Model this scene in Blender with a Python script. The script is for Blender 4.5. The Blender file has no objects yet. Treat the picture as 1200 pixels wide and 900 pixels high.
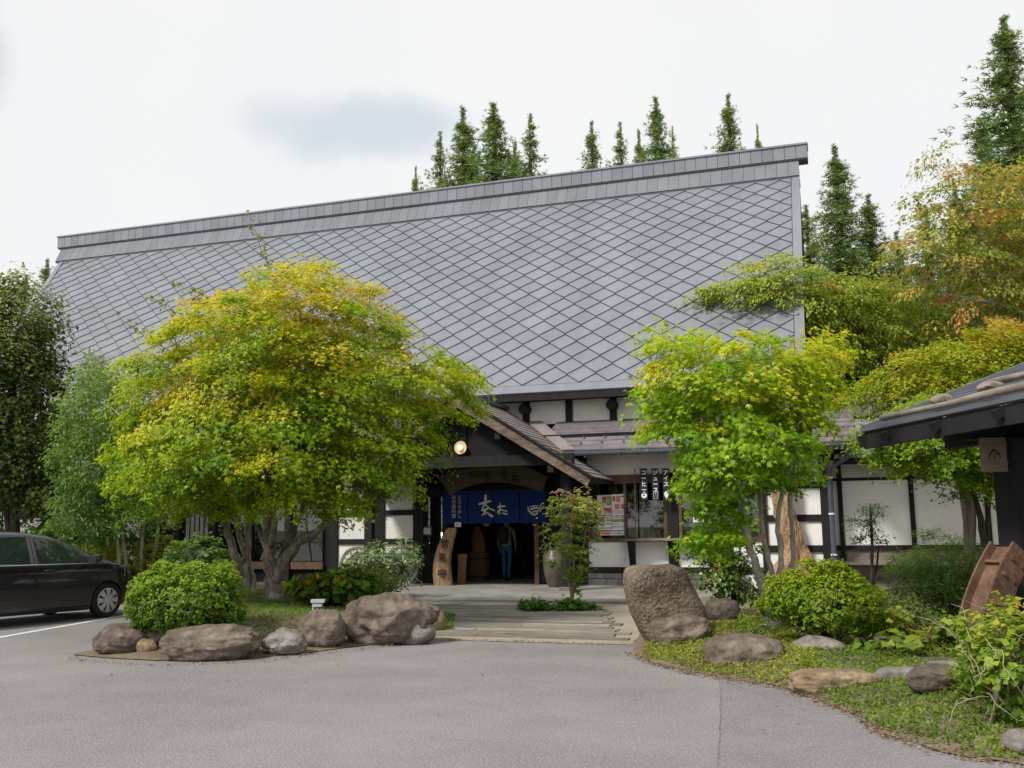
import bpy, bmesh, math, random
import numpy as np
from mathutils import Vector, Matrix, noise
from mathutils.geometry import delaunay_2d_cdt

scene = bpy.context.scene
COL = scene.collection
# ------------------------------------------------------------------ camera
FPX = 1140.0
PITCH = math.atan(164 / FPX); YAW = math.radians(18.0); ROLL = math.radians(0.67); EYE = 1.6
_cy, _sy, _cp, _sp, _cr, _sr = (math.cos(YAW), math.sin(YAW), math.cos(PITCH), math.sin(PITCH), math.cos(ROLL), math.sin(ROLL))
XH = np.array([_cy, _sy, 0.0]); FH = np.array([-_sy * _cp, _cy * _cp, _sp]); UH = np.array([_sy * _sp, -_cy * _sp, _cp])
RT = XH * _cr - UH * _sr; UPV = XH * _sr + UH * _cr
CAM = np.array([0.0, 0.0, EYE])
cd = bpy.data.cameras.new('camera'); cam = bpy.data.objects.new('camera', cd); COL.objects.link(cam)
cd.sensor_width = 36.0; cd.lens = 36.0 * FPX / 1200.0; cd.clip_start = 0.05; cd.clip_end = 3000.0
cam.matrix_world = Matrix(((RT[0], UPV[0], -FH[0], 0), (RT[1], UPV[1], -FH[1], 0), (RT[2], UPV[2], -FH[2], EYE), (0, 0, 0, 1)))
scene.camera = cam
# ------------------------------------------------------------------ sky and sun
SUN_EL = math.radians(48.0); SUN_AZ = math.radians(212.0)      # azimuth measured clockwise from +Y
SUND = Vector((math.sin(SUN_AZ) * math.cos(SUN_EL), math.cos(SUN_AZ) * math.cos(SUN_EL), math.sin(SUN_EL)))
world = bpy.data.worlds.new('World'); scene.world = world; world.use_nodes = True
wn = world.node_tree.nodes; wl = world.node_tree.links; wn.clear()
w_out = wn.new('ShaderNodeOutputWorld'); w_bg = wn.new('ShaderNodeBackground'); w_bg.inputs['Strength'].default_value = 0.1
sky = wn.new('ShaderNodeTexSky'); sky.sky_type = 'NISHITA'; sky.sun_disc = False
sky.sun_elevation = SUN_EL; sky.sun_rotation = SUN_AZ; sky.air_density = 1.0; sky.dust_density = 2.0
tc = wn.new('ShaderNodeTexCoord')
def wmath(op, a, b=None, c=None):
    n = wn.new('ShaderNodeMath'); n.operation = op
    for i, x in enumerate((a, b, c)):
        if x is None: continue
        if isinstance(x, (int, float)): n.inputs[i].default_value = x
        else: wl.new(x, n.inputs[i])
    return n.outputs[0]
def wdir(u, v):
    d = (u - 600) / FPX * RT + (450 - v) / FPX * UPV + FH; d = d / np.linalg.norm(d); return Vector(d)
wnoise = wn.new('ShaderNodeTexNoise'); wnoise.inputs['Scale'].default_value = 5.5; wnoise.inputs['Detail'].default_value = 5.0
wl.new(tc.outputs['Generated'], wnoise.inputs['Vector'])
sep = wn.new('ShaderNodeSeparateXYZ'); wl.new(tc.outputs['Generated'], sep.inputs[0])
def patch(u, v, ru, rv):
    """soft thin spot of the cloud deck: an ellipse on the sky sphere, broken up with noise"""
    d = wdir(u, v); hx = Vector((d.y, -d.x, 0)).normalized(); hz = hx.cross(d).normalized()
    def dot(vec, k):
        n = wn.new('ShaderNodeVectorMath'); n.operation = 'DOT_PRODUCT'; n.inputs[1].default_value = vec * k
        wl.new(tc.outputs['Generated'], n.inputs[0]); return n.outputs['Value']
    a = dot(hx, FPX / ru); b = dot(hz, FPX / rv); f = dot(d, 1.0)
    b0 = wmath('ADD', b, 0.0)
    r = wmath('SQRT', wmath('ADD', wmath('MULTIPLY', a, a), wmath('MULTIPLY', b0, b0)))
    r = wmath('ADD', r, wmath('MULTIPLY', wmath('SUBTRACT', wnoise.outputs['Fac'], 0.5), 2.4))
    front = wmath('GREATER_THAN', f, 0.0)
    m = wn.new('ShaderNodeMapRange'); m.interpolation_type = 'SMOOTHSTEP'
    m.inputs['From Min'].default_value = 1.1; m.inputs['From Max'].default_value = 0.3; wl.new(r, m.inputs['Value'])
    return wmath('MULTIPLY', m.outputs[0], front)
holes = wmath('MAXIMUM', patch(432, 146, 125, 42), patch(-14, 78, 56, 78))
cn = wn.new('ShaderNodeTexNoise'); cn.inputs['Scale'].default_value = 2.3; cn.inputs['Detail'].default_value = 6.0
wl.new(tc.outputs['Generated'], cn.inputs['Vector'])
cr = wn.new('ShaderNodeValToRGB'); cr.color_ramp.elements[0].position = 0.3; cr.color_ramp.elements[0].color = (5.95, 6.0, 6.05, 1)
cr.color_ramp.elements[1].position = 0.7; cr.color_ramp.elements[1].color = (6.3, 6.28, 6.22, 1)
wl.new(cn.outputs['Fac'], cr.inputs[0])
mixc = wn.new('ShaderNodeMix'); mixc.data_type = 'RGBA'
wl.new(cr.outputs[0], mixc.inputs['A']); mixc.inputs['B'].default_value = (4.55, 4.95, 5.35, 1); wl.new(holes, mixc.inputs['Factor'])
mixs = wn.new('ShaderNodeMix'); mixs.data_type = 'RGBA'; mixs.inputs['Factor'].default_value = 0.95
wl.new(sky.outputs[0], mixs.inputs['A']); wl.new(mixc.outputs['Result'], mixs.inputs['B'])
wl.new(mixs.outputs['Result'], w_bg.inputs['Color']); wl.new(w_bg.outputs[0], w_out.inputs[0])
sd = bpy.data.lights.new('sun', 'SUN'); sd.energy = 2.6; sd.angle = math.radians(10); sd.color = (1.0, 0.95, 0.87)
sun = bpy.data.objects.new('sun', sd); COL.objects.link(sun); sun.location = (-10, -20, 40)
sun.rotation_euler = SUND.to_track_quat('Z', 'Y').to_euler()
vs = scene.view_settings; vs.view_transform = 'Standard'; vs.look = 'None'; vs.gamma = 1.0; vs.use_curve_mapping = False
vs.exposure = 0.62
# ------------------------------------------------------------------ pixel -> place helpers
def ray(u, v): return (u - 600) / FPX * RT + (450 - v) / FPX * UPV + FH
def G(u, v, z=0.0):
    d = ray(u, v); return CAM + d * ((z - EYE) / d[2])
def atY(u, v, Y):
    d = ray(u, v); return CAM + d * (Y / d[1])
def at(u, v, D): return CAM + ray(u, v) * D
def dep(p): return float((np.asarray(p) - CAM) @ FH)
# ------------------------------------------------------------------ object helpers
def link(o, parent=None):
    COL.objects.link(o)
    if parent is not None: o.parent = parent
    return o
def tag(o, label=None, cat=None, group=None, kind=None):
    if label: o['label'] = label
    if cat: o['category'] = cat
    if group: o['group'] = group
    if kind: o['kind'] = kind
    return o
def thing(name, label, cat, loc=(0, 0, 0), rz=0.0, group=None):
    o = bpy.data.objects.new(name, None); o.empty_display_size = 0.2; COL.objects.link(o)
    o.location = [float(x) for x in loc]; o.rotation_euler = (0, 0, rz)
    return tag(o, label, cat, group)
def wloc(o):
    s = np.zeros(3)
    while o is not None: s += np.array(o.location); o = o.parent
    return s
class MB:
    def __init__(s): s.v = []; s.f = []; s.mi = []; s.cur = 0
    def add(s, vs_, fs_):
        n = len(s.v); s.v.extend([tuple(map(float, p)) for p in vs_])
        for f in fs_: s.f.append([n + i for i in f]); s.mi.append(s.cur)
        return s
    def box(s, a, b):
        x0, y0, z0 = [min(a[i], b[i]) for i in range(3)]; x1, y1, z1 = [max(a[i], b[i]) for i in range(3)]
        return s.add([(x0, y0, z0), (x1, y0, z0), (x1, y1, z0), (x0, y1, z0), (x0, y0, z1), (x1, y0, z1), (x1, y1, z1), (x0, y1, z1)],
                     [(3, 2, 1, 0), (4, 5, 6, 7), (0, 1, 5, 4), (1, 2, 6, 5), (2, 3, 7, 6), (3, 0, 4, 7)])
    def obox(s, c, ex, ey, ez):
        c, ex, ey, ez = [np.asarray(q, float) for q in (c, ex, ey, ez)]
        P = [c + i * ex + j * ey + k * ez for k in (-1, 1) for (i, j) in ((-1, -1), (1, -1), (1, 1), (-1, 1))]
        return s.add(P, [(3, 2, 1, 0), (4, 5, 6, 7), (0, 1, 5, 4), (1, 2, 6, 5), (2, 3, 7, 6), (3, 0, 4, 7)])
    def beam(s, p0, p1, w, h, up=(0, 0, 1)):
        p0, p1 = np.asarray(p0, float), np.asarray(p1, float); d = p1 - p0; L = np.linalg.norm(d); d = d / L
        sd_ = np.cross(d, up); sd_ /= np.linalg.norm(sd_); uu = np.cross(sd_, d)
        return s.obox((p0 + p1) / 2, d * L / 2, sd_ * w / 2, uu * h / 2)
    def prism(s, pts, off):
        pts = [np.asarray(p, float) for p in pts]; off = np.asarray(off, float); n = len(pts)
        return s.add(pts + [p + off for p in pts], [tuple(range(n))[::-1], tuple(range(n, 2 * n))] + [(i, (i + 1) % n, n + (i + 1) % n, n + i) for i in range(n)])
    def tube(s, pts, rad, n=6, cap=True):
        pts = [np.asarray(p, float) for p in pts]; m = len(pts)
        if isinstance(rad, (int, float)): rad = [rad] * m
        V = []; prev = None
        for i in range(m):
            t = pts[min(i + 1, m - 1)] - pts[max(i - 1, 0)]; L = np.linalg.norm(t); t = t / L if L > 1e-9 else np.array([0, 0, 1.0])
            if prev is None:
                a = np.cross(t, (0.31, 0.95, 0.07)); a /= np.linalg.norm(a)
            else:
                a = prev - t * (prev @ t); a /= max(np.linalg.norm(a), 1e-9)
            prev = a; b = np.cross(t, a)
            for k in range(n):
                an = 2 * math.pi * k / n; V.append(pts[i] + rad[i] * (a * math.cos(an) + b * math.sin(an)))
        F = [(i * n + k, i * n + (k + 1) % n, (i + 1) * n + (k + 1) % n, (i + 1) * n + k) for i in range(m - 1) for k in range(n)]
        if cap: F += [tuple(range(n))[::-1], tuple(range((m - 1) * n, m * n))]
        return s.add(V, F)
    def lathe(s, prof, c=(0, 0, 0), n=16, ax='z'):
        V = []
        for r, h in prof:
            for k in range(n):
                a = 2 * math.pi * k / n; x, y = r * math.cos(a), r * math.sin(a)
                p = (x, y, h) if ax == 'z' else ((x, h, y) if ax == 'y' else (h, x, y)); V.append(np.array(p) + c)
        m = len(prof); F = [(i * n + k, i * n + (k + 1) % n, (i + 1) * n + (k + 1) % n, (i + 1) * n + k) for i in range(m - 1) for k in range(n)]
        F += [tuple(range(n))[::-1], tuple(range((m - 1) * n, m * n))]
        if ax == 'y': F = [f[::-1] for f in F]
        return s.add(V, F)
    def build(s, name, mat, parent=None, smooth=False, bevel=0.0, local=False, kind=None):
        V = np.array(s.v, float)
        if parent is not None and not local: V = V - wloc(parent)
        me = bpy.data.meshes.new(name); me.from_pydata(V.tolist(), [], s.f)
        for m_ in (mat if isinstance(mat, (list, tuple)) else [mat]): me.materials.append(m_)
        if isinstance(mat, (list, tuple)): me.polygons.foreach_set('material_index', s.mi)
        if bevel:
            bm = bmesh.new(); bm.from_mesh(me)
            bmesh.ops.bevel(bm, geom=[e for e in bm.edges if len(e.link_faces) == 2 and e.calc_face_angle(0) > 0.5], offset=bevel, segments=2, affect='EDGES', profile=0.6)
            bm.to_mesh(me); bm.free()
        if smooth:
            me.polygons.foreach_set('use_smooth', [True] * len(me.polygons))
            if smooth != 'all': me.set_sharp_from_angle(angle=math.radians(40))
        o = bpy.data.objects.new(name, me); link(o, parent)
        if kind: o['kind'] = kind
        return o
def inst(mesh, name, parent, loc, rot=None, scale=None):
    """a child that shares mesh data; loc in world space (parents are unrotated)"""
    o = bpy.data.objects.new(name, mesh); link(o, parent)
    o.location = Vector(np.asarray(loc, float) - (wloc(parent) if parent is not None else 0))
    if rot is not None: o.rotation_euler = rot
    if scale is not None: o.scale = scale
    return o
def boxpart(name, a, b, mat, parent, bevel=0.0): return MB().box(a, b).build(name, mat, parent, bevel=bevel)
# ------------------------------------------------------------------ materials
def lin(r, g, b): return tuple(((c / 255) / 12.92 if c / 255 < 0.04045 else ((c / 255 + 0.055) / 1.055) ** 2.4) for c in (r, g, b))
MATS = {}
def mat(name, col, rough=0.8, var=0.15, scale=4.0, col2=None, bump=0.15, bscale=30.0, metal=0.0, spec=0.3, stretch=(1, 1, 1), rnd=0.0, coat=0.0, coord='pos', mottle=0.0, bdist=0.02, speck=0.0, sscale=60.0, speckcol=None):
    m = bpy.data.materials.new(name); m.use_nodes = True; N = m.node_tree.nodes; L = m.node_tree.links
    p = N['Principled BSDF']; p.inputs['Roughness'].default_value = rough; p.inputs['Metallic'].default_value = metal
    p.inputs['Specular IOR Level'].default_value = spec; p.inputs['Coat Weight'].default_value = coat; p.inputs['Coat Roughness'].default_value = 0.05
    if coord == 'pos': src = N.new('ShaderNodeNewGeometry').outputs['Position']
    else: src = N.new('ShaderNodeTexCoord').outputs['Object']
    mp = N.new('ShaderNodeMapping'); mp.inputs['Scale'].default_value = stretch; L.new(src, mp.inputs['Vector'])
    n1 = N.new('ShaderNodeTexNoise'); n1.inputs['Scale'].default_value = scale; n1.inputs['Detail'].default_value = 8; n1.inputs['Roughness'].default_value = 0.62
    L.new(mp.outputs[0], n1.inputs['Vector'])
    mr = N.new('ShaderNodeMapRange'); mr.inputs['From Min'].default_value = 0.3; mr.inputs['From Max'].default_value = 0.7; L.new(n1.outputs['Fac'], mr.inputs['Value'])
    mx = N.new('ShaderNodeMix'); mx.data_type = 'RGBA'; L.new(mr.outputs[0], mx.inputs['Factor'])
    c = np.array(col); a = c * (1 - var); b = np.array(col2) if col2 is not None else c * (1 + var)
    mx.inputs['A'].default_value = (*a, 1); mx.inputs['B'].default_value = (*b, 1); out = mx.outputs['Result']
    if mottle:
        n5 = N.new('ShaderNodeTexNoise'); n5.inputs['Scale'].default_value = scale * 4.5; n5.inputs['Detail'].default_value = 7; n5.inputs['Roughness'].default_value = 0.7; L.new(mp.outputs[0], n5.inputs['Vector'])
        m5 = N.new('ShaderNodeMapRange'); m5.inputs['From Min'].default_value = 0.34; m5.inputs['From Max'].default_value = 0.66; m5.inputs['To Min'].default_value = 1 - mottle; m5.inputs['To Max'].default_value = 1 + mottle * 0.7; L.new(n5.outputs['Fac'], m5.inputs['Value'])
        x5 = N.new('ShaderNodeMix'); x5.data_type = 'RGBA'; x5.blend_type = 'MULTIPLY'; x5.inputs['Factor'].default_value = 1.0; L.new(out, x5.inputs['A'])
        c5 = N.new('ShaderNodeCombineColor'); [L.new(m5.outputs[0], c5.inputs[i]) for i in range(3)]; L.new(c5.outputs[0], x5.inputs['B']); out = x5.outputs['Result']
    if speck:
        n3 = N.new('ShaderNodeTexNoise'); n3.inputs['Scale'].default_value = sscale; n3.inputs['Detail'].default_value = 3; L.new(src, n3.inputs['Vector'])
        m3 = N.new('ShaderNodeMapRange'); m3.inputs['From Min'].default_value = 0.5; m3.inputs['From Max'].default_value = 0.68; m3.inputs['To Max'].default_value = speck; L.new(n3.outputs['Fac'], m3.inputs['Value'])
        x3 = N.new('ShaderNodeMix'); x3.data_type = 'RGBA'; L.new(m3.outputs[0], x3.inputs['Factor']); L.new(out, x3.inputs['A'])
        x3.inputs['B'].default_value = (*(speckcol if speckcol is not None else c * 1.8), 1); out = x3.outputs['Result']
    if rnd:
        oi = N.new('ShaderNodeObjectInfo'); g2 = N.new('ShaderNodeNewGeometry'); ad = N.new('ShaderNodeMath'); ad.operation = 'ADD'
        L.new(oi.outputs['Random'], ad.inputs[0]); L.new(g2.outputs['Random Per Island'], ad.inputs[1])
        fr = N.new('ShaderNodeMath'); fr.operation = 'FRACT'; L.new(ad.outputs[0], fr.inputs[0])
        m4 = N.new('ShaderNodeMapRange'); m4.inputs['To Min'].default_value = 1 - rnd; m4.inputs['To Max'].default_value = 1 + rnd; L.new(fr.outputs[0], m4.inputs['Value'])
        x4 = N.new('ShaderNodeMix'); x4.data_type = 'RGBA'; x4.blend_type = 'MULTIPLY'; x4.inputs['Factor'].default_value = 1.0
        L.new(out, x4.inputs['A']); cmb = N.new('ShaderNodeCombineColor'); [L.new(m4.outputs[0], cmb.inputs[i]) for i in range(3)]
        L.new(cmb.outputs[0], x4.inputs['B']); out = x4.outputs['Result']
    L.new(out, p.inputs['Base Color'])
    if bump:
        n2 = N.new('ShaderNodeTexNoise'); n2.inputs['Scale'].default_value = bscale; n2.inputs['Detail'].default_value = 6; L.new(mp.outputs[0], n2.inputs['Vector'])
        bp = N.new('ShaderNodeBump'); bp.inputs['Strength'].default_value = bump; bp.inputs['Distance'].default_value = bdist
        L.new(n2.outputs['Fac'], bp.inputs['Height']); L.new(bp.outputs[0], p.inputs['Normal'])
    MATS[name] = m; return m
def leafmat(name, trans=0.35, rough=0.5, gloss=0.05):
    m = bpy.data.materials.new(name); m.use_nodes = True; N = m.node_tree.nodes; L = m.node_tree.links; N.clear()
    o = N.new('ShaderNodeOutputMaterial'); at_ = N.new('ShaderNodeAttribute'); at_.attribute_name = 'tint'
    d = N.new('ShaderNodeBsdfDiffuse'); t = N.new('ShaderNodeBsdfTranslucent'); g = N.new('ShaderNodeBsdfGlossy'); g.inputs['Roughness'].default_value = rough
    g.inputs['Color'].default_value = (1, 1, 1, 1)
    L.new(at_.outputs['Color'], d.inputs['Color']); L.new(at_.outputs['Color'], t.inputs['Color'])
    a = N.new('ShaderNodeMixShader'); a.inputs[0].default_value = trans; L.new(d.outputs[0], a.inputs[1]); L.new(t.outputs[0], a.inputs[2])
    b = N.new('ShaderNodeMixShader'); b.inputs[0].default_value = gloss; L.new(a.outputs[0], b.inputs[1]); L.new(g.outputs[0], b.inputs[2])
    L.new(b.outputs[0], o.inputs[0]); return m
def glassmat(name, tint=(0.75, 0.8, 0.8), refl=0.12, rough=0.02):
    m = bpy.data.materials.new(name); m.use_nodes = True; N = m.node_tree.nodes; L = m.node_tree.links; N.clear()
    o = N.new('ShaderNodeOutputMaterial'); t = N.new('ShaderNodeBsdfTransparent'); t.inputs[0].default_value = (*tint, 1)
    g = N.new('ShaderNodeBsdfGlossy'); g.inputs['Roughness'].default_value = rough; lw = N.new('ShaderNodeLayerWeight'); lw.inputs[0].default_value = 0.25
    mr = N.new('ShaderNodeMapRange'); mr.inputs['To Min'].default_value = refl; mr.inputs['To Max'].default_value = 0.9; L.new(lw.outputs['Fresnel'], mr.inputs['Value'])
    x = N.new('ShaderNodeMixShader'); L.new(mr.outputs[0], x.inputs[0]); L.new(t.outputs[0], x.inputs[1]); L.new(g.outputs[0], x.inputs[2]); L.new(x.outputs[0], o.inputs[0]); return m

m_asphalt = mat('asphalt', (0.225, 0.208, 0.213), 0.9, 0.26, 0.17, bump=0.7, bscale=70, mottle=0.13, speck=0.75, sscale=48, speckcol=(0.36, 0.34, 0.335), bdist=0.03)
m_asphalt2 = mat('asphalt_patch', (0.195, 0.180, 0.188), 0.9, 0.22, 0.2, bump=0.7, bscale=70, mottle=0.13, speck=0.7, sscale=48, speckcol=(0.33, 0.315, 0.31), bdist=0.03)
m_paint = mat('road_paint', (0.62, 0.61, 0.6), 0.8, 0.25, 9, bump=0.1)
m_ground = mat('ground_soil', (0.10, 0.085, 0.06), 0.95, 0.3, 1.2, bump=0.4, bscale=20)
m_soil = mat('bed_soil', (0.14, 0.105, 0.07), 0.95, 0.3, 2.5, col2=(0.2, 0.165, 0.11), bump=0.6, bscale=25, speck=0.4, sscale=30)
m_sand = mat('sandy_dirt', (0.29, 0.245, 0.195), 0.95, 0.18, 1.6, bump=0.4, bscale=60)
m_concrete = mat('concrete', (0.215, 0.205, 0.183), 0.9, 0.3, 1.1, mottle=0.2, bump=0.3, bscale=50, speck=0.3)
m_plank = mat('walk_plank', (0.20, 0.182, 0.15), 0.95, 0.4, 1.2, mottle=0.35, stretch=(0.5, 3, 1), bump=0.5, bscale=20, rnd=0.22)
m_plank2 = mat('pale_plank', (0.29, 0.275, 0.25), 0.9, 0.2, 3, bump=0.4, rnd=0.15)
m_zinc = mat('roof_metal', (0.176, 0.190, 0.219), 0.55, 0.12, 0.5, bump=0.05, bscale=5, metal=0.0, spec=0.4, rnd=0.06, mottle=0.07, stretch=(1.6, 0.5, 0.5))
m_zinc_seam = mat('roof_underlay', (0.08, 0.086, 0.10), 0.7, 0.2, 2)
m_ridge = mat('ridge_metal', (0.18, 0.192, 0.22), 0.75, 0.10, 1.0, bump=0.05, spec=0.12, rnd=0.08)
m_ridge_cap = mat('ridge_cap_metal', (0.215, 0.23, 0.265), 0.7, 0.10, 1.0, bump=0.05, spec=0.2, rnd=0.10)
m_timber = mat('dark_timber', (0.012, 0.0115, 0.0125), 0.75, 0.4, 4, stretch=(1, 1, 0.2), bump=0.25)
m_black = mat('black_board', (0.006, 0.006, 0.007), 0.8, 0.3, 3, bump=0.2)
m_plaster = mat('white_plaster', (0.80, 0.79, 0.77), 0.9, 0.06, 1.3, bump=0.12, bscale=25, mottle=0.04)
m_plaster_old = mat('old_plaster', (0.70, 0.685, 0.655), 0.9, 0.10, 0.9, bump=0.12, bscale=25, mottle=0.06)
m_plaster_shaded = mat('shaded_grey_plaster', (0.30, 0.295, 0.285), 0.9, 0.1, 1.0, bump=0.1)  # grey plaster with the shade of the far-left bays put into its colour
m_shingle = mat('shingle', (0.155, 0.135, 0.145), 0.75, 0.25, 3, stretch=(1, 1, 1), bump=0.3, rnd=0.15)
m_shingle_porch = mat('porch_shingle', (0.185, 0.155, 0.15), 0.75, 0.2, 4, bump=0.3, rnd=0.12)
m_flash = mat('copper_flashing', (0.21, 0.175, 0.17), 0.55, 0.15, 3, bump=0.1)
m_steelblue = mat('gutter_steel', (0.075, 0.09, 0.12), 0.45, 0.15, 3, bump=0.05, spec=0.5)
m_brownwood = mat('brown_frame_wood', (0.10, 0.058, 0.038), 0.7, 0.3, 5, stretch=(1, 1, 0.3), bump=0.2)
m_barge = mat('bargeboard_wood', (0.10, 0.062, 0.045), 0.85, 0.4, 2.5, stretch=(1, 1, 3), col2=(0.24, 0.185, 0.155), mottle=0.5, bump=0.5, bscale=25)
m_weather = mat('weathered_wood', (0.17, 0.125, 0.10), 0.85, 0.45, 6, stretch=(0.4, 0.4, 1), col2=(0.27, 0.24, 0.21), bump=0.5, bscale=25)
m_grain = mat('sign_wood', (0.085, 0.062, 0.042), 0.7, 0.35, 5, stretch=(0.3, 1, 2), bump=0.3)
m_logwood = mat('log_wood', (0.26, 0.135, 0.06), 0.7, 0.45, 4, stretch=(2.5, 2.5, 0.5), mottle=0.35, col2=(0.42, 0.27, 0.155), bump=0.5, bscale=15)
m_stumpwood = mat('stump_wood', (0.20, 0.10, 0.045), 0.75, 0.35, 6, stretch=(3, 3, 0.4), bump=0.4)
m_barrel = mat('barrel_wood', (0.085, 0.045, 0.025), 0.7, 0.35, 6, stretch=(3, 3, 0.4), bump=0.3, rnd=0.2)
m_noren = mat('indigo_cloth', (0.004, 0.020, 0.115), 0.9, 0.15, 5, bump=0.2, bscale=120)
m_ivory = mat('ivory_print', (0.55, 0.52, 0.45), 0.9, 0.1, 20, bump=0)
m_ink = mat('black_ink', (0.012, 0.011, 0.01), 0.6, 0.2, 20, bump=0)
m_white = mat('white_paint', (0.75, 0.75, 0.75), 0.6, 0.05, 5, bump=0)
m_stone = mat('foundation_stone', (0.10, 0.095, 0.09), 0.9, 0.4, 3, col2=(0.2, 0.185, 0.175), bump=0.7, bscale=15)
m_rock = mat('boulder', (0.092, 0.068, 0.052), 0.9, 0.4, 1.6, col2=(0.225, 0.18, 0.145), bump=0.8, bscale=12, mottle=0.38, bdist=0.04, speck=0.4, sscale=30, coord='obj')
m_rock_dk = mat('dark_boulder', (0.065, 0.048, 0.04), 0.85, 0.4, 2.2, col2=(0.18, 0.14, 0.12), bump=1.0, bscale=9, mottle=0.35, bdist=0.035, speck=0.25, coord='obj')
m_rock_gr = mat('grey_boulder', (0.15, 0.132, 0.118), 0.9, 0.3, 2.0, col2=(0.29, 0.262, 0.24), bump=0.8, bscale=12, mottle=0.3, bdist=0.035, coord='obj')
m_rock_tan = mat('tan_boulder', (0.21, 0.14, 0.08), 0.9, 0.25, 2.5, col2=(0.29, 0.22, 0.145), bump=0.7, bscale=10, mottle=0.4, bdist=0.05, coord='obj')
m_monolith = mat('monolith_stone', (0.125, 0.085, 0.058), 0.92, 0.35, 1.5, col2=(0.235, 0.18, 0.135), bump=1.0, bscale=22, mottle=0.4, bdist=0.05, speck=0.65, sscale=38, speckcol=(0.30, 0.25, 0.2), coord='obj')
m_pebble = mat('roof_stone', (0.20, 0.16, 0.13), 0.9, 0.3, 4, col2=(0.34, 0.29, 0.25), bump=0.6, coord='obj')
m_rust = mat('rusty_iron', (0.115, 0.062, 0.042), 0.85, 0.3, 4, mottle=0.3, col2=(0.215, 0.125, 0.085), bump=0.4, bscale=40)
m_gatewood = mat('gate_timber', (0.016, 0.015, 0.018), 0.7, 0.4, 3, stretch=(1, 1, 0.25), bump=0.25)
m_gatemetal = mat('gate_roof_metal', (0.115, 0.125, 0.15), 0.4, 0.15, 2, bump=0.05, spec=0.5)
m_oldlog = mat('old_log', (0.22, 0.185, 0.155), 0.9, 0.35, 6, stretch=(1, 0.3, 1), bump=0.6)
m_plaque = mat('plaque_wood', (0.19, 0.15, 0.115), 0.85, 0.3, 6, stretch=(0.4, 0.4, 2), bump=0.4)
m_bark = mat('maple_bark', (0.12, 0.088, 0.068), 0.95, 0.4, 5, stretch=(1, 1, 0.5), col2=(0.34, 0.30, 0.26), bump=1.0, bscale=18, mottle=0.5, bdist=0.05, speck=0.75, sscale=5, speckcol=(0.36, 0.36, 0.29), coord='obj')
m_bark_gr = mat('grey_bark', (0.34, 0.305, 0.26), 0.95, 0.35, 6, mottle=0.4, col2=(0.55, 0.51, 0.46), bump=0.7, bscale=25, speck=0.35, sscale=14, coord='obj')
m_bark_dk = mat('dark_bark', (0.05, 0.037, 0.03), 0.95, 0.4, 6, bump=0.8, coord='obj')
m_stem = mat('pale_stem', (0.26, 0.23, 0.15), 0.8, 0.3, 5, bump=0.3, coord='obj')
m_vine = mat('dry_vine', (0.36, 0.30, 0.22), 0.9, 0.3, 5, bump=0.3)
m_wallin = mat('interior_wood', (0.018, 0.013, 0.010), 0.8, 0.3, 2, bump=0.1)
m_glass = glassmat('window_glass', (0.72, 0.76, 0.74), 0.10)
m_leaf = leafmat('leaf', 0.54, 0.45, 0.015); m_leaf_gl = leafmat('glossy_leaf', 0.25, 0.4, 0.05); m_needle = leafmat('needle', 0.15, 0.6, 0.03)
# ================================================================== ground and paving
rng = np.random.default_rng(7); random.seed(7)
tag(MB().add([(-400, -300, -0.06), (400, -300, -0.06), (400, 700, -0.06), (-400, 700, -0.06)], [(0, 1, 2, 3)]).build('ground', m_ground), kind='structure')
tag(MB().add([(-60, -30, 0), (40, -30, 0), (40, 22, 0), (-60, 22, 0)], [(0, 1, 2, 3)]).build('asphalt_lot', m_asphalt), kind='structure')
tag(MB().add([(*G(u, v)[:2], 0.003) for u, v in ((741, 769), (760, 781), (842, 797), (846, 840), (838, 905), (860, 1100), (1500, 1100), (1400, 905), (1195, 903), (1140, 893), (1085, 880), (1030, 863), (1010, 846), (960, 826), (920, 812), (870, 802), (842, 797.2))[2:]], [tuple(range(15))[::-1]]).build('asphalt_patch', m_asphalt2), kind='structure')
a, b = G(-60, 757.5), G(156, 719.5); n_ = np.array([b[1] - a[1], a[0] - b[0], 0]); n_ /= np.linalg.norm(n_); q = n_ * 0.06
tag(MB().add([(*(p_[:2]), 0.004) for p_ in (a - q, a + q, b + q, b - q)], [(0, 1, 2, 3)]).build('parking_line', m_paint), kind='structure')
def grid_poly(name, poly, zf, mat_, step=0.3, parent=None):
    """triangulated sheet over a polygon (xy list) with height function"""
    P = [Vector((float(x), float(y))) for x, y in poly]; n = len(P); E_ = [(i, (i + 1) % n) for i in range(n)]
    arr = np.array(poly, float); lo = arr.min(0); hi = arr.max(0)
    xs = np.arange(lo[0] + step / 2, hi[0], step); ys = np.arange(lo[1] + step / 2, hi[1], step)
    pts = np.array([(x, y) for x in xs for y in ys]) if len(xs) and len(ys) else np.zeros((0, 2))
    if len(pts):
        pts = pts + rng.uniform(-0.2, 0.2, pts.shape) * step; pts = pts[inside(pts, arr) & (edge_dist(pts, arr) > step * 0.35)]
    V, _, F, *_r = delaunay_2d_cdt(P + [Vector(map(float, p)) for p in pts], E_, [list(range(n))], 1, 1e-4)
    me = MB(); me.add([(v.x, v.y, zf(v.x, v.y)) for v in V], F)
    return me.build(name, mat_, parent, smooth='all')
m_crack = mat('tar_crack', (0.13, 0.12, 0.122), 0.95, 0.2, 6, bump=0.2)
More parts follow.
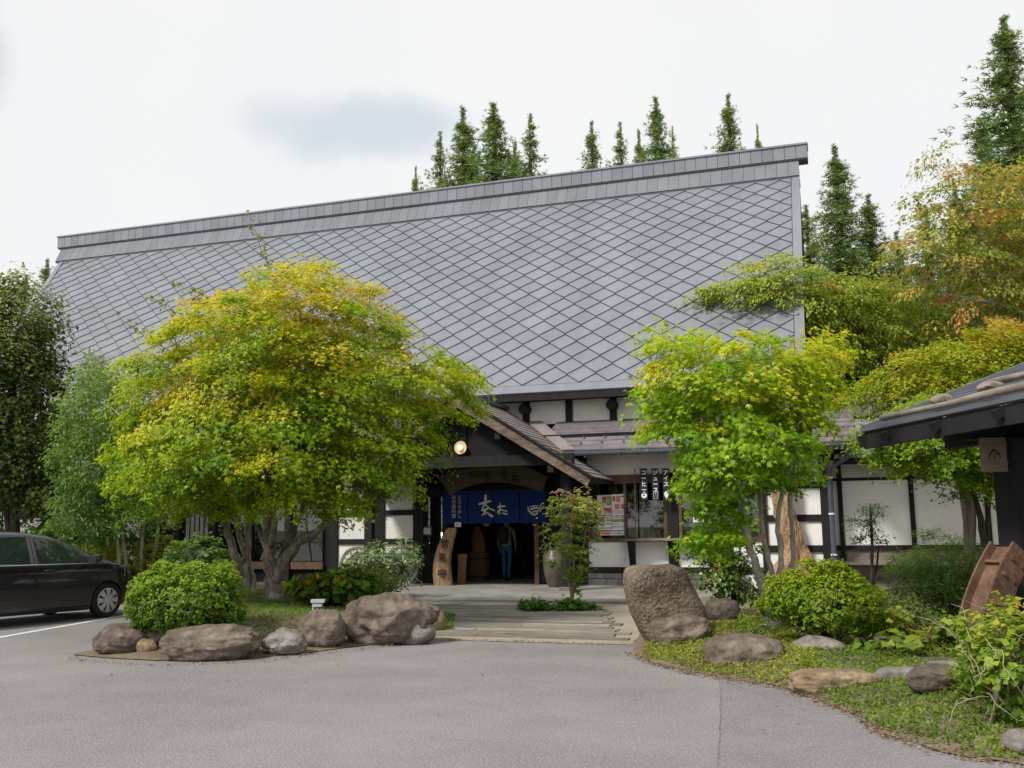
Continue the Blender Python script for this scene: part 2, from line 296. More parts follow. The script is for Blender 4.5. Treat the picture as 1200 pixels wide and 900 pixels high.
def crack(pts, w, seed):
    r = np.random.default_rng(seed); A_ = np.array([G(u, v)[:2] for u, v in pts]); t = np.linspace(0, len(A_) - 1, 60); P = np.column_stack([np.interp(t, range(len(A_)), A_[:, i]) for i in (0, 1)]); P += r.normal(size=P.shape) * 0.004
    d = np.gradient(P, axis=0); d /= np.linalg.norm(d, axis=1)[:, None]; n_ = np.column_stack([-d[:, 1], d[:, 0]]) * (w * r.uniform(0.25, 1.0, (60, 1)) * np.minimum(1, np.minimum(np.arange(60), np.arange(59, -1, -1)) / 8)[:, None])
    V = [(*p_, 0.006) for p_ in P + n_] + [(*p_, 0.006) for p_ in P - n_]; tag(MB().add(V, [(i, 60 + i, 61 + i, i + 1) for i in range(59)]).build('asphalt_seam', m_crack), kind='structure')
crack([(845, 800), (844, 850), (841, 905)], 0.004, 3)
def inside(p, poly):
    x, y = p[:, 0], p[:, 1]; r = np.zeros(len(p), bool); n = len(poly); j = n - 1
    for i in range(n):
        xi, yi, xj, yj = poly[i][0], poly[i][1], poly[j][0], poly[j][1]
        c = ((yi > y) != (yj > y)) & (x < (xj - xi) * (y - yi) / (yj - yi + 1e-12) + xi); r ^= c; j = i
    return r
def edge_dist(p, poly):
    A_ = np.asarray(poly, float); AB = np.roll(A_, -1, 0) - A_; L2 = (AB * AB).sum(1) + 1e-12; out = np.empty(len(p))
    for i in range(0, len(p), 2000):
        q_ = p[i:i + 2000, None, :] - A_[None]; t = np.clip((q_ * AB[None]).sum(2) / L2, 0, 1); e = q_ - t[..., None] * AB[None]; out[i:i + 2000] = np.sqrt((e * e).sum(2).min(1))
    return out
def g2(u, v): return tuple(G(u, v)[:2])
def wob(poly, k=4, amp=0.06):
    out = []
    for i in range(len(poly)):
        a_, b_ = np.array(poly[i]), np.array(poly[(i + 1) % len(poly)])
        for t in range(k):
            p_ = a_ + (b_ - a_) * t / k; s = noise.noise(Vector((p_[0] * 2.1, p_[1] * 2.1, 0.3))); out.append((p_[0] + amp * s, p_[1] + amp * noise.noise(Vector((p_[1] * 2.3, p_[0] * 1.9, 4.0)))))
    return out
# --- left planting bed
BL = wob([g2(84, 768), g2(112, 770.5), g2(180, 775), g2(300, 771.5), g2(362, 765), g2(420, 758), g2(508, 746.5), g2(524, 735), (-8.0, 17.6), (-8.9, 19.4), (-11.3, 19.6), (-11.4, 24.3), (-30.0, 24.3), (-30, 21), (-17.5, 20.0), (-14.8, 17.6), (-12.4, 16.9), (-11.6, 15.0), (-10.6, 13.0), (-9.5, 11.2)])
BLA = np.array(BL)
def hL(x, y):
    d = edge_dist(np.array([[x, y]]), BLA)[0]; n = noise.noise(Vector((x * 0.9, y * 0.9, 1.0)))
    far = 1.0 if y < 19.5 else max(0.25, 1 - (y - 19.5) * 0.35)
    t = min(max((d - 0.12) / 1.25, 0.0), 1.0); return 0.012 + 0.37 * t * t * (3 - 2 * t) * far * (1 + 0.25 * n)
tag(grid_poly('planting_bed', BL, hL, m_soil, 0.28), kind='structure')
# --- right planting bed
BR = wob([g2(741, 764), g2(762, 776), g2(805, 787), g2(870, 798), g2(925, 808), g2(962, 822), g2(1012, 842), g2(1032, 859), g2(1085, 876), g2(1142, 889), g2(1205, 898), (3.2, 6.6), (12, 7.5), (12, 24.6), (0.3, 24.6), (0.2, 21.6), (-2.9, 21.3), (-3.0, 17.4), g2(800, 722), g2(752, 740)])
BRA = np.array(BR)
def hR(x, y):
    d = edge_dist(np.array([[x, y]]), BRA)[0]; n = noise.noise(Vector((x * 0.9, y * 0.9, 5.0)))
    return 0.010 + min(d * 0.14, 0.16) * (1 + 0.35 * n)
tag(grid_poly('garden_bed', BR, hR, m_soil, 0.28), kind='structure')
def GL(u, v, h=hL):
    z = 0.0
    for _ in range(8): p_ = G(u, v, z); z = 0.5 * z + 0.5 * h(p_[0], p_[1])
    return p_
def GR(u, v): return GL(u, v, hR)
# --- sandy dirt beside and below the walkway, concrete slab, planks
SD = wob([g2(490, 749.5), g2(620, 753), g2(742, 756), g2(752, 740), g2(800, 722), (-3.0, 17.4), (-3.0, 19.5), (-9.0, 19.5), (-8.0, 17.4)])
tag(grid_poly('dirt_apron', SD, lambda x, y: 0.006 + 0.004 * noise.noise(Vector((x * 2, y * 2, 0))), m_sand, 0.4), kind='structure')
slab = MB()
slab.box((-11.25, 19.35, -0.05), (-3.42, 24.5, 0.055)); tag(slab.build('entrance_slab', m_concrete, bevel=0.012), kind='structure')
tag(MB().box((-3.40, 20.6, -0.05), (0.15, 24.5, 0.045)).build('side_slab', m_concrete, bevel=0.012), kind='structure')
walk = bpy.data.objects.new('walkway', None); link(walk); walk['kind'] = 'structure'
y = 13.42; i = 0
while y < 18.1:
    w = 0.19 + 0.09 * random.random(); t = (y - 13.3) / 6.0
    x0 = -5.75 - 2.9 * t + random.uniform(-0.1, 0.1); x1 = -2.75 - 1.9 * t + random.uniform(-0.15, 0.15)
    cuts = [x0] + sorted(x0 + (x1 - x0) * random.uniform(0.25, 0.75) for _ in range(1)) + [x1]
    for c0, c1 in zip(cuts, cuts[1:]):
        dz = random.uniform(0, 0.012); m = MB()
        m.add([(c0 + 0.008, y + 0.01, 0), (c1 - 0.008, y + 0.01, 0), (c1 - 0.008, y + w - 0.01, 0), (c0 + 0.008, y + w - 0.01, 0),
               (c0 + 0.008, y + 0.012, 0.018 + dz), (c1 - 0.008, y + 0.012, 0.016 + dz * 0.5), (c1 - 0.008, y + w - 0.014, 0.02 + dz), (c0 + 0.008, y + w - 0.014, 0.022 + dz * 0.7)],
              [(4, 5, 6, 7), (0, 1, 5, 4), (1, 2, 6, 5), (2, 3, 7, 6), (3, 0, 4, 7)])
        m.build('plank', m_plank, walk)
    y += w; i += 1
for k in range(15):
    x0 = -8.25 + k * 0.225
    MB().box((x0 + 0.006, 18.35 + 0.02 * random.random(), 0.0), (x0 + 0.219, 18.98, 0.034 + 0.01 * random.random())).build('plank', m_plank2, walk)
for k in range(3):
    MB().box((-8.7 + 0.02 * k, 18.12 + k * 0.4 if k < 1 else 19.0 + 0.15 * (k - 1), 0), (-4.8, 18.3 + k * 0.4 if k < 1 else 19.13 + 0.15 * (k - 1), 0.03)).build('plank', m_plank, walk)

# ================================================================== the big building
WY = 24.40                                  # face of the ground floor wall
bld = thing('farmhouse_restaurant', 'large old farmhouse with steep grey diamond-tiled metal roof, black timbers and white plaster', 'building', (-8.5, 24.4, 0))
RX, RYE, RZE = -0.45, 24.9, 5.10            # right verge, eave line of the main roof
S2 = math.sqrt(0.5); e1 = np.array([-1.0, 0, 0]); e2 = np.array([0, S2, S2]); en = np.array([0, -S2, S2]); RO = np.array([RX, RYE, RZE])
RL = 8.30 / S2                              # slope length
def rp(s, t, n=0.0): return RO + e1 * s + e2 * t + en * n
def left_s(t): return 27.45 + 3.4 * t / RL
roof = MB().add([rp(0, 0, -0.03), rp(left_s(0), 0, -0.03), rp(left_s(RL), RL, -0.03), rp(0, RL, -0.03), rp(0, 0, -0.2), rp(left_s(0), 0, -0.2), rp(left_s(RL), RL, -0.2), rp(0, RL, -0.2)],
                [(0, 1, 2, 3), (7, 6, 5, 4), (0, 4, 5, 1), (1, 5, 6, 2), (3, 2, 6, 7), (0, 3, 7, 4)]).build('roof', m_zinc_seam, bld)
BW = 0.32                                   # smooth metal borders
MB().prism([rp(0, 0, -0.028), rp(left_s(0), 0, -0.028), rp(left_s(0) - BW, BW, -0.028), rp(BW * 0.75, BW, -0.028)], en * 0.04).build('eave_border', m_zinc, roof)
MB().prism([rp(-0.02, 0.0, -0.027), rp(BW * 0.75, BW, -0.027), rp(BW * 0.75, RL, -0.027), rp(-0.02, RL, -0.027)], en * 0.05).build('verge_border', m_zinc, roof)
MB().prism([rp(left_s(BW) - BW, BW, -0.027), rp(left_s(0) + 0.02, 0, -0.027), rp(left_s(RL) + 0.02, RL, -0.027), rp(left_s(RL) - BW * 0.6, RL, -0.027)], en * 0.05).build('verge_border', m_zinc, roof)
TW = 0.80; hw = TW / 2
def clip(poly, fn):
    out = []
    for i in range(len(poly)):
        p_, q_ = poly[i], poly[(i + 1) % len(poly)]; fp, fq = fn(p_), fn(q_)
        if fp >= 0: out.append(p_)
        if (fp >= 0) != (fq >= 0):
            r = fp / (fp - fq); out.append((p_[0] + (q_[0] - p_[0]) * r, p_[1] + (q_[1] - p_[1]) * r))
    return out
K = 0.974
full = []; partial = []
for j in range(-1, int(RL / hw) + 3):
    t = BW + j * hw
    for i in range(-1, 42):
        s = 0.62 + i * TW + (hw if j % 2 else 0)
        dia = [(s, t - hw * K), (s + hw * K, t), (s, t + hw * K), (s - hw * K, t)]
        c = dia
        for fn in (lambda p_: p_[0] - BW * 0.75 - 0.015, lambda p_: p_[1] - BW - 0.015, lambda p_: RL - p_[1], lambda p_: left_s(p_[1]) - BW * 0.8 - p_[0]): c = clip(c, fn) if len(c) > 2 else []
        if len(c) < 3: continue
        if c == dia: full.append((s, t))
        else: partial.append((s, t, c))
def tilt(ds, dt): return 0.012 - 0.03 * dt / hw          # the lower corner stands proud, the upper tucks under
tb = MB(); dv = [(0, -hw * K), (hw * K, 0), (0, hw * K), (-hw * K, 0)]
tb.add([np.zeros(3) + e1 * d0 + e2 * d1 + en * (tilt(d0, d1)) for d0, d1 in dv] + [e1 * d0 + e2 * d1 - en * 0.022 for d0, d1 in dv], [(0, 1, 2, 3), (0, 4, 5, 1), (1, 5, 6, 2), (2, 6, 7, 3), (3, 7, 4, 0)])
tile0 = tb.build('roof_tile', m_zinc, None); tile_me = tile0.data; bpy.data.objects.remove(tile0)
full.sort(key=lambda st: np.linalg.norm(rp(*st) - CAM))
for s, t in full[:298]: inst(tile_me, 'roof_tile', roof, rp(s, t))
rest = MB()
for s, t in full[298:]:
    c0 = rp(s, t); rest.add([c0 + e1 * d0 + e2 * d1 + en * tilt(d0, d1) for d0, d1 in dv] + [c0 + e1 * d0 + e2 * d1 - en * 0.022 for d0, d1 in dv], [(0, 1, 2, 3), (0, 4, 5, 1), (1, 5, 6, 2), (2, 6, 7, 3), (3, 7, 4, 0)])
for s, t, c in partial:
    n = len(c); rest.add([rp(p_[0], p_[1], tilt(p_[0] - s, p_[1] - t)) for p_ in c] + [rp(p_[0], p_[1], -0.022) for p_ in c], [tuple(range(n))] + [(k, n + k, n + (k + 1) % n, (k + 1) % n) for k in range(n)])
rest.build('distant_roof_tiles', m_zinc, roof, kind='stuff')
# rear slope and gables close the volume
YR = RYE + 8.30; ZR = RZE + 8.30
MB().add([(RX, YR + 0.3, ZR), (RX - left_s(RL), YR + 0.3, ZR), (RX - left_s(0), YR + 8.9, RZE), (RX, YR + 8.9, RZE)], [(3, 2, 1, 0)]).build('rear_roof', m_zinc, bld)
MB().prism([(RX - 0.25, RYE + 0.7, 0), (RX - 0.25, YR + 7.9, 0), (RX - 0.25, YR + 7.9, RZE), (RX - 0.25, YR + 0.15, ZR - 0.3), (RX - 0.25, RYE + 0.7, RZE + 0.3)], (-0.12, 0, 0)).build('gable_wall', m_timber, bld)
MB().prism([(-26.9, RYE + 0.7, 0), (-26.9, YR + 7.9, 0), (-26.9, YR + 7.9, RZE), (-26.9, YR + 0.15, ZR - 0.3), (-26.9, RYE + 0.7, RZE + 0.3)], (-0.12, 0, 0)).build('gable_wall', m_timber, bld)
MB().box((-26.9, YR + 7.8, 0), (RX - 0.3, YR + 7.9, RZE)).build('rear_wall', m_timber, bld)
# ridge: sloping skirt panels, dark drip underside, upright cap
rx0, rx1 = RX + 0.02, RX - left_s(RL) - 0.05
ridge = MB().box((rx1, YR - 0.42, ZR - 0.40), (rx0, YR + 0.7, ZR - 0.30)).build('ridge', m_zinc_seam, bld)
MB().box((rx1 + 0.05, YR - 0.02, ZR - 0.30), (rx0 - 0.05, YR + 0.5, ZR + 0.55)).build('ridge_core', m_zinc_seam, ridge)
npan = 84; pw = (rx0 - rx1) / npan
sk = MB(); A0 = np.array([0, -0.44, -0.33]); A1 = np.array([0, -0.10, 0.36])
sk.prism([A0 + [0.005, 0, 0], A0 + [pw - 0.005, 0, 0], A1 + [pw - 0.005, 0, 0], A1 + [0.005, 0, 0]], (0, 0.05, 0.02)); sko = sk.build('ridge_panel', m_ridge); skm = sko.data; bpy.data.objects.remove(sko)
cp = MB().box((0.005, -0.22, 0.34), (pw - 0.005, -0.17, 0.80)); cpo = cp.build('ridge_cap_panel', m_ridge_cap); cpm = cpo.data; bpy.data.objects.remove(cpo)
for k in range(npan):
    inst(skm, 'ridge_panel', ridge, (rx1 + k * pw, YR, ZR)); inst(cpm, 'ridge_cap_panel', ridge, (rx1 - 0.14 + k * (pw + 0.0052), YR, ZR))
MB().box((rx1 - 0.16, YR - 0.26, ZR + 0.80), (rx0 + 0.32, YR + 0.5, ZR + 0.86)).build('ridge_top', m_ridge_cap, ridge)
MB().box((rx1 - 0.15, YR - 0.17, ZR + 0.30), (rx0 + 0.30, YR + 0.4, ZR + 0.80)).build('ridge_beam', m_ridge_cap, ridge)
# eave soffit and upper wall band
MB().box((-27.5, 24.98, 4.93), (RX - 0.05, 25.7, 5.03)).build('eave_soffit', m_timber, bld)
MB().beam((-27.6, 24.97, 4.98), (RX - 0.03, 24.97, 4.98), 0.07, 0.18).build('eave_board', m_timber, bld)
UY = 25.60
MB().box((-27.2, UY + 0.06, 3.2), (RX - 0.3, UY + 0.2, 5.3)).build('upper_wall', m_black, bld)
ux = [-1.2 - 1.235 * k for k in range(21)]
anchor = atY(667, 470, UY)[0]; ux = [anchor + 1.225 * k for k in range(-16, 6)]
for k, x in enumerate(ux):
    if x > RX - 0.4: continue
    MB().box((x - 0.095, UY - 0.06, 4.3), (x + 0.095, UY + 0.1, 4.97)).build('upper_post', m_timber, bld)
    if k % 2: MB().lathe([(0.0, -0.02), (0.13, 0), (0.15, 0.04), (0.15, 0.9)], (x, UY - 0.32, 4.72), 12, 'y').build('beam_end', m_timber, bld, smooth=True)
    if x + 1.2 < RX: boxpart('plaster_panel', (x + 0.095, UY, 4.3), (x + 1.13, UY + 0.07, 4.96), m_plaster_old, bld)
# ------------------------------------------------------------------ pent roof along the front
PZ0, PY0, PZ1 = 3.42, 23.70, 4.37; psl = (PZ1 - PZ0) / (UY - PY0)
pent = MB()
for x0, x1 in ((-27.6, -10.4), (-6.6, 0.62)):
    pent.prism([(x0, PY0 + 0.03, PZ0 - 0.05), (x1, PY0 + 0.03, PZ0 - 0.05), (x1, UY, PZ1 - 0.05), (x0, UY, PZ1 - 0.05)], (0, 0, -0.07))
pent = pent.build('pent_roof', m_timber, bld)
nc = 7
for k in range(nc):
    y0, y1 = PY0 + (UY - PY0) * k / nc, PY0 + (UY - PY0) * (k + 1.12) / nc; z0, z1 = PZ0 + psl * (y0 - PY0), PZ0 + psl * (min(y1, UY) - PY0)
    xs = -27.6
    while xs < 0.6:
        xe = min(xs + random.uniform(1.6, 2.4), 0.62)
        # left free where the porch roof comes through
        if not (xs > -10.9 - 0 and xe < -6.2):
            MB().prism([(xs + 0.004, y0, z0 + 0.012), (xe - 0.004, y0, z0 + 0.012), (xe - 0.004, min(y1, UY), z1 - 0.02), (xs + 0.004, min(y1, UY), z1 - 0.02)], (0, 0, -0.032)).build('shingle_course', m_shingle, pent)
        xs = xe
# snow-guard battens, gutter and brackets
for yy in (0.28, 0.62):
    for k in range(12):
        xx = -6.0 + k * 0.55; zz = PZ0 + psl * yy
        MB().box((xx, PY0 + yy, zz + 0.01), (xx + 0.03, PY0 + yy + 0.09, zz + 0.09)).build('snow_guard', m_steelblue, pent)
MB().box((-27.6, PY0 - 0.02, PZ0 - 0.09), (0.63, PY0 + 0.04, PZ0 - 0.035)).build('drip_edge', m_steelblue, pent)
gt = MB(); prof = [(math.cos(a_) * 0.06, math.sin(a_) * 0.06) for a_ in np.linspace(math.pi, 2 * math.pi, 7)]
for x0, x1 in ((-27.5, -11.0), (-6.2, 0.75)):
    gt.add([(x0, PY0 - 0.06 + p_[0], PZ0 - 0.10 + p_[1]) for p_ in prof] + [(x1, PY0 - 0.06 + p_[0], PZ0 - 0.10 + p_[1]) for p_ in prof] + [(x0, PY0 - 0.06 + p_[0] * 0.9, PZ0 - 0.098 + p_[1] * 0.9) for p_ in prof] + [(x1, PY0 - 0.06 + p_[0] * 0.9, PZ0 - 0.098 + p_[1] * 0.9) for p_ in prof],
           [(i, i + 1, 8 + i, 7 + i) for i in range(6)] + [(14 + i, 21 + i, 22 + i, 15 + i) for i in range(6)])
gt.build('gutter', m_steelblue, bld, smooth=True)
for x in np.arange(-5.8, 0.7, 0.9): MB().box((x, PY0 - 0.12, PZ0 - 0.2), (x + 0.025, PY0 + 0.06, PZ0 - 0.165)).build('gutter_bracket', m_steelblue, bld)
MB().tube([(0.45, PY0 - 0.06, PZ0 - 0.15), (0.42, PY0 + 0.2, PZ0 - 0.35), (-0.02, WY - 0.12, PZ0 - 0.62), (-0.02, WY - 0.12, 0.06)], 0.065, 10).build('downpipe', m_steelblue, bld, smooth=True)
for z in (0.8, 1.75, 2.6): MB().lathe([(0.075, -0.02), (0.075, 0.02)], (-0.02, WY - 0.12, z), 10).build('pipe_clip', m_white, bld)
# rafter tails under the pent roof
for x in np.arange(-26.8, 0.6, 0.62):
    if -10.9 < x < -6.2: continue
    MB().beam((x, PY0 + 0.08, PZ0 - 0.12), (x, WY + 0.1, PZ0 - 0.12 + psl * 0.72), 0.07, 0.09).build('rafter', m_timber, bld)
# ------------------------------------------------------------------ ground floor wall
def wallback(x0, x1, z0, z1): boxpart('wall_core', (x0, WY + 0.1, z0), (x1, WY + 0.22, z1), m_black, bld)
wallback(-27.0, -10.72, 0, 3.9); wallback(-7.28, -5.95, 0, 3.9); wallback(-10.72, -7.28, 2.62, 3.9)
wallback(-5.95, -3.6, 0, 1.13); wallback(-5.95, -3.6, 2.7, 3.9); wallback(-3.6, -1.62, 0, 1.13); wallback(-3.6, -1.62, 2.7, 3.9); wallback(-1.62, -0.1, 0, 3.9)
boxpart('wall_core', (-0.26, WY + 0.22, 0), (-0.12, 30, 3.9), m_plaster, bld)
def post(x0, x1, z0=0.0, z1=3.5, y=0.06, m=None): return boxpart('post', (x0, WY - y, z0), (x1, WY + 0.12, z1), m or m_timber, bld)
def rail(x0, x1, z0, z1, y=0.045, m=None): return boxpart('rail', (x0, WY - y, z0), (x1, WY + 0.11, z1), m or m_timber, bld)
def panel(x0, x1, z0, z1, m=None, y=0.0): return boxpart('plaster_panel', (x0, WY - y, z0), (x1, WY + 0.105, z1), m or m_plaster, bld)
# left of the entrance: two bays of white panels
post(-13.28, -13.03); post(-11.93, -11.62); post(-10.76, -10.46)
for x0, x1 in ((-13.03, -11.93), (-11.62, -10.76)):
    for z0, z1 in ((0.42, 1.10), (1.24, 1.87), (2.01, 2.85)): panel(x0, x1, z0, z1, m_plaster_old)
    for z0, z1 in ((1.10, 1.24), (1.87, 2.01), (2.85, 3.4)): rail(x0, x1, z0, z1)
    boxpart('foundation', (x0, WY - 0.02, 0.0), (x1, WY + 0.1, 0.42), m_stone, bld)
# far left bays behind the trees
xx = -26.9; k = 0
while xx < -13.5:
    x1 = min(xx + 1.22, -13.28); post(xx, xx + 0.16)
    if k % 3 == 1 and xx < -17.5:
        panel(xx + 0.16, x1, 0.42, 1.0, m_plaster_shaded); rail(xx + 0.16, x1, 1.0, 1.12)
        boxpart('window_paper', (xx + 0.28, WY + 0.06, 1.2), (x1 - 0.12, WY + 0.09, 2.45), m_plaster_shaded, bld)
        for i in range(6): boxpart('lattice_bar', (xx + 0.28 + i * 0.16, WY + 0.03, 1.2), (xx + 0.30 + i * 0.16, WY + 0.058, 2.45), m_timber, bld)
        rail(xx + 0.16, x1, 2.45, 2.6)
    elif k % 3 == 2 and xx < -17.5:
        panel(xx + 0.16, x1, 0.42, 1.2, m_plaster_shaded); rail(xx + 0.16, x1, 1.2, 1.33); panel(xx + 0.16, x1, 1.33, 2.0, m_plaster_shaded); rail(xx + 0.16, x1, 2.0, 2.14)
    else:
        fr = boxpart('window_frame', (xx + 0.18, WY - 0.01, 0.42), (x1 - 0.02, WY + 0.03, 0.62), m_brownwood, bld)
        boxpart('pane', (xx + 0.22, WY + 0.02, 0.64), (x1 - 0.05, WY + 0.035, 2.3), m_glass, bld)
    xx = x1; k += 1
# lattice door left of the opening
ld = MB().box((-10.46, WY, 0.06), (-10.38, WY + 0.05, 2.42)).box((-9.93, WY, 0.06), (-9.85, WY + 0.05, 2.42)).box((-10.38, WY, 0.06), (-9.93, WY + 0.05, 0.85)).box((-10.38, WY, 2.34), (-9.93, WY + 0.05, 2.42)).build('lattice_door', m_black, bld)
boxpart('pane', (-10.38, WY + 0.055, 0.85), (-9.93, WY + 0.065, 2.34), m_glass, ld)
for i in range(1, 5): boxpart('lattice_bar', (-10.38 + i * 0.09 - 0.009, WY + 0.012, 0.85), (-10.38 + i * 0.09 + 0.009, WY + 0.05, 2.34), m_black, ld)
for i in range(1, 10): boxpart('lattice_bar', (-10.38, WY + 0.014, 0.85 + i * 0.149), (-9.93, WY + 0.045, 0.86 + i * 0.149), m_black, ld)
rail(-10.72, -7.0, 2.42, 2.62, m=m_black)
post(-9.85, -9.74, 0, 2.42, m=m_black); post(-7.36, -7.24, 0, 2.42, m=m_brownwood)
# sliding door leaf and boards right of the opening
sdoor = boxpart('sliding_door', (-7.22, WY + 0.0, 0.08), (-6.42, WY + 0.05, 2.40), m_black, bld)
for z in (0.22, 0.82, 1.42, 1.9): boxpart('door_rail', (-7.2, WY - 0.012, z), (-6.44, WY + 0.002, z + 0.05), m_timber, sdoor)
for i in range(4): boxpart('board', (-6.40 + i * 0.112, WY + 0.01, 0.06), (-6.30 + i * 0.112, WY + 0.06, 2.7), m_black, bld)
post(-6.02, -5.93, 0, 3.4)
# window bay with counter
wf = MB()
for x0, x1, z0, z1 in ((-5.93, -3.63, 1.13, 1.22), (-5.93, -3.63, 2.58, 2.70), (-5.93, -5.86, 1.22, 2.58), (-4.99, -4.93, 1.22, 2.58), (-3.99, -3.91, 1.22, 2.58)): wf.box((x0, WY - 0.05, z0), (x1, WY + 0.1, z1))
wf = wf.build('window_frame', m_brownwood, bld)
boxpart('pane', (-5.86, WY + 0.005, 1.22), (-4.99, WY + 0.013, 2.58), m_glass, wf); boxpart('pane', (-4.93, WY + 0.02, 1.22), (-3.99, WY + 0.028, 2.58), m_glass, wf)
post(-3.90, -3.64, 0.0, 2.9)
wf2 = MB()
for x0, x1, z0, z1 in ((-3.62, -1.64, 1.13, 1.22), (-3.62, -1.64, 2.58, 2.70), (-3.62, -3.54, 1.22, 2.58), (-2.64, -2.57, 1.22, 2.58), (-1.72, -1.64, 1.22, 2.58)): wf2.box((x0, WY - 0.05, z0), (x1, WY + 0.1, z1))
wf2 = wf2.build('window_frame', m_brownwood, bld)
boxpart('pane', (-3.54, WY + 0.005, 1.22), (-2.64, WY + 0.013, 2.58), m_glass, wf2); boxpart('pane', (-2.57, WY + 0.02, 1.22), (-1.72, WY + 0.028, 2.58), m_glass, wf2)
boxpart('lintel', (-5.93, WY - 0.06, 2.70), (-1.64, WY + 0.1, 2.80), m_brownwood, bld)
panel(-5.93, -1.64, 2.80, 3.55, m_plaster_old)
boxpart('counter', (-5.05, WY - 0.42, 1.15), (-2.6, WY - 0.051, 1.205), m_weather, bld, bevel=0.008)
for x in (-4.80, -3.80, -2.85):
    MB().prism([(x - 0.07, WY - 0.055, 0.50), (x - 0.07, WY - 0.34, 1.145), (x - 0.07, WY - 0.055, 1.145)], (0.14, 0, 0)).build('bracket', m_timber, bld)
for x0, x1 in ((-5.93, -4.87), (-4.73, -3.90), (-3.64, -2.90), (-2.78, -1.62)): panel(x0, x1, 0.50, 1.125)
for x in (-4.80, -2.84): post(x - 0.06, x + 0.06, 0.50, 1.13, 0.04)
rail(-5.93, -0.1, 0.36, 0.50, 0.07)
boxpart('outlet_box', (-5.12, WY - 0.05, 0.58), (-5.02, WY - 0.001, 0.74), m_plaster_old, bld)
random.seed(5)
for zrow, hh in ((0.05, 0.16), (0.215, 0.14)):
    x = -5.95
    while x < -3.0:
        w = random.uniform(0.28, 0.6); o = MB().box((x + 0.008, WY - 0.055 - random.random() * 0.04, zrow), (min(x + w, -2.95), WY + 0.1, zrow + hh - 0.008)).build('foundation_stone', m_stone, bld, bevel=0.015); x += w
boxpart('foundation', (-2.95, WY - 0.03, 0.04), (-0.1, WY + 0.1, 0.36), m_plaster_old, bld)
# right-hand bay of white panels
post(-1.64, -1.50); post(-0.26, -0.10)
for z0, z1 in ((0.52, 0.86), (1.02, 1.58), (1.74, 2.36), (2.52, 3.2)): panel(-1.50, -0.26, z0, z1)
for z0, z1 in ((0.86, 1.02), (1.58, 1.74), (2.36, 2.52), (3.2, 3.5)): rail(-1.50, -0.26, z0, z1)
# interior room: floor, side walls, rear wall, ceiling
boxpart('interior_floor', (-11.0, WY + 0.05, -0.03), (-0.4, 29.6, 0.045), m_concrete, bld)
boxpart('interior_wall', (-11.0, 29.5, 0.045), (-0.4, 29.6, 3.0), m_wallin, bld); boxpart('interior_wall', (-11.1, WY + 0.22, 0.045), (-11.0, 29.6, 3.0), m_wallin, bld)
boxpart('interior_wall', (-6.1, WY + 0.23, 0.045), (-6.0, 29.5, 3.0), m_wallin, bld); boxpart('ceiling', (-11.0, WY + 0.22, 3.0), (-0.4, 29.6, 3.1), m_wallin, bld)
# ------------------------------------------------------------------ porch
PX, PYF, PA = -8.50, 21.80, 4.74; psx = 0.632; PHW = 3.26
def pz(dx): return PA - psx * abs(dx)
for sg in (-1, 1):
    pr = MB().prism([(PX, PYF + 0.05, PA - 0.04), (PX + sg * PHW, PYF + 0.05, pz(PHW) - 0.04), (PX + sg * PHW, WY - 0.05, pz(PHW) - 0.04), (PX + sg * 2.0, UY, pz(2.0) - 0.04), (PX, UY, PA - 0.04)], (0, 0, -0.08)).build('porch_roof', m_timber, bld)
    n = 18
    for k in range(n):
        d0 = PHW + 0.03 - (PHW + 0.03) * k / n; d1 = max(d0 - (PHW + 0.03) / n * 1.12, 0.0)
        yb = WY - 0.05 if d0 > 2.25 else UY - 0.02
        MB().prism([(PX + sg * d0, PYF, pz(d0) + 0.012), (PX + sg * d0, yb, pz(d0) + 0.012), (PX + sg * d1, yb, pz(d1) - 0.014), (PX + sg * d1, PYF, pz(d1) - 0.014)][::sg], (0, 0, -0.028)).build('shingle_course', m_shingle_porch, pr)
    # verge trim and bargeboard
    MB().prism([(PX, PYF - 0.04, PA + 0.024), (PX + sg * (PHW + 0.06), PYF - 0.04, pz(PHW + 0.06) + 0.024), (PX + sg * (PHW + 0.06), PYF - 0.04, pz(PHW + 0.06) - 0.03), (PX, PYF - 0.04, PA - 0.03)][::sg], (0, 0.14, 0)).build('verge_trim', m_timber, pr)
    MB().prism([(PX, PYF + 0.02, PA - 0.055), (PX + sg * (PHW + 0.02), PYF + 0.02, pz(PHW + 0.02) - 0.055), (PX + sg * (PHW - 0.08), PYF + 0.02, pz(PHW - 0.08) - 0.29), (PX, PYF + 0.02, PA - 0.33)][::sg], (0, 0.05, 0)).build('bargeboard', m_barge, bld)
    for d in (1.0, 2.3): MB().box((PX + sg * d - 0.07, PYF + 0.1, pz(d) - 0.50), (PX + sg * d + 0.07, PYF + 0.7, pz(d) - 0.34)).build('purlin', m_timber, bld)
    boxpart('porch_pillar', (PX + sg * 2.55 - 0.10, 22.22, 0.05), (PX + sg * 2.55 + 0.10, 22.42, 2.98), m_timber, bld)
    boxpart('pillar_base', (PX + sg * 2.55 - 0.17, 22.15, 0.05), (PX + sg * 2.55 + 0.17, 22.49, 0.14), m_stone, bld, bevel=0.02)
    boxpart('porch_side_beam', (PX + sg * 2.55 - 0.08, 22.42, 2.70), (PX + sg * 2.55 + 0.08, WY - 0.07, 2.98), m_timber, bld)
MB().box((PX - 0.09, PYF - 0.05, PA + 0.0), (PX + 0.09, UY, PA + 0.09)).build('porch_ridge', m_steelblue, bld)
boxpart('porch_beam', (PX - 2.75, 22.20, 2.98), (PX + 2.75, 22.44, 3.24), m_timber, bld)
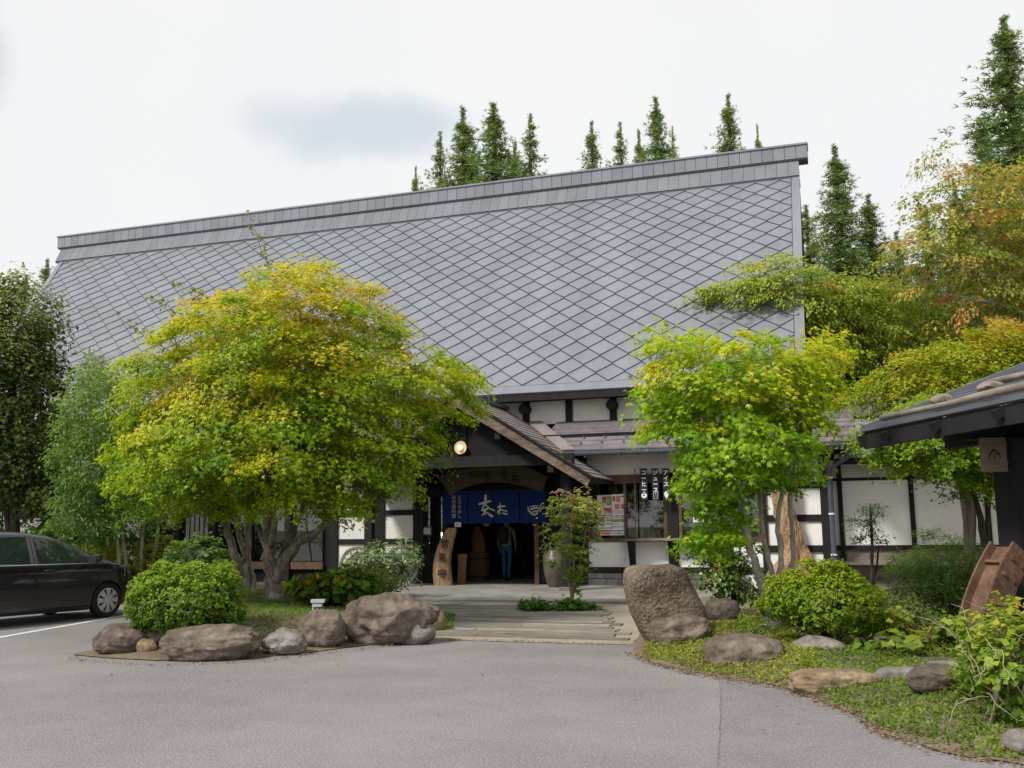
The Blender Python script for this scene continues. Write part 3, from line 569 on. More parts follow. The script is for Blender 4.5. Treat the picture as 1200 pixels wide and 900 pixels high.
MB().prism([(PX - 2.45, 22.30, 3.24), (PX + 2.45, 22.30, 3.24), (PX, 22.30, pz(0) - 0.14)], (0, 0.06, 0)).build('gable_board', m_black, bld)
boxpart('gable_strut', (PX - 0.07, 22.25, 3.24), (PX + 0.07, 22.299, 4.4), m_black, bld)
# valley flashing on the pent roof at the right of the porch
v0 = np.array([PX + 2.09, PY0 - 0.02, PZ0]); v1 = np.array([PX + 0.60, UY, PZ1]); off = np.array([0, 0, 0.035])
MB().prism([v0 + off, v0 + off + [0.34, 0, 0], v1 + off + [0.42, 0, 0], v1 + off], (0, 0, -0.03)).build('valley_flashing', m_flash, bld)
v0 = np.array([PX - 2.09, PY0 - 0.02, PZ0]); v1 = np.array([PX - 0.60, UY, PZ1])
MB().prism([v1 + off, v1 + off - [0.42, 0, 0], v0 + off - [0.34, 0, 0], v0 + off], (0, 0, -0.03)).build('valley_flashing', m_flash, bld)

# ================================================================== annex on the right
AY = 25.0
anx = thing('annex_house', 'low white plastered annex with thin black posts behind the garden shrubs', 'building', (4.5, AY, 0))
boxpart('wall_core', (-0.08, AY + 0.08, 0), (13.0, AY + 0.25, 3.2), m_black, anx)
ap = [0.14, 1.74, 3.36, 4.98, 6.6, 8.2, 9.8, 11.4]
boxpart('plaster_panel', (-0.08, AY, 1.0), (0.14, AY + 0.085, 3.05), m_plaster_old, anx)
for i, x in enumerate(ap):
    boxpart('post', (x, AY - 0.05, 0.2), (x + 0.11, AY + 0.1, 3.05), m_timber, anx)
    x1 = ap[i + 1] if i + 1 < len(ap) else 13.0
    boxpart('plaster_panel', (x + 0.11, AY, 1.0), (x1, AY + 0.085, 2.54), m_plaster, anx); boxpart('plaster_panel', (x + 0.11, AY, 2.61), (x1, AY + 0.085, 3.0), m_plaster_old, anx)
boxpart('rail', (-0.08, AY - 0.03, 2.54), (13.0, AY + 0.09, 2.61), m_timber, anx); boxpart('rail', (-0.08, AY - 0.04, 0.90), (13.0, AY + 0.09, 1.0), m_timber, anx)
boxpart('base_board', (-0.08, AY + 0.02, 0.0), (13.0, AY + 0.079, 0.90), m_weather, anx)
boxpart('ledge', (0.0, AY - 0.35, 0.55), (13.0, AY + 0.02, 0.62), m_weather, anx)
m_kawara = mat('annex_roof_tile', (0.24, 0.25, 0.275), 0.45, 0.25, 2, bump=0.1, spec=0.5, rnd=0.15)
aroof = MB().prism([(0.1, AY - 0.85, 3.04), (13.2, AY - 0.85, 3.04), (13.2, AY + 4.0, 5.0), (0.1, AY + 4.0, 5.0)], (0, 0, -0.08)).build('roof', m_timber, anx)
for r in range(10):
    y0 = AY - 0.9 + r * 0.30; z0 = 3.05 + (y0 - AY + 0.85) * 0.404
    for c in range(26):
        x0 = 0.1 + c * 0.5 + (0.25 if r % 2 else 0)
        MB().prism([(x0 + 0.006, y0, z0 + 0.035), (x0 + 0.494, y0, z0 + 0.035), (x0 + 0.494, y0 + 0.33, z0 + 0.135), (x0 + 0.006, y0 + 0.33, z0 + 0.135)], (0, 0, -0.03)).build('roof_tile', m_kawara, aroof)
MB().beam((0.1, AY - 0.84, 2.95), (13.2, AY - 0.84, 2.95), 0.05, 0.12).build('eave_board', m_timber, anx)
boxpart('upper_boarding', (0.3, AY + 2.0, 4.3), (9, AY + 2.1, 4.8), m_weather, anx)
MB().prism([(-0.08, AY - 0.8, 2.6), (-0.08, AY - 0.05, 2.3), (-0.08, AY - 0.05, 2.6)], (0.1, 0, 0)).build('brace', m_timber, anx)
# ================================================================== lettering helpers
def text_on(body, h, o, right, up, mat_, parent, name='lettering', thick=0.004, vert=False, wave=None, sx=1.0, bold=0.0):
    """flat extruded characters, h = character height; o = upper left corner; vert stacks the characters"""
    o, right, up = [np.asarray(q_, float) for q_ in (o, right, up)]; n_ = np.cross(right, up); mb = MB()
    for i, ch in enumerate(body):
        c = bpy.data.curves.new('t', 'FONT'); c.body = ch; c.size = 1.0; c.resolution_u = 2; c.offset = bold
        ob = bpy.data.objects.new('t', c); COL.objects.link(ob); bpy.context.view_layer.update()
        me = bpy.data.meshes.new_from_object(ob.evaluated_get(bpy.context.evaluated_depsgraph_get()))
        vv = np.array([v.co[:] for v in me.vertices]); ff = [tuple(p_.vertices) for p_ in me.polygons]
        bpy.data.objects.remove(ob); bpy.data.curves.remove(c)
        if len(vv) == 0: continue
        x, y_ = vv[:, 0] * h * sx, (vv[:, 1] - 0.80) * h
        if vert: y_ = y_ - i * h * 1.06
        else: x = x + i * h * 1.04 * sx
        P = o + x[:, None] * right + y_[:, None] * up + n_ * thick
        if wave is not None: P = np.array([p_ + np.array([0, wave(p_[0], p_[2]), 0]) for p_ in P])
        mb.add(P, ff); bpy.data.meshes.remove(me)
    return mb.build(name, mat_, parent)
def strokes(lst, P, mat_, parent, name='brush_lettering'):
    """brush strokes: list of ([(u,v),...],[width px,...]); P maps (u,v) to a point, flat ribbon"""
    mb = MB()
    for k, (pts, ws) in enumerate(lst):
        pts = np.array(pts, float); n = len(pts); Lv = []; Rv = []
        tt = np.linspace(0, n - 1, (n - 1) * 5 + 1)
        pp = np.stack([np.interp(tt, range(n), pts[:, i]) for i in (0, 1)], 1); ww = np.interp(tt, range(n), ws)
        for i in range(len(pp)):
            t = pp[min(i + 1, len(pp) - 1)] - pp[max(i - 1, 0)]; t = t / (np.linalg.norm(t) + 1e-9); q_ = np.array([-t[1], t[0]]) * ww[i] / 2
            e = 0.75 if i in (0, len(pp) - 1) else 1.0
            Lv.append(P(*(pp[i] + q_ * e), k)); Rv.append(P(*(pp[i] - q_ * e), k))
        m = len(Lv); mb.add(Lv + Rv, [(i, i + 1, m + i + 1, m + i) for i in range(m - 1)])
    return mb.build(name, mat_, parent)
XP = np.array([1.0, 0, 0]); ZP = np.array([0, 0, 1.0])
# ================================================================== noren curtain
NY = WY - 0.14
nr = thing('shop_curtain', 'blue cloth shop curtain with ivory brush lettering hung across the entrance', 'curtain', (-8.44, NY, 2.46))
def nwave(x, z): return -0.022 * math.sin(x * 9.0 + 0.7) * (2.5 - z) / 0.85 - 0.012 * math.sin(x * 23 + z * 2) * (2.5 - z)
nx = [-9.88, -9.155, -8.435, -7.715, -6.99]
for x0, x1 in zip(nx, nx[1:]):
    mb = MB(); nu, nv = 14, 8; F = []
    for j in range(nv + 1):
        for i in range(nu + 1):
            x = x0 + 0.012 + (x1 - x0 - 0.024) * i / nu; z = 2.47 - 0.85 * j / nv; mb.v.append((x, NY + nwave(x, z), z))
    for j in range(nv):
        for i in range(nu): a_ = j * (nu + 1) + i; mb.f.append([a_, a_ + nu + 1, a_ + nu + 2, a_ + 1]); mb.mi.append(0)
    mb.build('cloth_panel', m_noren, nr, smooth='all')
MB().tube([(-9.98, NY, 2.48), (-6.9, NY, 2.48)], 0.018, 8).build('rod', m_timber, nr)
def NP(u, v, k=0):
    p_ = atY(u, v, NY - 0.02); return (p_[0], NY + nwave(p_[0], p_[2]) - 0.010 - 0.0012 * k, p_[2])
BRUSH1 = [([(568.8, 579.3), (568.8, 584), (568.4, 591)], [2.0, 3.2, 2.2]), ([(560.4, 591), (566, 589.6), (575.6, 586.7)], [2.0, 3.0, 2.0]), ([(568.5, 590), (565.5, 594.5), (564.2, 599)], [2.0, 1.6, 1.2]),
          ([(568.6, 591.5), (573.5, 595.8), (580, 598.6)], [2.0, 1.3, 1.8]), ([(564.6, 598.6), (568, 597.5), (572, 595.6)], [1.6, 3.0, 1.6]), ([(567.6, 596), (568.2, 603.2)], [2.4, 1.8]), ([(567, 601), (564.6, 604.6)], [1.6, 0.8]), ([(569.3, 599.6), (573.5, 603), (577.4, 605.6)], [0.8, 2.2, 2.8])]
BRUSH2 = [([(586, 589.3), (585.8, 596), (585.6, 603.2)], [1.4, 1.6, 1.2]), ([(582.8, 594.2), (592, 593)], [1.8, 2.4]), ([(586, 596.5), (590, 598.4), (594.6, 599)], [1.6, 1.3, 1.7]), ([(583, 599.2), (587.5, 597.2)], [1.6, 1.8]), ([(585.4, 598), (583.2, 602)], [1.6, 1.0]), ([(588.4, 601.4), (594.6, 602.4)], [1.2, 2.1])]
BOWL = [([(618.6, 593.5), (619.4, 598), (623.4, 602.6), (627, 604)], [1.0, 1.6, 1.6, 1.2]), ([(620.5, 594), (625, 592.8), (631, 592.6)], [1.0, 1.4, 1.0]), ([(621.5, 597), (626, 595.4), (631, 595)], [2.2, 2.4, 1.2]), ([(623.5, 600), (629.5, 598.6)], [1.6, 1.6]), ([(624.5, 603), (629, 602.2), (630, 599)], [1.4, 1.8, 1.0]), ([(630, 598.5), (633, 594), (635, 589)], [1.2, 1.2, 0.9]), ([(631.5, 599), (634.5, 596), (637.5, 592)], [1.4, 1.2, 0.8])]
strokes(BRUSH1 + BRUSH2, NP, m_ivory, nr); strokes(BOWL, NP, m_ivory, nr, 'bowl_emblem')
text_on('とろろめし', 0.118, (*atY(536.2, 580.4, NY)[[0]], NY - 0.012, atY(537.5, 580.4, NY)[2]), XP, ZP, m_ivory, nr, vert=True, wave=lambda x, z: nwave(x, z))
text_on('自然薯料理', 0.118, (*atY(529.6, 580.4, NY)[[0]], NY - 0.012, atY(530, 580.4, NY)[2]), XP, ZP, m_ivory, nr, vert=True, wave=lambda x, z: nwave(x, z))
# ================================================================== curved wooden name board
SY = WY - 0.30
sb = thing('arched_name_board', 'arched slab of dark grained wood with ink lettering above the blue curtain', 'sign', (-8.45, SY, 2.75))
ol = [(513.6, 560), (528, 551.5), (552, 549), (577, 547.8), (600, 546.8), (617, 546.4), (641.2, 558.8), (635, 576), (626, 574), (618, 571.2), (609, 568.6), (600, 566.8), (588, 565.4), (577, 565), (566, 566), (556, 567.8), (546, 571), (536, 575.2), (527.6, 580.6)]
MB().prism([atY(u, v, SY) for u, v in ol][::-1], (0, 0.06, 0)).build('board', m_grain, sb)
def SPt(u, v, k=0):
    p_ = atY(u, v, SY); p_[1] = SY - 0.004 - 0.001 * k; return p_
def shift(l, du, dv, s): return [([(568.5 + (u - 568.5) * s + du, 592 + (v - 592) * s + dv) for u, v in p_], [w * s for w in ws]) for p_, ws in l]
strokes(shift(BRUSH1, 22.5, -36.5, 0.62) + shift(BRUSH2, 20, -35, 0.8), SPt, m_ink, sb)
text_on('自然薯', 0.20, (atY(549, 552.5, SY)[0], SY - 0.003, atY(549, 552.5, SY)[2]), XP, ZP, m_ink, sb)
# ================================================================== porch lamp
lp = thing('porch_lamp', 'small lit bulb in a round cream shade on the black porch gable', 'lamp', (-8.55, 22.24, 3.46))
LC = np.array([-8.55, 22.24, 3.46])
m_shade = mat('lamp_shade', (0.62, 0.47, 0.27), 0.6, 0.1, 5, bump=0)
MB().lathe([(0.05, 0.0), (0.06, -0.03), (0.165, -0.055), (0.16, -0.07), (0.055, -0.05), (0.0, -0.05)], LC, 20, 'y').build('shade', m_shade, lp, smooth=True)
m_bulb = bpy.data.materials.new('bulb'); m_bulb.use_nodes = True; _p = m_bulb.node_tree.nodes['Principled BSDF']; _p.inputs['Emission Color'].default_value = (1, 0.82, 0.55, 1); _p.inputs['Emission Strength'].default_value = 1.0; _p.inputs['Base Color'].default_value = (0.9, 0.85, 0.75, 1)
MB().lathe([(0.0, -0.155), (0.045, -0.145), (0.068, -0.11), (0.055, -0.07), (0.03, -0.04)], LC, 14, 'y').build('bulb', m_bulb, lp, smooth=True)
# ================================================================== hanging banners and posters
m_bann = mat('banner_black', (0.02, 0.022, 0.028), 0.85, 0.2, 8, bump=0)
def banner(u, word, label, icon):
    top = atY(u, 549.5, WY - 0.30); x = top[0]; z1 = top[2]; yb = WY - 0.30
    t = thing('hanging_banner', label, 'banner', (x, yb, z1), group='narrow black drink banners at the counter')
    MB().box((x - 0.085, yb, z1 - 0.77), (x + 0.085, yb + 0.012, z1)).build('cloth', m_bann, t)
    text_on(word, 0.135, (x - 0.068, yb - 0.001, z1 - 0.03), XP, ZP, m_white, t, vert=True, sx=1.0, bold=0.02)
    zc = z1 - 0.655; mb = MB()
    if icon == 'cup':
        mb.lathe([(0.0, -0.006), (0.07, -0.006), (0.07, 0.0)], (x, yb - 0.002, zc), 16, 'y'); mb.prism([(x - 0.05, yb - 0.008, zc + 0.04), (x, yb - 0.008, zc + 0.1), (x + 0.05, yb - 0.008, zc + 0.04)][::-1], (0, 0.005, 0))
    elif icon == 'glass':
        for a_, b_ in (((-0.06, 0.06), (-0.045, -0.08)), ((0.06, 0.06), (0.045, -0.08)), ((-0.045, -0.08), (0.045, -0.08)), ((-0.06, 0.06), (0.06, 0.06)), ((0.0, 0.1), (0.01, -0.04))): mb.beam((x + a_[0], yb - 0.004, zc + a_[1]), (x + b_[0], yb - 0.004, zc + b_[1]), 0.006, 0.026, up=(0, 1, 0.001))
    else:
        mb.prism([(x - 0.055, yb - 0.006, zc + 0.02), (x, yb - 0.006, zc - 0.1), (x + 0.055, yb - 0.006, zc + 0.02)], (0, 0.005, 0)); mb.lathe([(0.0, -0.006), (0.055, -0.006), (0.055, 0.0)], (x, yb - 0.001, zc + 0.045), 12, 'y')
    mb.build('icon', m_white, t)
    if icon == 'cup': MB().lathe([(0.0, -0.004), (0.022, -0.004), (0.022, 0)], (x - 0.005, yb - 0.009, zc), 10, 'y').build('icon_mark', m_bann, t)
    MB().tube([(x - 0.12, yb + 0.02, z1 + 0.005), (x + 0.1, yb + 0.02, z1 + 0.005)], 0.01, 6).build('rod', m_timber, t)
    MB().tube([(x, yb + 0.02, z1 + 0.005), (x, WY + 0.01, z1 - 0.02)], 0.008, 5).build('hook_arm', m_timber, t)
banner(754, 'コーヒー', 'black hanging banner reading コーヒー with a round white cup mark', 'cup')
banner(767.5, 'ジュース', 'black hanging banner reading ジュース with a drinking glass mark', 'glass')
banner(780, 'アイス', 'black hanging banner reading アイス half hidden by maple leaves', 'cone')
pole = MB().tube([(atY(744, 549, WY - 0.2)[0], WY - 0.2, 2.95), (atY(744, 600, WY - 0.2)[0], WY - 0.2, 1.206)], 0.014, 6).build('banner_pole', m_brownwood); tag(pole, 'thin brown pole standing on the counter beside the window', 'pole')
m_red = mat('poster_red', (0.55, 0.05, 0.06), 0.7, 0.4, 9, col2=(0.7, 0.25, 0.12), bump=0); m_pgreen = mat('poster_green', (0.07, 0.22, 0.07), 0.7, 0.5, 12, col2=(0.4, 0.5, 0.2), bump=0)
m_porange = mat('poster_orange', (0.75, 0.35, 0.06), 0.7, 0.3, 10, col2=(0.75, 0.2, 0.2), bump=0); m_ptext = mat('poster_text', (0.40, 0.42, 0.55), 0.7, 0.5, 30, col2=(0.7, 0.65, 0.7), bump=0)
def poster(name, u0, u1, v0, v1, label, blocks):
    A_ = atY(u0, v1, WY - 0.006); B_ = atY(u1, v0, WY - 0.006); x0, x1, z0, z1 = A_[0], B_[0], A_[2], B_[2]
    t = thing(name, label, 'poster', ((x0 + x1) / 2, WY - 0.004, z0)); MB().box((x0, WY - 0.004, z0), (x1, WY - 0.0005, z1)).build('paper', m_white, t)
    for fx0, fx1, fz0, fz1, m_ in blocks:
        MB().box((x0 + (x1 - x0) * fx0, WY - 0.0065, z1 - (z1 - z0) * fz1), (x0 + (x1 - x0) * fx1, WY - 0.0042, z1 - (z1 - z0) * fz0)).build('print_block', m_, t)
poster('poster', 700.5, 716.5, 580, 621.5, 'poster with red fruit and green blocks taped in the shop window', [(0.35, 0.62, 0.04, 0.24, m_red), (0.66, 0.97, 0.03, 0.3, m_pgreen), (0.1, 0.6, 0.27, 0.33, m_ptext), (0.45, 0.95, 0.36, 0.52, m_red), (0.05, 0.95, 0.56, 0.6, m_pgreen), (0.05, 0.5, 0.63, 0.78, m_pgreen), (0.58, 0.95, 0.63, 0.68, m_ptext), (0.58, 0.95, 0.7, 0.75, m_porange), (0.58, 0.95, 0.78, 0.84, m_ptext), (0.05, 0.5, 0.82, 0.87, m_porange), (0.05, 0.95, 0.91, 0.96, m_ptext)])
poster('poster', 717, 732.4, 579, 621.5, 'poster with orange heading and price lines taped in the shop window', [(0.1, 0.3, 0.05, 0.2, m_red), (0.36, 0.66, 0.05, 0.22, m_porange), (0.7, 0.98, 0.04, 0.08, m_brownwood), (0.25, 0.6, 0.27, 0.42, m_porange), (0.68, 0.92, 0.28, 0.4, m_red), (0.05, 0.9, 0.45, 0.48, m_ptext), (0.1, 0.8, 0.51, 0.53, m_red), (0.05, 0.95, 0.58, 0.66, m_ptext), (0.05, 0.95, 0.69, 0.77, m_pgreen), (0.05, 0.5, 0.81, 0.84, m_ptext), (0.05, 0.95, 0.88, 0.92, m_ptext)])
poster('poster_strip', 700, 731.5, 622.5, 627.5, 'long red and white paper strip under the two window posters', [(0.0, 0.12, 0.0, 1.0, m_red), (0.15, 0.5, 0.15, 0.85, m_porange), (0.55, 0.95, 0.2, 0.8, m_ptext)])
def notice(u0, u1, v0, v1, Y, label, framem, inner):
    A_ = atY(u0, v1, Y); B_ = atY(u1, v0, Y); t = thing('framed_notice', label, 'notice', ((A_[0] + B_[0]) / 2, Y, A_[2]))
    MB().box((A_[0], Y, A_[2]), (B_[0], Y + 0.02, B_[2])).build('frame', framem, t); e = 0.035; MB().box((A_[0] + e, Y - 0.003, A_[2] + e), (B_[0] - e, Y + 0.01, B_[2] - e)).build('paper', inner, t)
notice(492.5, 506, 617, 627.5, WY - 0.03, 'small notice in a red-brown frame on the lattice door', m_brownwood, m_ptext)
notice(812.5, 824, 592.5, 612, WY - 0.03, 'plain white sheet behind the maple at the right shop window', m_white, m_white)
notice(532.8, 540, 612, 617.5, WY - 0.19, 'little white card above the log sign beside the curtain', m_white, m_ptext)
# things behind the shop window
random.seed(11)
for i in range(7):
    x = -4.9 + i * 0.15; h = random.uniform(0.12, 0.38); r = random.uniform(0.03, 0.05)
    mm = [m_red, m_white, m_ptext, m_brownwood, m_pgreen, m_red, m_ptext][i]
    nm = ['red', 'white', 'blue grey', 'brown', 'green', 'short red', 'pale grey'][i]
    o = MB().lathe([(r, 0), (r, h * 0.65), (r * 0.4, h * 0.82), (r * 0.4, h), (0.0, h)], (x, WY + 0.2 + 0.05 * (i % 2), 1.21), 10).build('bottle', mm, smooth=True); tag(o, f'{nm} bottle on the sill inside the shop window', 'bottle', 'bottles inside the shop window')
sh = MB().box((-5.85, WY + 0.12, 1.15), (-1.7, WY + 0.45, 1.21)).build('inner_sill', m_brownwood); sh.parent = bld; sh.location = -Vector(wloc(bld))
# ================================================================== log sign, stump, barrel, jar
def loftlog(name, cs, rads, mat_, parent, n=18, amp=0.12, sc=3.0, seed=0.0, flat=1.0, cap=True):
    """cs: centres bottom to top, rads: (rx, ry) each; noisy rings"""
    mb = MB(); V = []; m = len(cs)
    for i in range(m):
        for k in range(n):
            a_ = 2 * math.pi * k / n; d = noise.noise(Vector((math.cos(a_) * sc * 0.6, math.sin(a_) * sc * 0.6 + seed, cs[i][2] * sc))) * amp + 1
            V.append((cs[i][0] + rads[i][0] * d * math.cos(a_), cs[i][1] + rads[i][1] * d * math.sin(a_) * flat, cs[i][2]))
    F = [(i * n + k, i * n + (k + 1) % n, (i + 1) * n + (k + 1) % n, (i + 1) * n + k) for i in range(m - 1) for k in range(n)] + [tuple(range(n))[::-1], tuple(range((m - 1) * n, m * n))]
    mb.add(V, F); return mb.build(name, mat_, parent, smooth=True)
LY = WY - 0.75
lb = G(520, 686, 0.055); LY = lb[1]
ls = thing('log_sign', 'pale curved log standing by the door, brushed with 営業中', 'sign', lb)
px = [(520, 686), (519, 675), (518, 662), (519, 650), (522, 640), (525.5, 630), (528.5, 622), (530, 618.5)]; pwid = [24, 24, 22, 21, 19, 17, 15, 10]
cs = [atY(u, v, LY) for u, v in px]; kk = dep(lb) / FPX
cs = [np.array([c[0], LY, max(c[2], 0.055)]) for c in cs]
loftlog('log', cs, [(w * kk / 2, w * kk / 2 * 0.6) for w in pwid], m_logwood, ls, amp=0.10, sc=2.2)
for ch, u, v, h in (('営', 516.2, 632.4, 0.235), ('業', 513.4, 648.4, 0.22), ('中', 512.4, 666.5, 0.28)):
    p_ = atY(u, v, LY - 0.19); text_on(ch, h, (p_[0], LY - 0.19, p_[2]), XP, ZP, m_ink, ls, thick=0.0, bold=0.022)
b0 = G(541, 684, 0.055); st = MB(); kk = dep(b0) / FPX
o = thing('wood_stump', 'squared upright block of orange wood leaning by the door post', 'stump', b0)
loftlog('block', [np.array([b0[0], b0[1], 0.055]), np.array([b0[0] + 0.01, b0[1], 0.4]), np.array([b0[0] + 0.02, b0[1] + 0.02, 0.83])], [(0.13, 0.12), (0.115, 0.11), (0.135, 0.12)], m_stumpwood, o, n=10, amp=0.15, sc=5)
# barrel with a wedge of wood on it, just inside the opening
bc = G(561.5, 680.5, 0.045)
br = thing('wooden_barrel', 'dark wooden barrel with hoops standing inside the doorway', 'barrel', bc)
for k in range(14):
    a_ = 2 * math.pi * k / 14; mb = MB(); da = math.pi / 14 * 0.94
    prof = [(0.27, 0.0), (0.305, 0.3), (0.305, 0.5), (0.275, 0.80)]; V = []
    for r, z in prof:
        for rr in (r, r - 0.03):
            for s in (-da, da): V.append((bc[0] + rr * math.cos(a_ + s), bc[1] + rr * math.sin(a_ + s), bc[2] + z))
    F = []
    for i in range(3): b_ = i * 4; F += [(b_, b_ + 1, b_ + 5, b_ + 4), (b_ + 3, b_ + 2, b_ + 6, b_ + 7), (b_ + 1, b_ + 3, b_ + 7, b_ + 5), (b_ + 2, b_, b_ + 4, b_ + 6)]
    F += [(0, 2, 3, 1), (12, 13, 15, 14)]; mb.add(V, F); mb.build('stave', m_barrel, br)
for z, r in ((0.12, 0.292), (0.62, 0.302)): MB().lathe([(r - 0.01, z - 0.02), (r + 0.008, z - 0.02), (r + 0.008, z + 0.02), (r - 0.01, z + 0.02)], bc, 20).build('hoop', m_timber, br)
MB().lathe([(0.25, 0.74), (0.25, 0.76)], bc, 16).build('lid', m_barrel, br)
wd = thing('carved_wood', 'upright reddish wood carving resting on the doorway barrel', 'wood carving', bc + [0, 0, 0.8])
loftlog('carving', [bc + [0, 0, 0.762], bc + [0, 0, 1.0], bc + [-0.02, 0, 1.25], bc + [-0.05, 0, 1.5]], [(0.2, 0.16), (0.21, 0.15), (0.17, 0.12), (0.06, 0.06)], m_stumpwood, wd, amp=0.2, sc=4)
jp = G(650.5, 688, 0.055)
m_jar = mat('jar_glaze', (0.075, 0.06, 0.05), 0.4, 0.3, 5, col2=(0.14, 0.12, 0.1), bump=0.1, spec=0.5)
jr = thing('storage_jar', 'large dark glazed earthenware jar at the right side of the doorway', 'jar', jp)
MB().lathe([(0.15, 0.0), (0.2, 0.1), (0.27, 0.35), (0.285, 0.55), (0.25, 0.75), (0.17, 0.86), (0.16, 0.9), (0.18, 0.93), (0.15, 0.93), (0.13, 0.86), (0.0, 0.8)], jp, 22).build('body', m_jar, jr, smooth=True)
for s in (-1, 1): MB().tube([jp + [s * 0.22, 0, 0.78], jp + [s * 0.29, 0, 0.76], jp + [s * 0.275, 0, 0.66]], 0.018, 6).build('lug', m_jar, jr)
# wall picture inside
notice(546, 557, 631, 641, 29.45, 'small framed picture on the dark rear wall inside the doorway', m_brownwood, m_plaque)
m_lant = mat('lantern_paper', (0.5, 0.45, 0.38), 0.8, 0.1, 8, bump=0)
lc = atY(570, 611, 25.6); ln = thing('hanging_lantern', 'pale cylinder lantern hanging just below the curtain inside the door', 'lantern', lc)
MB().lathe([(0.05, -0.13), (0.085, -0.12), (0.085, 0.14), (0.05, 0.15)], lc, 14).build('shade', m_lant, ln, smooth=True); MB().tube([lc + [0, 0, 0.15], [lc[0], lc[1], 2.99]], 0.006, 5).build('cord', m_timber, ln)
# wagon wheels leaning on the white bays behind the rhododendron
def wagon_wheel(u, v, r, label):
    c = atY(u, v, WY - 0.16); c[2] = hL(c[0], WY - 0.3) + r * 0.97
    t = thing('wagon_wheel', label, 'wheel', (c[0], c[1], c[2] - r), group='wagon wheels leaning on the wall')
    mb = MB(); n = 28; V = []
    for k in range(n):
        a_ = 2 * math.pi * k / n
        for rr, yy in ((r, -0.03), (r, 0.03), (r - 0.075, 0.03), (r - 0.075, -0.03)): V.append((c[0] + rr * math.cos(a_), c[1] + yy + (rr * math.sin(a_)) * 0.06, c[2] + rr * math.sin(a_)))
    mb.add(V, [(4 * k + i, 4 * k + (i + 1) % 4, 4 * ((k + 1) % n) + (i + 1) % 4, 4 * ((k + 1) % n) + i) for k in range(n) for i in range(4)]); mb.build('rim', m_weather, t)
    MB().lathe([(0.07, -0.09), (0.085, -0.03), (0.085, 0.06), (0.06, 0.09)], c, 12, 'y').build('hub', m_weather, t)
    for k in range(12):
        a_ = 2 * math.pi * k / 12; MB().beam(c + [0.07 * math.cos(a_), 0, 0.07 * math.sin(a_)], c + [(r - 0.07) * math.cos(a_), (r * math.sin(a_)) * 0.05, (r - 0.07) * math.sin(a_)], 0.03, 0.03, up=(0, 1, 0.01)).build('spoke', m_weather, t)
wagon_wheel(418, 668, 0.52, 'weathered wagon wheel leaning on the left white bay behind the shrub'); wagon_wheel(470, 668, 0.52, 'weathered wagon wheel leaning on the bay next to the lattice door')
# ================================================================== driftwood sculpture by the right bay
m_drift = mat('driftwood', (0.54, 0.41, 0.26), 0.8, 0.25, 3.0, stretch=(2.5, 2.5, 0.8), col2=(0.27, 0.125, 0.045), mottle=0.6, bump=1.0, bscale=8, bdist=0.06)
DY = WY - 0.42
dw = thing('driftwood_sculpture', 'tall twisted orange driftwood trunk propped against the white wall by the downpipe', 'driftwood', (-0.95, DY, 0.045))
prof = [(922, 689, 62), (925, 678, 62), (930, 668, 52), (932, 655, 46), (930, 640, 36), (927, 625, 30), (921, 605, 26), (916, 585, 27), (917, 565, 25), (920, 550, 18)]
cs = []; rd = []; k0 = dep((-0.9, DY, 1)) / FPX
for u, v, w in prof: p_ = atY(u, v, DY); cs.append(np.array([p_[0], DY, max(p_[2], 0.045)])); rd.append((w * k0 * 0.42, w * k0 * 0.25))
tt = np.linspace(0, len(cs) - 1, 34); C_ = np.array(cs); R_ = np.array(rd)
cs = [np.array([np.interp(t, range(len(C_)), C_[:, i]) for i in range(3)]) for t in tt]; rd = [tuple(np.interp(t, range(len(R_)), R_[:, i]) for i in range(2)) for t in tt]
loftlog('trunk', cs, rd, m_drift, dw, n=30, amp=0.55, sc=3.2, seed=3.0)
dw2 = thing('driftwood_root', 'short knotted tan driftwood root on the slab behind the camellia', 'driftwood', (-2.55, DY, 0.045))
c2 = np.array([-2.55, DY, 0.045])
loftlog('root', [c2, c2 + [0.02, 0, 0.25], c2 + [0.05, 0, 0.5], c2 + [-0.02, 0, 0.8], c2 + [0.05, 0, 1.1], c2 + [0.08, 0, 1.3]], [(0.34, 0.2), (0.36, 0.2), (0.3, 0.18), (0.27, 0.16), (0.25, 0.14), (0.1, 0.08)], m_drift, dw2, n=24, amp=0.6, sc=3.5, seed=8.0)

# ================================================================== roofed gate shelter at the right
yg = math.radians(24.0); GA = np.array([-math.sin(yg), math.cos(yg), 0]); GB = np.array([math.cos(yg), math.sin(yg), 0])
def gp(s, l, z): return GA * s + GB * l + np.array([0, 0, z])
GS0, GS1, GLAT, GZ, gsl = 6.4, 13.42, 6.5, 2.88, 0.366
gate = thing('roofed_gate', 'black timber gate shelter with stone-weighted metal roof beside the garden', 'shelter', gp(10.5, 8.4, 0))
MB().prism([gp(GS0, GLAT, GZ - 0.04), gp(GS0, GLAT + 3.2, GZ - 0.04 + 3.2 * gsl), gp(GS1, GLAT + 3.2, GZ - 0.04 + 3.2 * gsl), gp(GS1, GLAT, GZ - 0.04)][::-1], (0, 0, 0.035)).build('roof', m_gatemetal, gate)
MB().prism([gp(GS0, GLAT + 3.2, GZ - 0.04 + 3.2 * gsl), gp(GS0, GLAT + 6.4, GZ - 0.04), gp(GS1, GLAT + 6.4, GZ - 0.04), gp(GS1, GLAT + 3.2, GZ - 0.04 + 3.2 * gsl)][::-1], (0, 0, 0.035)).build('roof', m_gatemetal, gate)
for k in range(1, 9):          # standing seams parallel to the eave
    l = 0.34 * k; MB().beam(gp(GS0, GLAT + l, GZ + 0.012 + l * gsl), gp(GS1 - 0.02, GLAT + l, GZ + 0.012 + l * gsl), 0.03, 0.035).build('seam', m_gatemetal, gate)
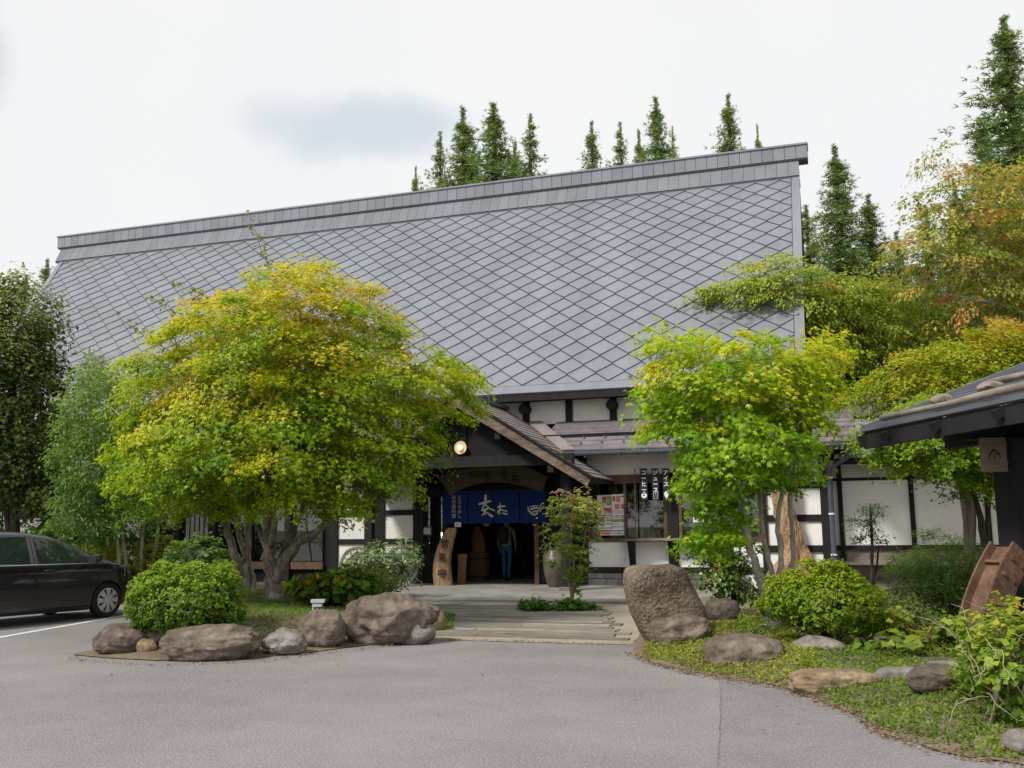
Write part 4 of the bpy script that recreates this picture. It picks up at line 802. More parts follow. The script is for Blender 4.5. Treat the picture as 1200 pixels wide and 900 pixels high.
for l0, l1 in ((0, 3.2), (6.4, 3.2)):
    MB().beam(gp(GS1 - 0.05, GLAT + l0, GZ + 0.02), gp(GS1 - 0.05, GLAT + l1, GZ + 0.02 + 3.2 * gsl), 0.10, 0.10).build('verge_batten', m_gatemetal, gate)
    MB().beam(gp(GS1 - 0.06, GLAT + l0, GZ - 0.13), gp(GS1 - 0.06, GLAT + l1, GZ - 0.13 + 3.2 * gsl), 0.06, 0.16).build('bargeboard', m_gatewood, gate)
MB().beam(gp(GS0, GLAT - 0.01, GZ + 0.0), gp(GS1, GLAT - 0.01, GZ + 0.0), 0.06, 0.05).build('eave_edge', m_gatemetal, gate)
MB().beam(gp(GS0, GLAT + 0.03, GZ - 0.16), gp(GS1 - 0.02, GLAT + 0.03, GZ - 0.16), 0.07, 0.22).build('fascia', m_gatewood, gate)
for s in (12.65, 11.36, 10.06, 8.76, 7.46):
    MB().beam(gp(s, GLAT - 0.10, GZ - 0.155), gp(s, GLAT + 3.2, GZ - 0.155 + 3.2 * gsl), 0.10, 0.10).build('rafter', m_gatewood, gate)
MB().beam(gp(GS1 - 0.03, GLAT - 0.06, GZ - 0.17), gp(GS1 - 0.03, GLAT + 0.34, GZ - 0.09), 0.13, 0.17).build('beam_end', m_gatewood, gate)
PL = 7.62
for s, l in ((11.55, PL), (7.2, PL), (11.55, 11.3), (7.2, 11.3)):
    MB().obox(gp(s, l, 1.3), GA * 0.22, GB * 0.22, ZP * 1.3).build('post', m_gatewood, gate, bevel=0.012)
    MB().obox(gp(s, l, 0.03), GA * 0.32, GB * 0.32, ZP * 0.12).build('post_base', m_stone, gate, bevel=0.03)
MB().beam(gp(GS0 + 0.2, PL, 2.72), gp(GS1 - 0.4, PL, 2.72), 0.24, 0.28).build('top_plate', m_gatewood, gate)
for s in (11.55, 7.2): MB().beam(gp(s, 6.9, 2.70), gp(s, 12.2, 2.70), 0.2, 0.24).build('cross_beam', m_gatewood, gate)
for l in np.arange(8.02, 9.6, 0.262): MB().obox(gp(11.66, l, 1.2), GA * 0.02, GB * 0.125, ZP * 1.1).build('wall_board', m_brownwood, gate)
# logs and stones that weigh the roof down
def roof_log(l, s0, s1, r, label):
    pts = [gp(s, l + 0.03 * math.sin(s * 2.3), GZ + 0.03 + (l - GLAT) * gsl + r) for s in np.linspace(s0, s1, 9)]
    tag(MB().tube(pts, [r * (1 + 0.15 * math.sin(i * 1.7)) for i in range(9)], 8).build('roof_log', m_oldlog, smooth='all'), label, 'log', 'logs lying on the gate roof')
roof_log(GLAT + 0.22, 6.6, 13.2, 0.045, 'long grey log lying along the eave of the gate roof')
roof_log(GLAT + 1.22, 6.6, 12.2, 0.045, 'grey log lying higher up the gate roof slope')
def blob(name, c, r, mat_, seed, sub=3, amp=0.25, sc=1.6, sq=2.0, flatb=None, parent=None, rz=0.0, taper=0.0, lean=(0, 0)):
    """noisy superellipsoid rock; origin at its centre bottom"""
    bm = bmesh.new(); bmesh.ops.create_icosphere(bm, subdivisions=sub, radius=1.0); sd_ = Vector((seed * 3.1, seed * 1.7, seed * 0.9))
    for v in bm.verts:
        d = v.co.normalized(); e = (abs(d.x) ** sq + abs(d.y) ** sq + abs(d.z) ** sq) ** (-1.0 / sq); p_ = d * e
        k = 1 + amp * (noise.fractal(p_ * sc + sd_, 0.95, 2.1, 6) ) + amp * 0.5 * (noise.noise(p_ * 0.9 + sd_ * 2))
        p_ = p_ * k
        if taper: f = 1 - taper * (p_.z + 1) / 2; p_.x *= f; p_.y *= f
        p_.x += lean[0] * (p_.z + 1) / 2; p_.y += lean[1] * (p_.z + 1) / 2
        v.co = Vector((p_.x * r[0], p_.y * r[1], p_.z * r[2]))
    me = bpy.data.meshes.new(name); bm.to_mesh(me); bm.free(); me.materials.append(mat_); me.polygons.foreach_set('use_smooth', [True] * len(me.polygons)); me.set_sharp_from_angle(angle=math.radians(48))
    o = bpy.data.objects.new(name, me); link(o, parent); o.location = [float(x) for x in c]; o.rotation_euler = (0, 0, rz); return o
for i, (l, s, r, lab) in enumerate(((0.42, 12.0, (0.17, 0.14, 0.085), 'round stone at the far end of the gate roof eave log'), (0.45, 10.95, (0.24, 0.15, 0.085), 'long flat stone above the middle of the gate roof eave log'), (1.50, 11.55, (0.15, 0.12, 0.08), 'reddish round stone beside the upper log of the gate roof'), (0.46, 9.75, (0.2, 0.15, 0.085), 'stone on the gate roof eave nearest the open side'))):
    tag(blob('roof_stone', gp(s, GLAT + l, GZ + 0.045 + l * gsl + r[2] * 0.75), r, m_pebble, 20 + i, amp=0.15, rz=1.2), lab, 'stone', 'stones weighing down the gate roof')
# plaque on the gate post
pc = at(1164, 533, dep(gp(11.55, PL, 2)) - 0.30); k0 = dep(pc) / FPX
fx = XH; fy = np.array([-XH[1], XH[0], 0])
pq = thing('gate_plaque', 'grey wooden plaque with two battens and a burnt arch mark on the gate post', 'plaque', pc - [0, 0, 0.27])
MB().obox(pc, fx * 14.5 * k0, fy * 0.03, ZP * 20 * k0).build('board', m_plaque, pq, bevel=0.006)
for dz in (11, -9.5): MB().obox(pc - fy * 0.037 + ZP * dz * k0, fx * 14.5 * k0, fy * 0.012, ZP * 0.9 * k0).build('batten', m_plaque, pq)
def PQ(u, v, k=0): return pc + fx * u * k0 - ZP * v * k0 - fy * (0.033 + 0.0008 * k)
strokes([([(-7, 5), (-5.2, -1), (-0.5, -6), (4.5, -1.5), (7, 4)], [1.4, 1.8, 2.2, 1.8, 1.2]), ([(0, -1), (-2, 2), (0, 5), (2, 2), (0, -1)], [0.9] * 5)], PQ, m_ink, pq, 'burnt_mark')
# ================================================================== rusty iron wheel segment
rb_ = GR(1117, 752); _f = np.array([-XH[1], XH[0], 0]); _t = math.radians(15); hO = -(XH * math.cos(_t) + _f * math.sin(_t)); nO = XH * math.sin(_t) - _f * math.cos(_t)
RO_, RI_ = 3.0, 2.68; f0, f1 = math.radians(15), math.radians(41)
cc = rb_ - RO_ * (math.cos(f0) * hO + math.sin(f0) * ZP) - ZP * 0.04
seg = thing('rusty_wheel_segment', 'rusty curved iron channel segment with bolts leaning by the gate post', 'iron segment', rb_)
def sec(r0, r1, n0, n1, name, a0=f0, a1=f1, N=14):
    V = []
    for i in range(N + 1):
        a_ = a0 + (a1 - a0) * i / N; d = math.cos(a_) * hO + math.sin(a_) * ZP
        for r, n in ((r0, n0), (r1, n0), (r1, n1), (r0, n1)): V.append(cc + d * r + nO * n)
    F = [(4 * i + k, 4 * i + (k + 1) % 4, 4 * i + 4 + (k + 1) % 4, 4 * i + 4 + k) for i in range(N) for k in range(4)] + [(3, 2, 1, 0), (4 * N, 4 * N + 1, 4 * N + 2, 4 * N + 3)]
    return MB().add(V, F).build(name, m_rust, seg)
sec(RI_, RO_, -0.02, 0.012, 'flange'); sec(RI_, RO_, 0.34, 0.372, 'flange'); sec(RO_ - 0.13, RO_ - 0.10, 0.012, 0.34, 'web')
for a_ in (f0 + 0.02, f1 - 0.09): sec(RO_ - 0.10, RO_ - 0.05, 0.012, 0.34, 'rib', a_, a_ + 0.012, 1)
for a_ in (f0 + 0.08, f0 + 0.2, f0 + 0.32, f1 - 0.06):
    for rr in (RI_ + 0.07, RO_ - 0.08):
        c0 = cc + (math.cos(a_) * hO + math.sin(a_) * ZP) * rr + nO * 0.372; MB().tube([c0, c0 + nO * 0.03], 0.028, 6).build('bolt', m_rust, seg)
# ================================================================== boulders
def rock(ul, ur, vt, vb, m_, label, seed, gf=None, dr=0.8, amp=0.15, sq=2.3, sink=0.12, sub=5, **kw):
    c = (gf or (lambda u, v: G(u, v, 0.0)))((ul + ur) / 2, vb); D = dep(c); k = D / FPX; w = (ur - ul) * k / 2 / (1 + amp * 0.35); h = (vb - vt) * k / 2
    c = np.array(c) + np.array([FH[0], FH[1], 0]) * w * dr * 0.75
    hz = h * (1 + sink) / (1 + amp * 0.2)
    o = blob('boulder', (c[0], c[1], c[2] + 2 * h - hz * 1.02), (w, w * dr, hz), m_, seed, sub, amp, 1.5, sq, rz=YAW, **kw)
    tag(o, label, 'rock'); return o
rock(104, 169, 733, 769, m_rock_dk, 'dark rounded boulder at the corner of the left bed', 1)
rock(156, 183, 750, 769, m_rock_tan, 'small orange stone wedged between two boulders', 2, sub=3)
rock(166, 206, 735, 758, m_rock, 'brown boulder half hidden under the left azalea', 3, lambda u, v: GL(u, v))
rock(179, 299, 736, 775, m_rock, 'long low boulder in front of the left azalea', 4, dr=0.55, sq=2.8, amp=0.18)
rock(297, 362, 738, 769, m_rock_gr, 'pale grey triangular boulder edging the left bed', 5, amp=0.2, sq=2.0, taper=0.35)
rock(345, 404, 715, 761, m_rock, 'round brown boulder beside the pale grey one', 6, sq=2.2)
rock(398, 508, 695, 757, m_rock, 'largest boulder of the left bed with a split dome', 7, amp=0.22, sq=2.15, dr=0.75)
rock(456, 510, 729, 756, m_rock_gr, 'low lump of rock against the largest boulder', 8, sub=3)
rock(494, 522, 712, 741, m_rock_tan, 'small tan rock behind the largest boulder', 9, sub=3)
rock(768, 842, 723, 763, m_rock, 'squat boulder leaning on the standing stone', 10, amp=0.2)
rock(830, 932, 746, 786, m_rock, 'broad low boulder in the mossy edge of the garden', 11, amp=0.13, dr=0.8, sink=0.35)
rock(928, 997, 748, 781, m_rock_gr, 'pale low boulder below the right azalea', 12, amp=0.18, dr=0.7)
rock(930, 1038, 789, 808, m_rock_tan, 'flat tan stepping stone in the ground cover', 13, lambda u, v: GR(u, v), amp=0.10, sq=3.5, dr=0.55, sink=0.5)
rock(1069, 1138, 780, 813, m_rock_dk, 'smooth near-black stone beside the vines', 14, lambda u, v: GR(u, v), amp=0.08, sq=2.1, dr=0.6)
rock(1030, 1088, 783, 797, m_rock_gr, 'thin flat grey stone behind the near-black one', 15, lambda u, v: GR(u, v), amp=0.1, sq=3.5, dr=0.4, sink=0.4, sub=3)
rock(1088, 1138, 775, 787, m_rock_gr, 'narrow flat stone near the rusty segment', 16, lambda u, v: GR(u, v), amp=0.1, sq=3.0, dr=0.4, sink=0.4, sub=3)
rock(1018, 1050, 743, 760, m_rock_dk, 'small stone right of the right azalea', 17, lambda u, v: GR(u, v), sub=3)
rock(1182, 1222, 857, 884, m_rock_gr, 'stone at the foot of the vines by the asphalt', 18, lambda u, v: GR(u, v), sub=3)
rock(1125, 1165, 752, 768, m_rock_gr, 'grey rubble stone at the foot of the rusty segment', 19, lambda u, v: GR(u, v), sub=3)
rock(826, 872, 702, 729, m_rock_dk, 'dark stone behind the standing stone', 21, lambda u, v: GR(u, v), sub=3)
for i, (u, v, s) in enumerate(((1090, 755, 6), (1100, 760, 5), (1112, 758, 5), (1104, 750, 5), (1121, 765, 6), (1096, 768, 4))):
    p_ = GR(u, v); k = dep(p_) / FPX; tag(blob('pebble', (p_[0], p_[1], p_[2] + 0.01), (s * k, s * k * 0.8, s * k * 0.5), m_rock_gr, 40 + i, 2, 0.2), 'pale grey pebble on the gravel below the rusty segment', 'pebble', 'pebbles below the rusty segment')
# the tall standing stone: flat top, leaning right side, narrow foot
def monolith():
    c = G(786, 757.5); D = dep(c); k = D / FPX; rows = [(757, 762, 800), (745, 756, 828), (730, 748, 836), (712, 741, 833), (695, 737.5, 824), (680, 736, 816), (670, 736.5, 811), (665, 739, 806), (662.5, 748, 797)]
    n = 40; V = []; rr = []
    vv_ = np.linspace(0, len(rows) - 1, 30)
    A_ = np.array(rows, float)
    for t in vv_:
        v, l, r = [np.interp(t, range(len(rows)), A_[:, i]) for i in range(3)]; rr.append(((757.5 - v) * k - 0.03, (l - 786) * k, (r - 786) * k))
    for z, l, r in rr:
        cx, hx = (l + r) / 2, (r - l) / 2; hy = 0.36 * (1 - 0.25 * max(0, (z - 0.9) / 0.25) ** 2) if z > 0.05 else 0.3
        for i in range(n):
            a_ = 2 * math.pi * i / n; ca, sa = math.cos(a_), math.sin(a_); e = (abs(ca) ** 3.2 + abs(sa) ** 3.2) ** (-1 / 3.2)
            P = Vector((cx + hx * ca * e, hy * sa * e, z)); f = noise.fractal(P * 3.0, 0.8, 2.0, 4) * 0.045 + noise.noise(P * 1.3) * 0.05
            q_ = Vector((ca, sa, 0)) * f * (0.4 if abs(ca) > 0.8 else 1.0); P += q_; P.z += 0.02 * noise.noise(P * 4) * (z > 0.2)
            if abs(P.x + 0.2) < 0.03 and sa < 0: P.y += 0.02 * max(0, 1 - abs(z - 0.6) / 0.35)
            V.append(P)
    m = len(rr); F = [(i * n + j, i * n + (j + 1) % n, (i + 1) * n + (j + 1) % n, (i + 1) * n + j) for i in range(m - 1) for j in range(n)] + [tuple(range(n))[::-1], tuple(range((m - 1) * n, m * n))]
    me = bpy.data.meshes.new('standing_stone'); me.from_pydata([tuple(v) for v in V], [], F); me.materials.append(m_monolith); me.polygons.foreach_set('use_smooth', [True] * len(me.polygons)); me.set_sharp_from_angle(angle=math.radians(50))
    o = bpy.data.objects.new('standing_stone', me); link(o); p_ = c + np.array([FH[0], FH[1], 0]) * 0.3; o.location = p_; o.rotation_euler = (0, 0, YAW)
    tag(o, 'tall brown flat-topped standing stone at the walkway edge', 'rock')
monolith()
# garden light
gl_ = GL(372.5, 716); k0 = dep(gl_) / FPX
gd = thing('garden_light', 'small white boxy garden light on the left bed', 'garden light', gl_)
m_galv = mat('grey_plastic', (0.62, 0.63, 0.66), 0.5, 0.1, 5, bump=0)
MB().obox(gl_ + ZP * 11.5 * k0, XH * 8 * k0, fy * 0.05, ZP * 2.0 * k0).build('cap', m_galv, gd, bevel=0.006); MB().obox(gl_ + ZP * 7.2 * k0 - XH * 0.6 * k0, XH * 5.6 * k0, fy * 0.035, ZP * 2.4 * k0).build('lamp_body', m_galv, gd, bevel=0.005)
MB().obox(gl_ + ZP * 2.2 * k0 - XH * 5.5 * k0, XH * 1.1 * k0, fy * 0.02, ZP * 4 * k0).build('leg', m_galv, gd)
MB().obox(gl_ + ZP * 9.4 * k0 - fy * 0.037, XH * 5.0 * k0, fy * 0.004, ZP * 0.5 * k0).build('louvre', m_timber, gd)
# ================================================================== parked car (local: x forward, y left, z up)
m_car = mat('car_paint', (0.009, 0.009, 0.014), 0.25, 0.1, 3, bump=0.0, spec=0.4, coat=0.7)
m_carglass = mat('car_glass', (0.022, 0.036, 0.036), 0.04, 0.1, 2, bump=0.0, spec=0.9)
m_tyre = mat('tyre', (0.018, 0.018, 0.018), 0.85, 0.2, 10, bump=0.2, coord='obj')
m_alloy = mat('wheel_cover', (0.42, 0.43, 0.45), 0.4, 0.08, 5, bump=0.0, metal=0.3, spec=0.5)
m_plas = mat('black_plastic', (0.014, 0.014, 0.016), 0.5, 0.1, 5, bump=0.0)
m_chrome = mat('bright_trim', (0.5, 0.5, 0.52), 0.2, 0.05, 5, bump=0.0, metal=0.9)
m_lampg = mat('headlight_glass', (0.45, 0.48, 0.5), 0.08, 0.2, 8, bump=0.0, spec=0.8); m_tail = mat('tail_lamp_red', (0.3, 0.01, 0.012), 0.1, 0.2, 8, bump=0, spec=0.8)
hd = math.radians(11.0); rz = math.pi / 2 - hd; wp = G(122, 723.5)
c_, s_ = math.cos(rz), math.sin(rz); off = np.array([c_ * 1.25 - s_ * (-0.755), s_ * 1.25 + c_ * (-0.755), 0])
car = thing('parked_car', 'black compact hatchback parked beside the left planting bed', 'car', (wp[0] - off[0] * 1.04, wp[1] - off[1] * 1.04, 0.0), rz); car.scale = (1.04, 1.04, 1.04)
SX = [-1.95, -1.90, -1.78, -1.6, -1.2, -0.7, -0.2, 0.2, 0.5, 0.8, 1.1, 1.3, 1.5, 1.7, 1.85, 1.94, 1.98]
ZT = [0.86, 1.12, 1.36, 1.45, 1.505, 1.52, 1.505, 1.45, 1.36, 1.235, 1.095, 1.01, 0.945, 0.87, 0.78, 0.67, 0.55]
ZSH = [0.70, 0.88, 0.97, 0.99, 0.985, 0.975, 0.965, 0.955, 0.95, 0.945, 0.94, 0.93, 0.90, 0.845, 0.76, 0.645, 0.52]
WS = [0.60, 0.72, 0.80, 0.83, 0.845, 0.848, 0.848, 0.847, 0.845, 0.84, 0.835, 0.825, 0.81, 0.77, 0.69, 0.58, 0.46]
WT = [0.52, 0.56, 0.57, 0.575, 0.58, 0.585, 0.585, 0.58, 0.58, 0.585, 0.60, 0.66, 0.66, 0.64, 0.58, 0.49, 0.40]
ZB = [0.42, 0.30, 0.24, 0.21, 0.19, 0.18, 0.18, 0.18, 0.18, 0.18, 0.18, 0.18, 0.19, 0.20, 0.22, 0.26, 0.34]
def ci(x, arr): return float(np.interp(x, SX, arr))
def ring(x):
    zb, zs, zt, ws, wt = ci(x, ZB), ci(x, ZSH), ci(x, ZT), ci(x, WS), ci(x, WT)
    return [(0, zb), (ws * 0.86, zb), (ws * 0.965, zb + 0.05), (ws * 0.985, zb + 0.14), (ws * 1.0, zb + (zs - zb) * 0.52), (ws * 0.992, zb + (zs - zb) * 0.80), (ws * 0.965, zs - 0.02), (ws * 0.94, zs), (wt + (ws * 0.94 - wt) * 0.08, zs + (zt - zs) * 0.86), (wt * 0.93, zs + (zt - zs) * 0.955), (wt * 0.6, zt - 0.004), (0, zt + 0.012)]
def side(x, z, o=0.0):
    r = ring(x)[2:10]; zz = [p_[1] for p_ in r]; yy = [p_[0] for p_ in r]; return float(np.interp(z, zz, yy)) + o
xs = np.concatenate([np.linspace(SX[i], SX[i + 1], 4)[:-1] for i in range(len(SX) - 1)] + [[SX[-1]]])
bm = bmesh.new(); rings = []
for x in xs:
    r = ring(x); pts = [(x, -y_, z_) for y_, z_ in r] + [(x, y_, z_) for y_, z_ in r[::-1][1:-1]]; rings.append([bm.verts.new(p_) for p_ in pts])
n = len(rings[0])
for i in range(len(rings) - 1):
    for k in range(n): bm.faces.new((rings[i][k], rings[i][(k + 1) % n], rings[i + 1][(k + 1) % n], rings[i + 1][k]))
bm.faces.new(rings[0][::-1]); bm.faces.new(rings[-1]); bmesh.ops.recalc_face_normals(bm, faces=bm.faces)
me = bpy.data.meshes.new('body'); bm.to_mesh(me); bm.free(); tmp = bpy.data.objects.new('tmp', me); COL.objects.link(tmp)
cut = MB()
for wx in (1.25, -1.2):
    for sg in (-1, 1):
        cc_ = MB(); cut.lathe([(0.335, -0.22), (0.335, 0.22)], (wx, sg * 0.80, 0.30), 36, 'y')
cuto = cut.build('tmpc', m_plas); bm = bmesh.new(); bm.from_mesh(cuto.data); bmesh.ops.recalc_face_normals(bm, faces=bm.faces); bm.to_mesh(cuto.data); bm.free()
md = tmp.modifiers.new('b', 'BOOLEAN'); md.object = cuto; md.operation = 'DIFFERENCE'; md.solver = 'EXACT'
bpy.context.view_layer.update(); me2 = bpy.data.meshes.new_from_object(tmp.evaluated_get(bpy.context.evaluated_depsgraph_get()))
bpy.data.objects.remove(tmp); bpy.data.objects.remove(cuto)
me2.name = 'body'; me2.materials.clear(); me2.materials.append(m_car); me2.polygons.foreach_set('material_index', [0] * len(me2.polygons)); me2.polygons.foreach_set('use_smooth', [True] * len(me2.polygons)); me2.set_sharp_from_angle(angle=math.radians(38))
body = bpy.data.objects.new('body', me2); link(body, car)
def sidepoly(name, poly, mat_, parent, o=0.006, th=0.004):
    for sg in (-1, 1):
        # subdivide so the sheet follows the flank
        pp = []
        for i in range(len(poly)):
            a_, b_ = np.array(poly[i]), np.array(poly[(i + 1) % len(poly)])
            for t in range(4): pp.append(a_ + (b_ - a_) * t / 4)
        cx, cz = np.mean(pp, 0); V = [(cx, sg * side(cx, cz, o), cz)] + [(p_[0], sg * side(p_[0], p_[1], o), p_[1]) for p_ in pp]; n = len(pp)
        F = [(0, 1 + i, 1 + (i + 1) % n) if sg < 0 else (0, 1 + (i + 1) % n, 1 + i) for i in range(n)]
        MB().add(V, F).build(name, mat_, parent, local=True, smooth='all')
FW = [(-0.10, 0.985), (0.78, 0.975), (0.70, 1.08), (0.38, 1.285), (0.15, 1.375), (-0.10, 1.415)]
sidepoly('front_side_window', FW, m_carglass, car); sidepoly('rear_side_window', [(-1.22, 1.02), (-0.24, 0.99), (-0.24, 1.425), (-1.10, 1.415)], m_carglass, car)
sidepoly('quarter_window', [(0.85, 0.975), (1.04, 0.97), (0.85, 1.09)], m_carglass, car); sidepoly('rear_quarter_window', [(-1.62, 1.08), (-1.32, 1.03), (-1.22, 1.40), (-1.5, 1.36)], m_carglass, car)
def roofsheet(name, x0, x1, y0f, mat_):
    V = []; N = 6; W = 6
    for i in range(N + 1):
        x = x0 + (x1 - x0) * i / N; r = ring(x)
        for j in range(W + 1):
            y_ = (-1 + 2 * j / W) * (ci(x, WT) * y0f); z_ = float(np.interp(abs(y_), [r[11][0], r[10][0], r[9][0]], [r[11][1], r[10][1], r[9][1]])); V.append((x, y_, z_ + 0.006))
    MB().add(V, [(i * (W + 1) + j, i * (W + 1) + j + 1, (i + 1) * (W + 1) + j + 1, (i + 1) * (W + 1) + j) for i in range(N) for j in range(W)]).build(name, mat_, car, local=True, smooth='all')
roofsheet('windscreen', 1.16, 0.40, 0.90, m_carglass); roofsheet('rear_window', -1.66, -1.88, 0.85, m_carglass)
def seam(pts, r=0.0045, name='door_seam', m_=None, sgs=(-1, 1), o=0.0):
    for sg in sgs:
        pp = []
        for a_, b_ in zip(pts, pts[1:]):
            for t in range(6): q_ = np.array(a_) + (np.array(b_) - np.array(a_)) * t / 6; pp.append(q_)
        pp.append(np.array(pts[-1])); MB().tube([(p_[0], sg * side(p_[0], p_[1], o), p_[1]) for p_ in pp], r, 5).build(name, m_ or m_plas, car, local=True)
seam([(-0.17, 0.25), (-0.17, 1.42)]); seam([(0.80, 0.28), (0.88, 0.5), (0.88, 0.95)]); seam([(-0.85, 0.42), (-1.05, 0.62), (-1.3, 0.98), (-1.2, 1.43)])
seam([(-1.3, 0.975), (1.12, 0.948)], 0.008, 'belt_trim', m_chrome, o=0.002)
seam([(-0.88, 0.225), (0.86, 0.205)], 0.05, 'side_skirt', m_car, o=-0.01)
seam([(-0.9, 0.40), (0.84, 0.36)], 0.006, 'body_crease', m_car, o=0.0)
for sg in (-1, 1):
    for hx in (-0.02, -1.0):
        MB().tube([(hx, sg * (side(hx, 0.86) + 0.01), 0.86), (hx + 0.04, sg * (side(hx, 0.86) + 0.035), 0.865), (hx + 0.17, sg * (side(hx, 0.86) + 0.035), 0.862), (hx + 0.21, sg * (side(hx + 0.2, 0.86) + 0.01), 0.857)], 0.014, 7).build('door_handle', m_car, car, local=True, smooth='all')
    mr = blob('mirror', (0.86, sg * 0.985, 1.035), (0.075, 0.115, 0.075), m_car, 3, 3, 0.02, 1.0, 2.6, parent=car)
    MB().box((0.78, sg * 0.90, 0.975), (0.795, sg * 1.08, 1.09)).build('mirror_glass', m_carglass, car, local=True); MB().beam((0.88, sg * 0.83, 0.985), (0.87, sg * 0.93, 1.0), 0.05, 0.035).build('mirror_arm', m_plas, car, local=True)
    sy = lambda x, z: sg * (side(x, z) + 0.006)
    V = [(x, sy(x, z), z) for x, z in ((1.62, 0.83), (1.80, 0.76), (1.93, 0.63), (1.94, 0.56), (1.78, 0.60), (1.62, 0.70))]
    MB().add(V, [tuple(range(6)) if sg < 0 else tuple(range(6))[::-1]]).build('headlight', m_lampg, car, local=True)
    V = [(x, sy(x, z), z) for x, z in ((-1.93, 0.72), (-1.72, 0.74), (-1.72, 0.95), (-1.87, 1.0))]
    MB().add(V, [(0, 1, 2, 3) if sg < 0 else (3, 2, 1, 0)]).build('tail_light', m_tail, car, local=True)
    for wx in (1.25, -1.2):
        w = bpy.data.objects.new('wheel', None); link(w, car); w.location = (wx, sg * 0.745, 0.30)
        bpy.context.view_layer.update()
        MB().lathe([(0.225, -0.085), (0.275, -0.092), (0.297, -0.07), (0.301, 0), (0.297, 0.07), (0.275, 0.092), (0.225, 0.085), (0.21, 0.0), (0.225, -0.085)], (0, 0, 0), 40, 'y').build('tyre', m_tyre, w, smooth=True, local=True)
        MB().lathe([(0.0, sg * 0.045 - 0.004), (0.222, sg * 0.045 - 0.004), (0.222, sg * 0.045 + 0.004), (0.0, sg * 0.045 + 0.004)], (0, 0, 0), 32, 'y').build('wheel_disc', m_plas, w, local=True)
        rim = MB(); n = 40; V = []
        for k in range(n):
            a_ = 2 * math.pi * k / n
            for rr, yy in ((0.228, 0.08), (0.195, 0.09), (0.188, 0.06)): V.append((rr * math.cos(a_), sg * yy, rr * math.sin(a_)))
        rim.add(V, [(3 * k + i, 3 * k + i + 1, 3 * ((k + 1) % n) + i + 1, 3 * ((k + 1) % n) + i) for k in range(n) for i in range(2)])
        for k in range(8):
            a_ = 2 * math.pi * k / 8
            def pt(r, da, y_): return (r * math.cos(a_ + da), sg * y_, r * math.sin(a_ + da))
            rim.add([pt(0.04, -0.5, 0.098), pt(0.04, 0.5, 0.098), pt(0.10, 0.31, 0.10), pt(0.20, 0.27, 0.09), pt(0.20, -0.27, 0.09), pt(0.10, -0.31, 0.10)], [(0, 1, 2, 3, 4, 5) if sg > 0 else (5, 4, 3, 2, 1, 0)])
        rim.lathe([(0.0, sg * 0.108), (0.035, sg * 0.106), (0.055, sg * 0.096)], (0, 0, 0), 20, 'y'); rim.build('rim', m_alloy, w, local=True)
MB().box((1.93, -0.4, 0.30), (1.985, 0.4, 0.42)).build('front_grille', m_plas, car, local=True); MB().box((-1.985, -0.17, 0.62), (-1.95, 0.17, 0.76)).build('number_plate', m_white, car, local=True)
# ================================================================== people in the doorway
m_skin = mat('skin', (0.45, 0.27, 0.19), 0.6, 0.06, 8, bump=0, coord='obj'); m_hair = mat('hair', (0.012, 0.010, 0.009), 0.5, 0.2, 30, bump=0.3, coord='obj')
m_jean = mat('blue_denim', (0.045, 0.13, 0.27), 0.9, 0.2, 14, bump=0.3, bscale=80, coord='obj'); m_olive = mat('olive_shirt', (0.33, 0.31, 0.16), 0.9, 0.12, 6, bump=0.3, coord='obj')
m_darkcl = mat('dark_jacket', (0.03, 0.028, 0.03), 0.9, 0.2, 6, bump=0.3, coord='obj'); m_navy = mat('navy_trousers', (0.02, 0.03, 0.055), 0.9, 0.2, 10, bump=0.3, coord='obj')
m_shoe = mat('black_shoe', (0.02, 0.02, 0.02), 0.5, 0.1, 8, bump=0, coord='obj'); m_shoeb = mat('brown_shoe', (0.17, 0.09, 0.06), 0.6, 0.1, 8, bump=0, coord='obj')
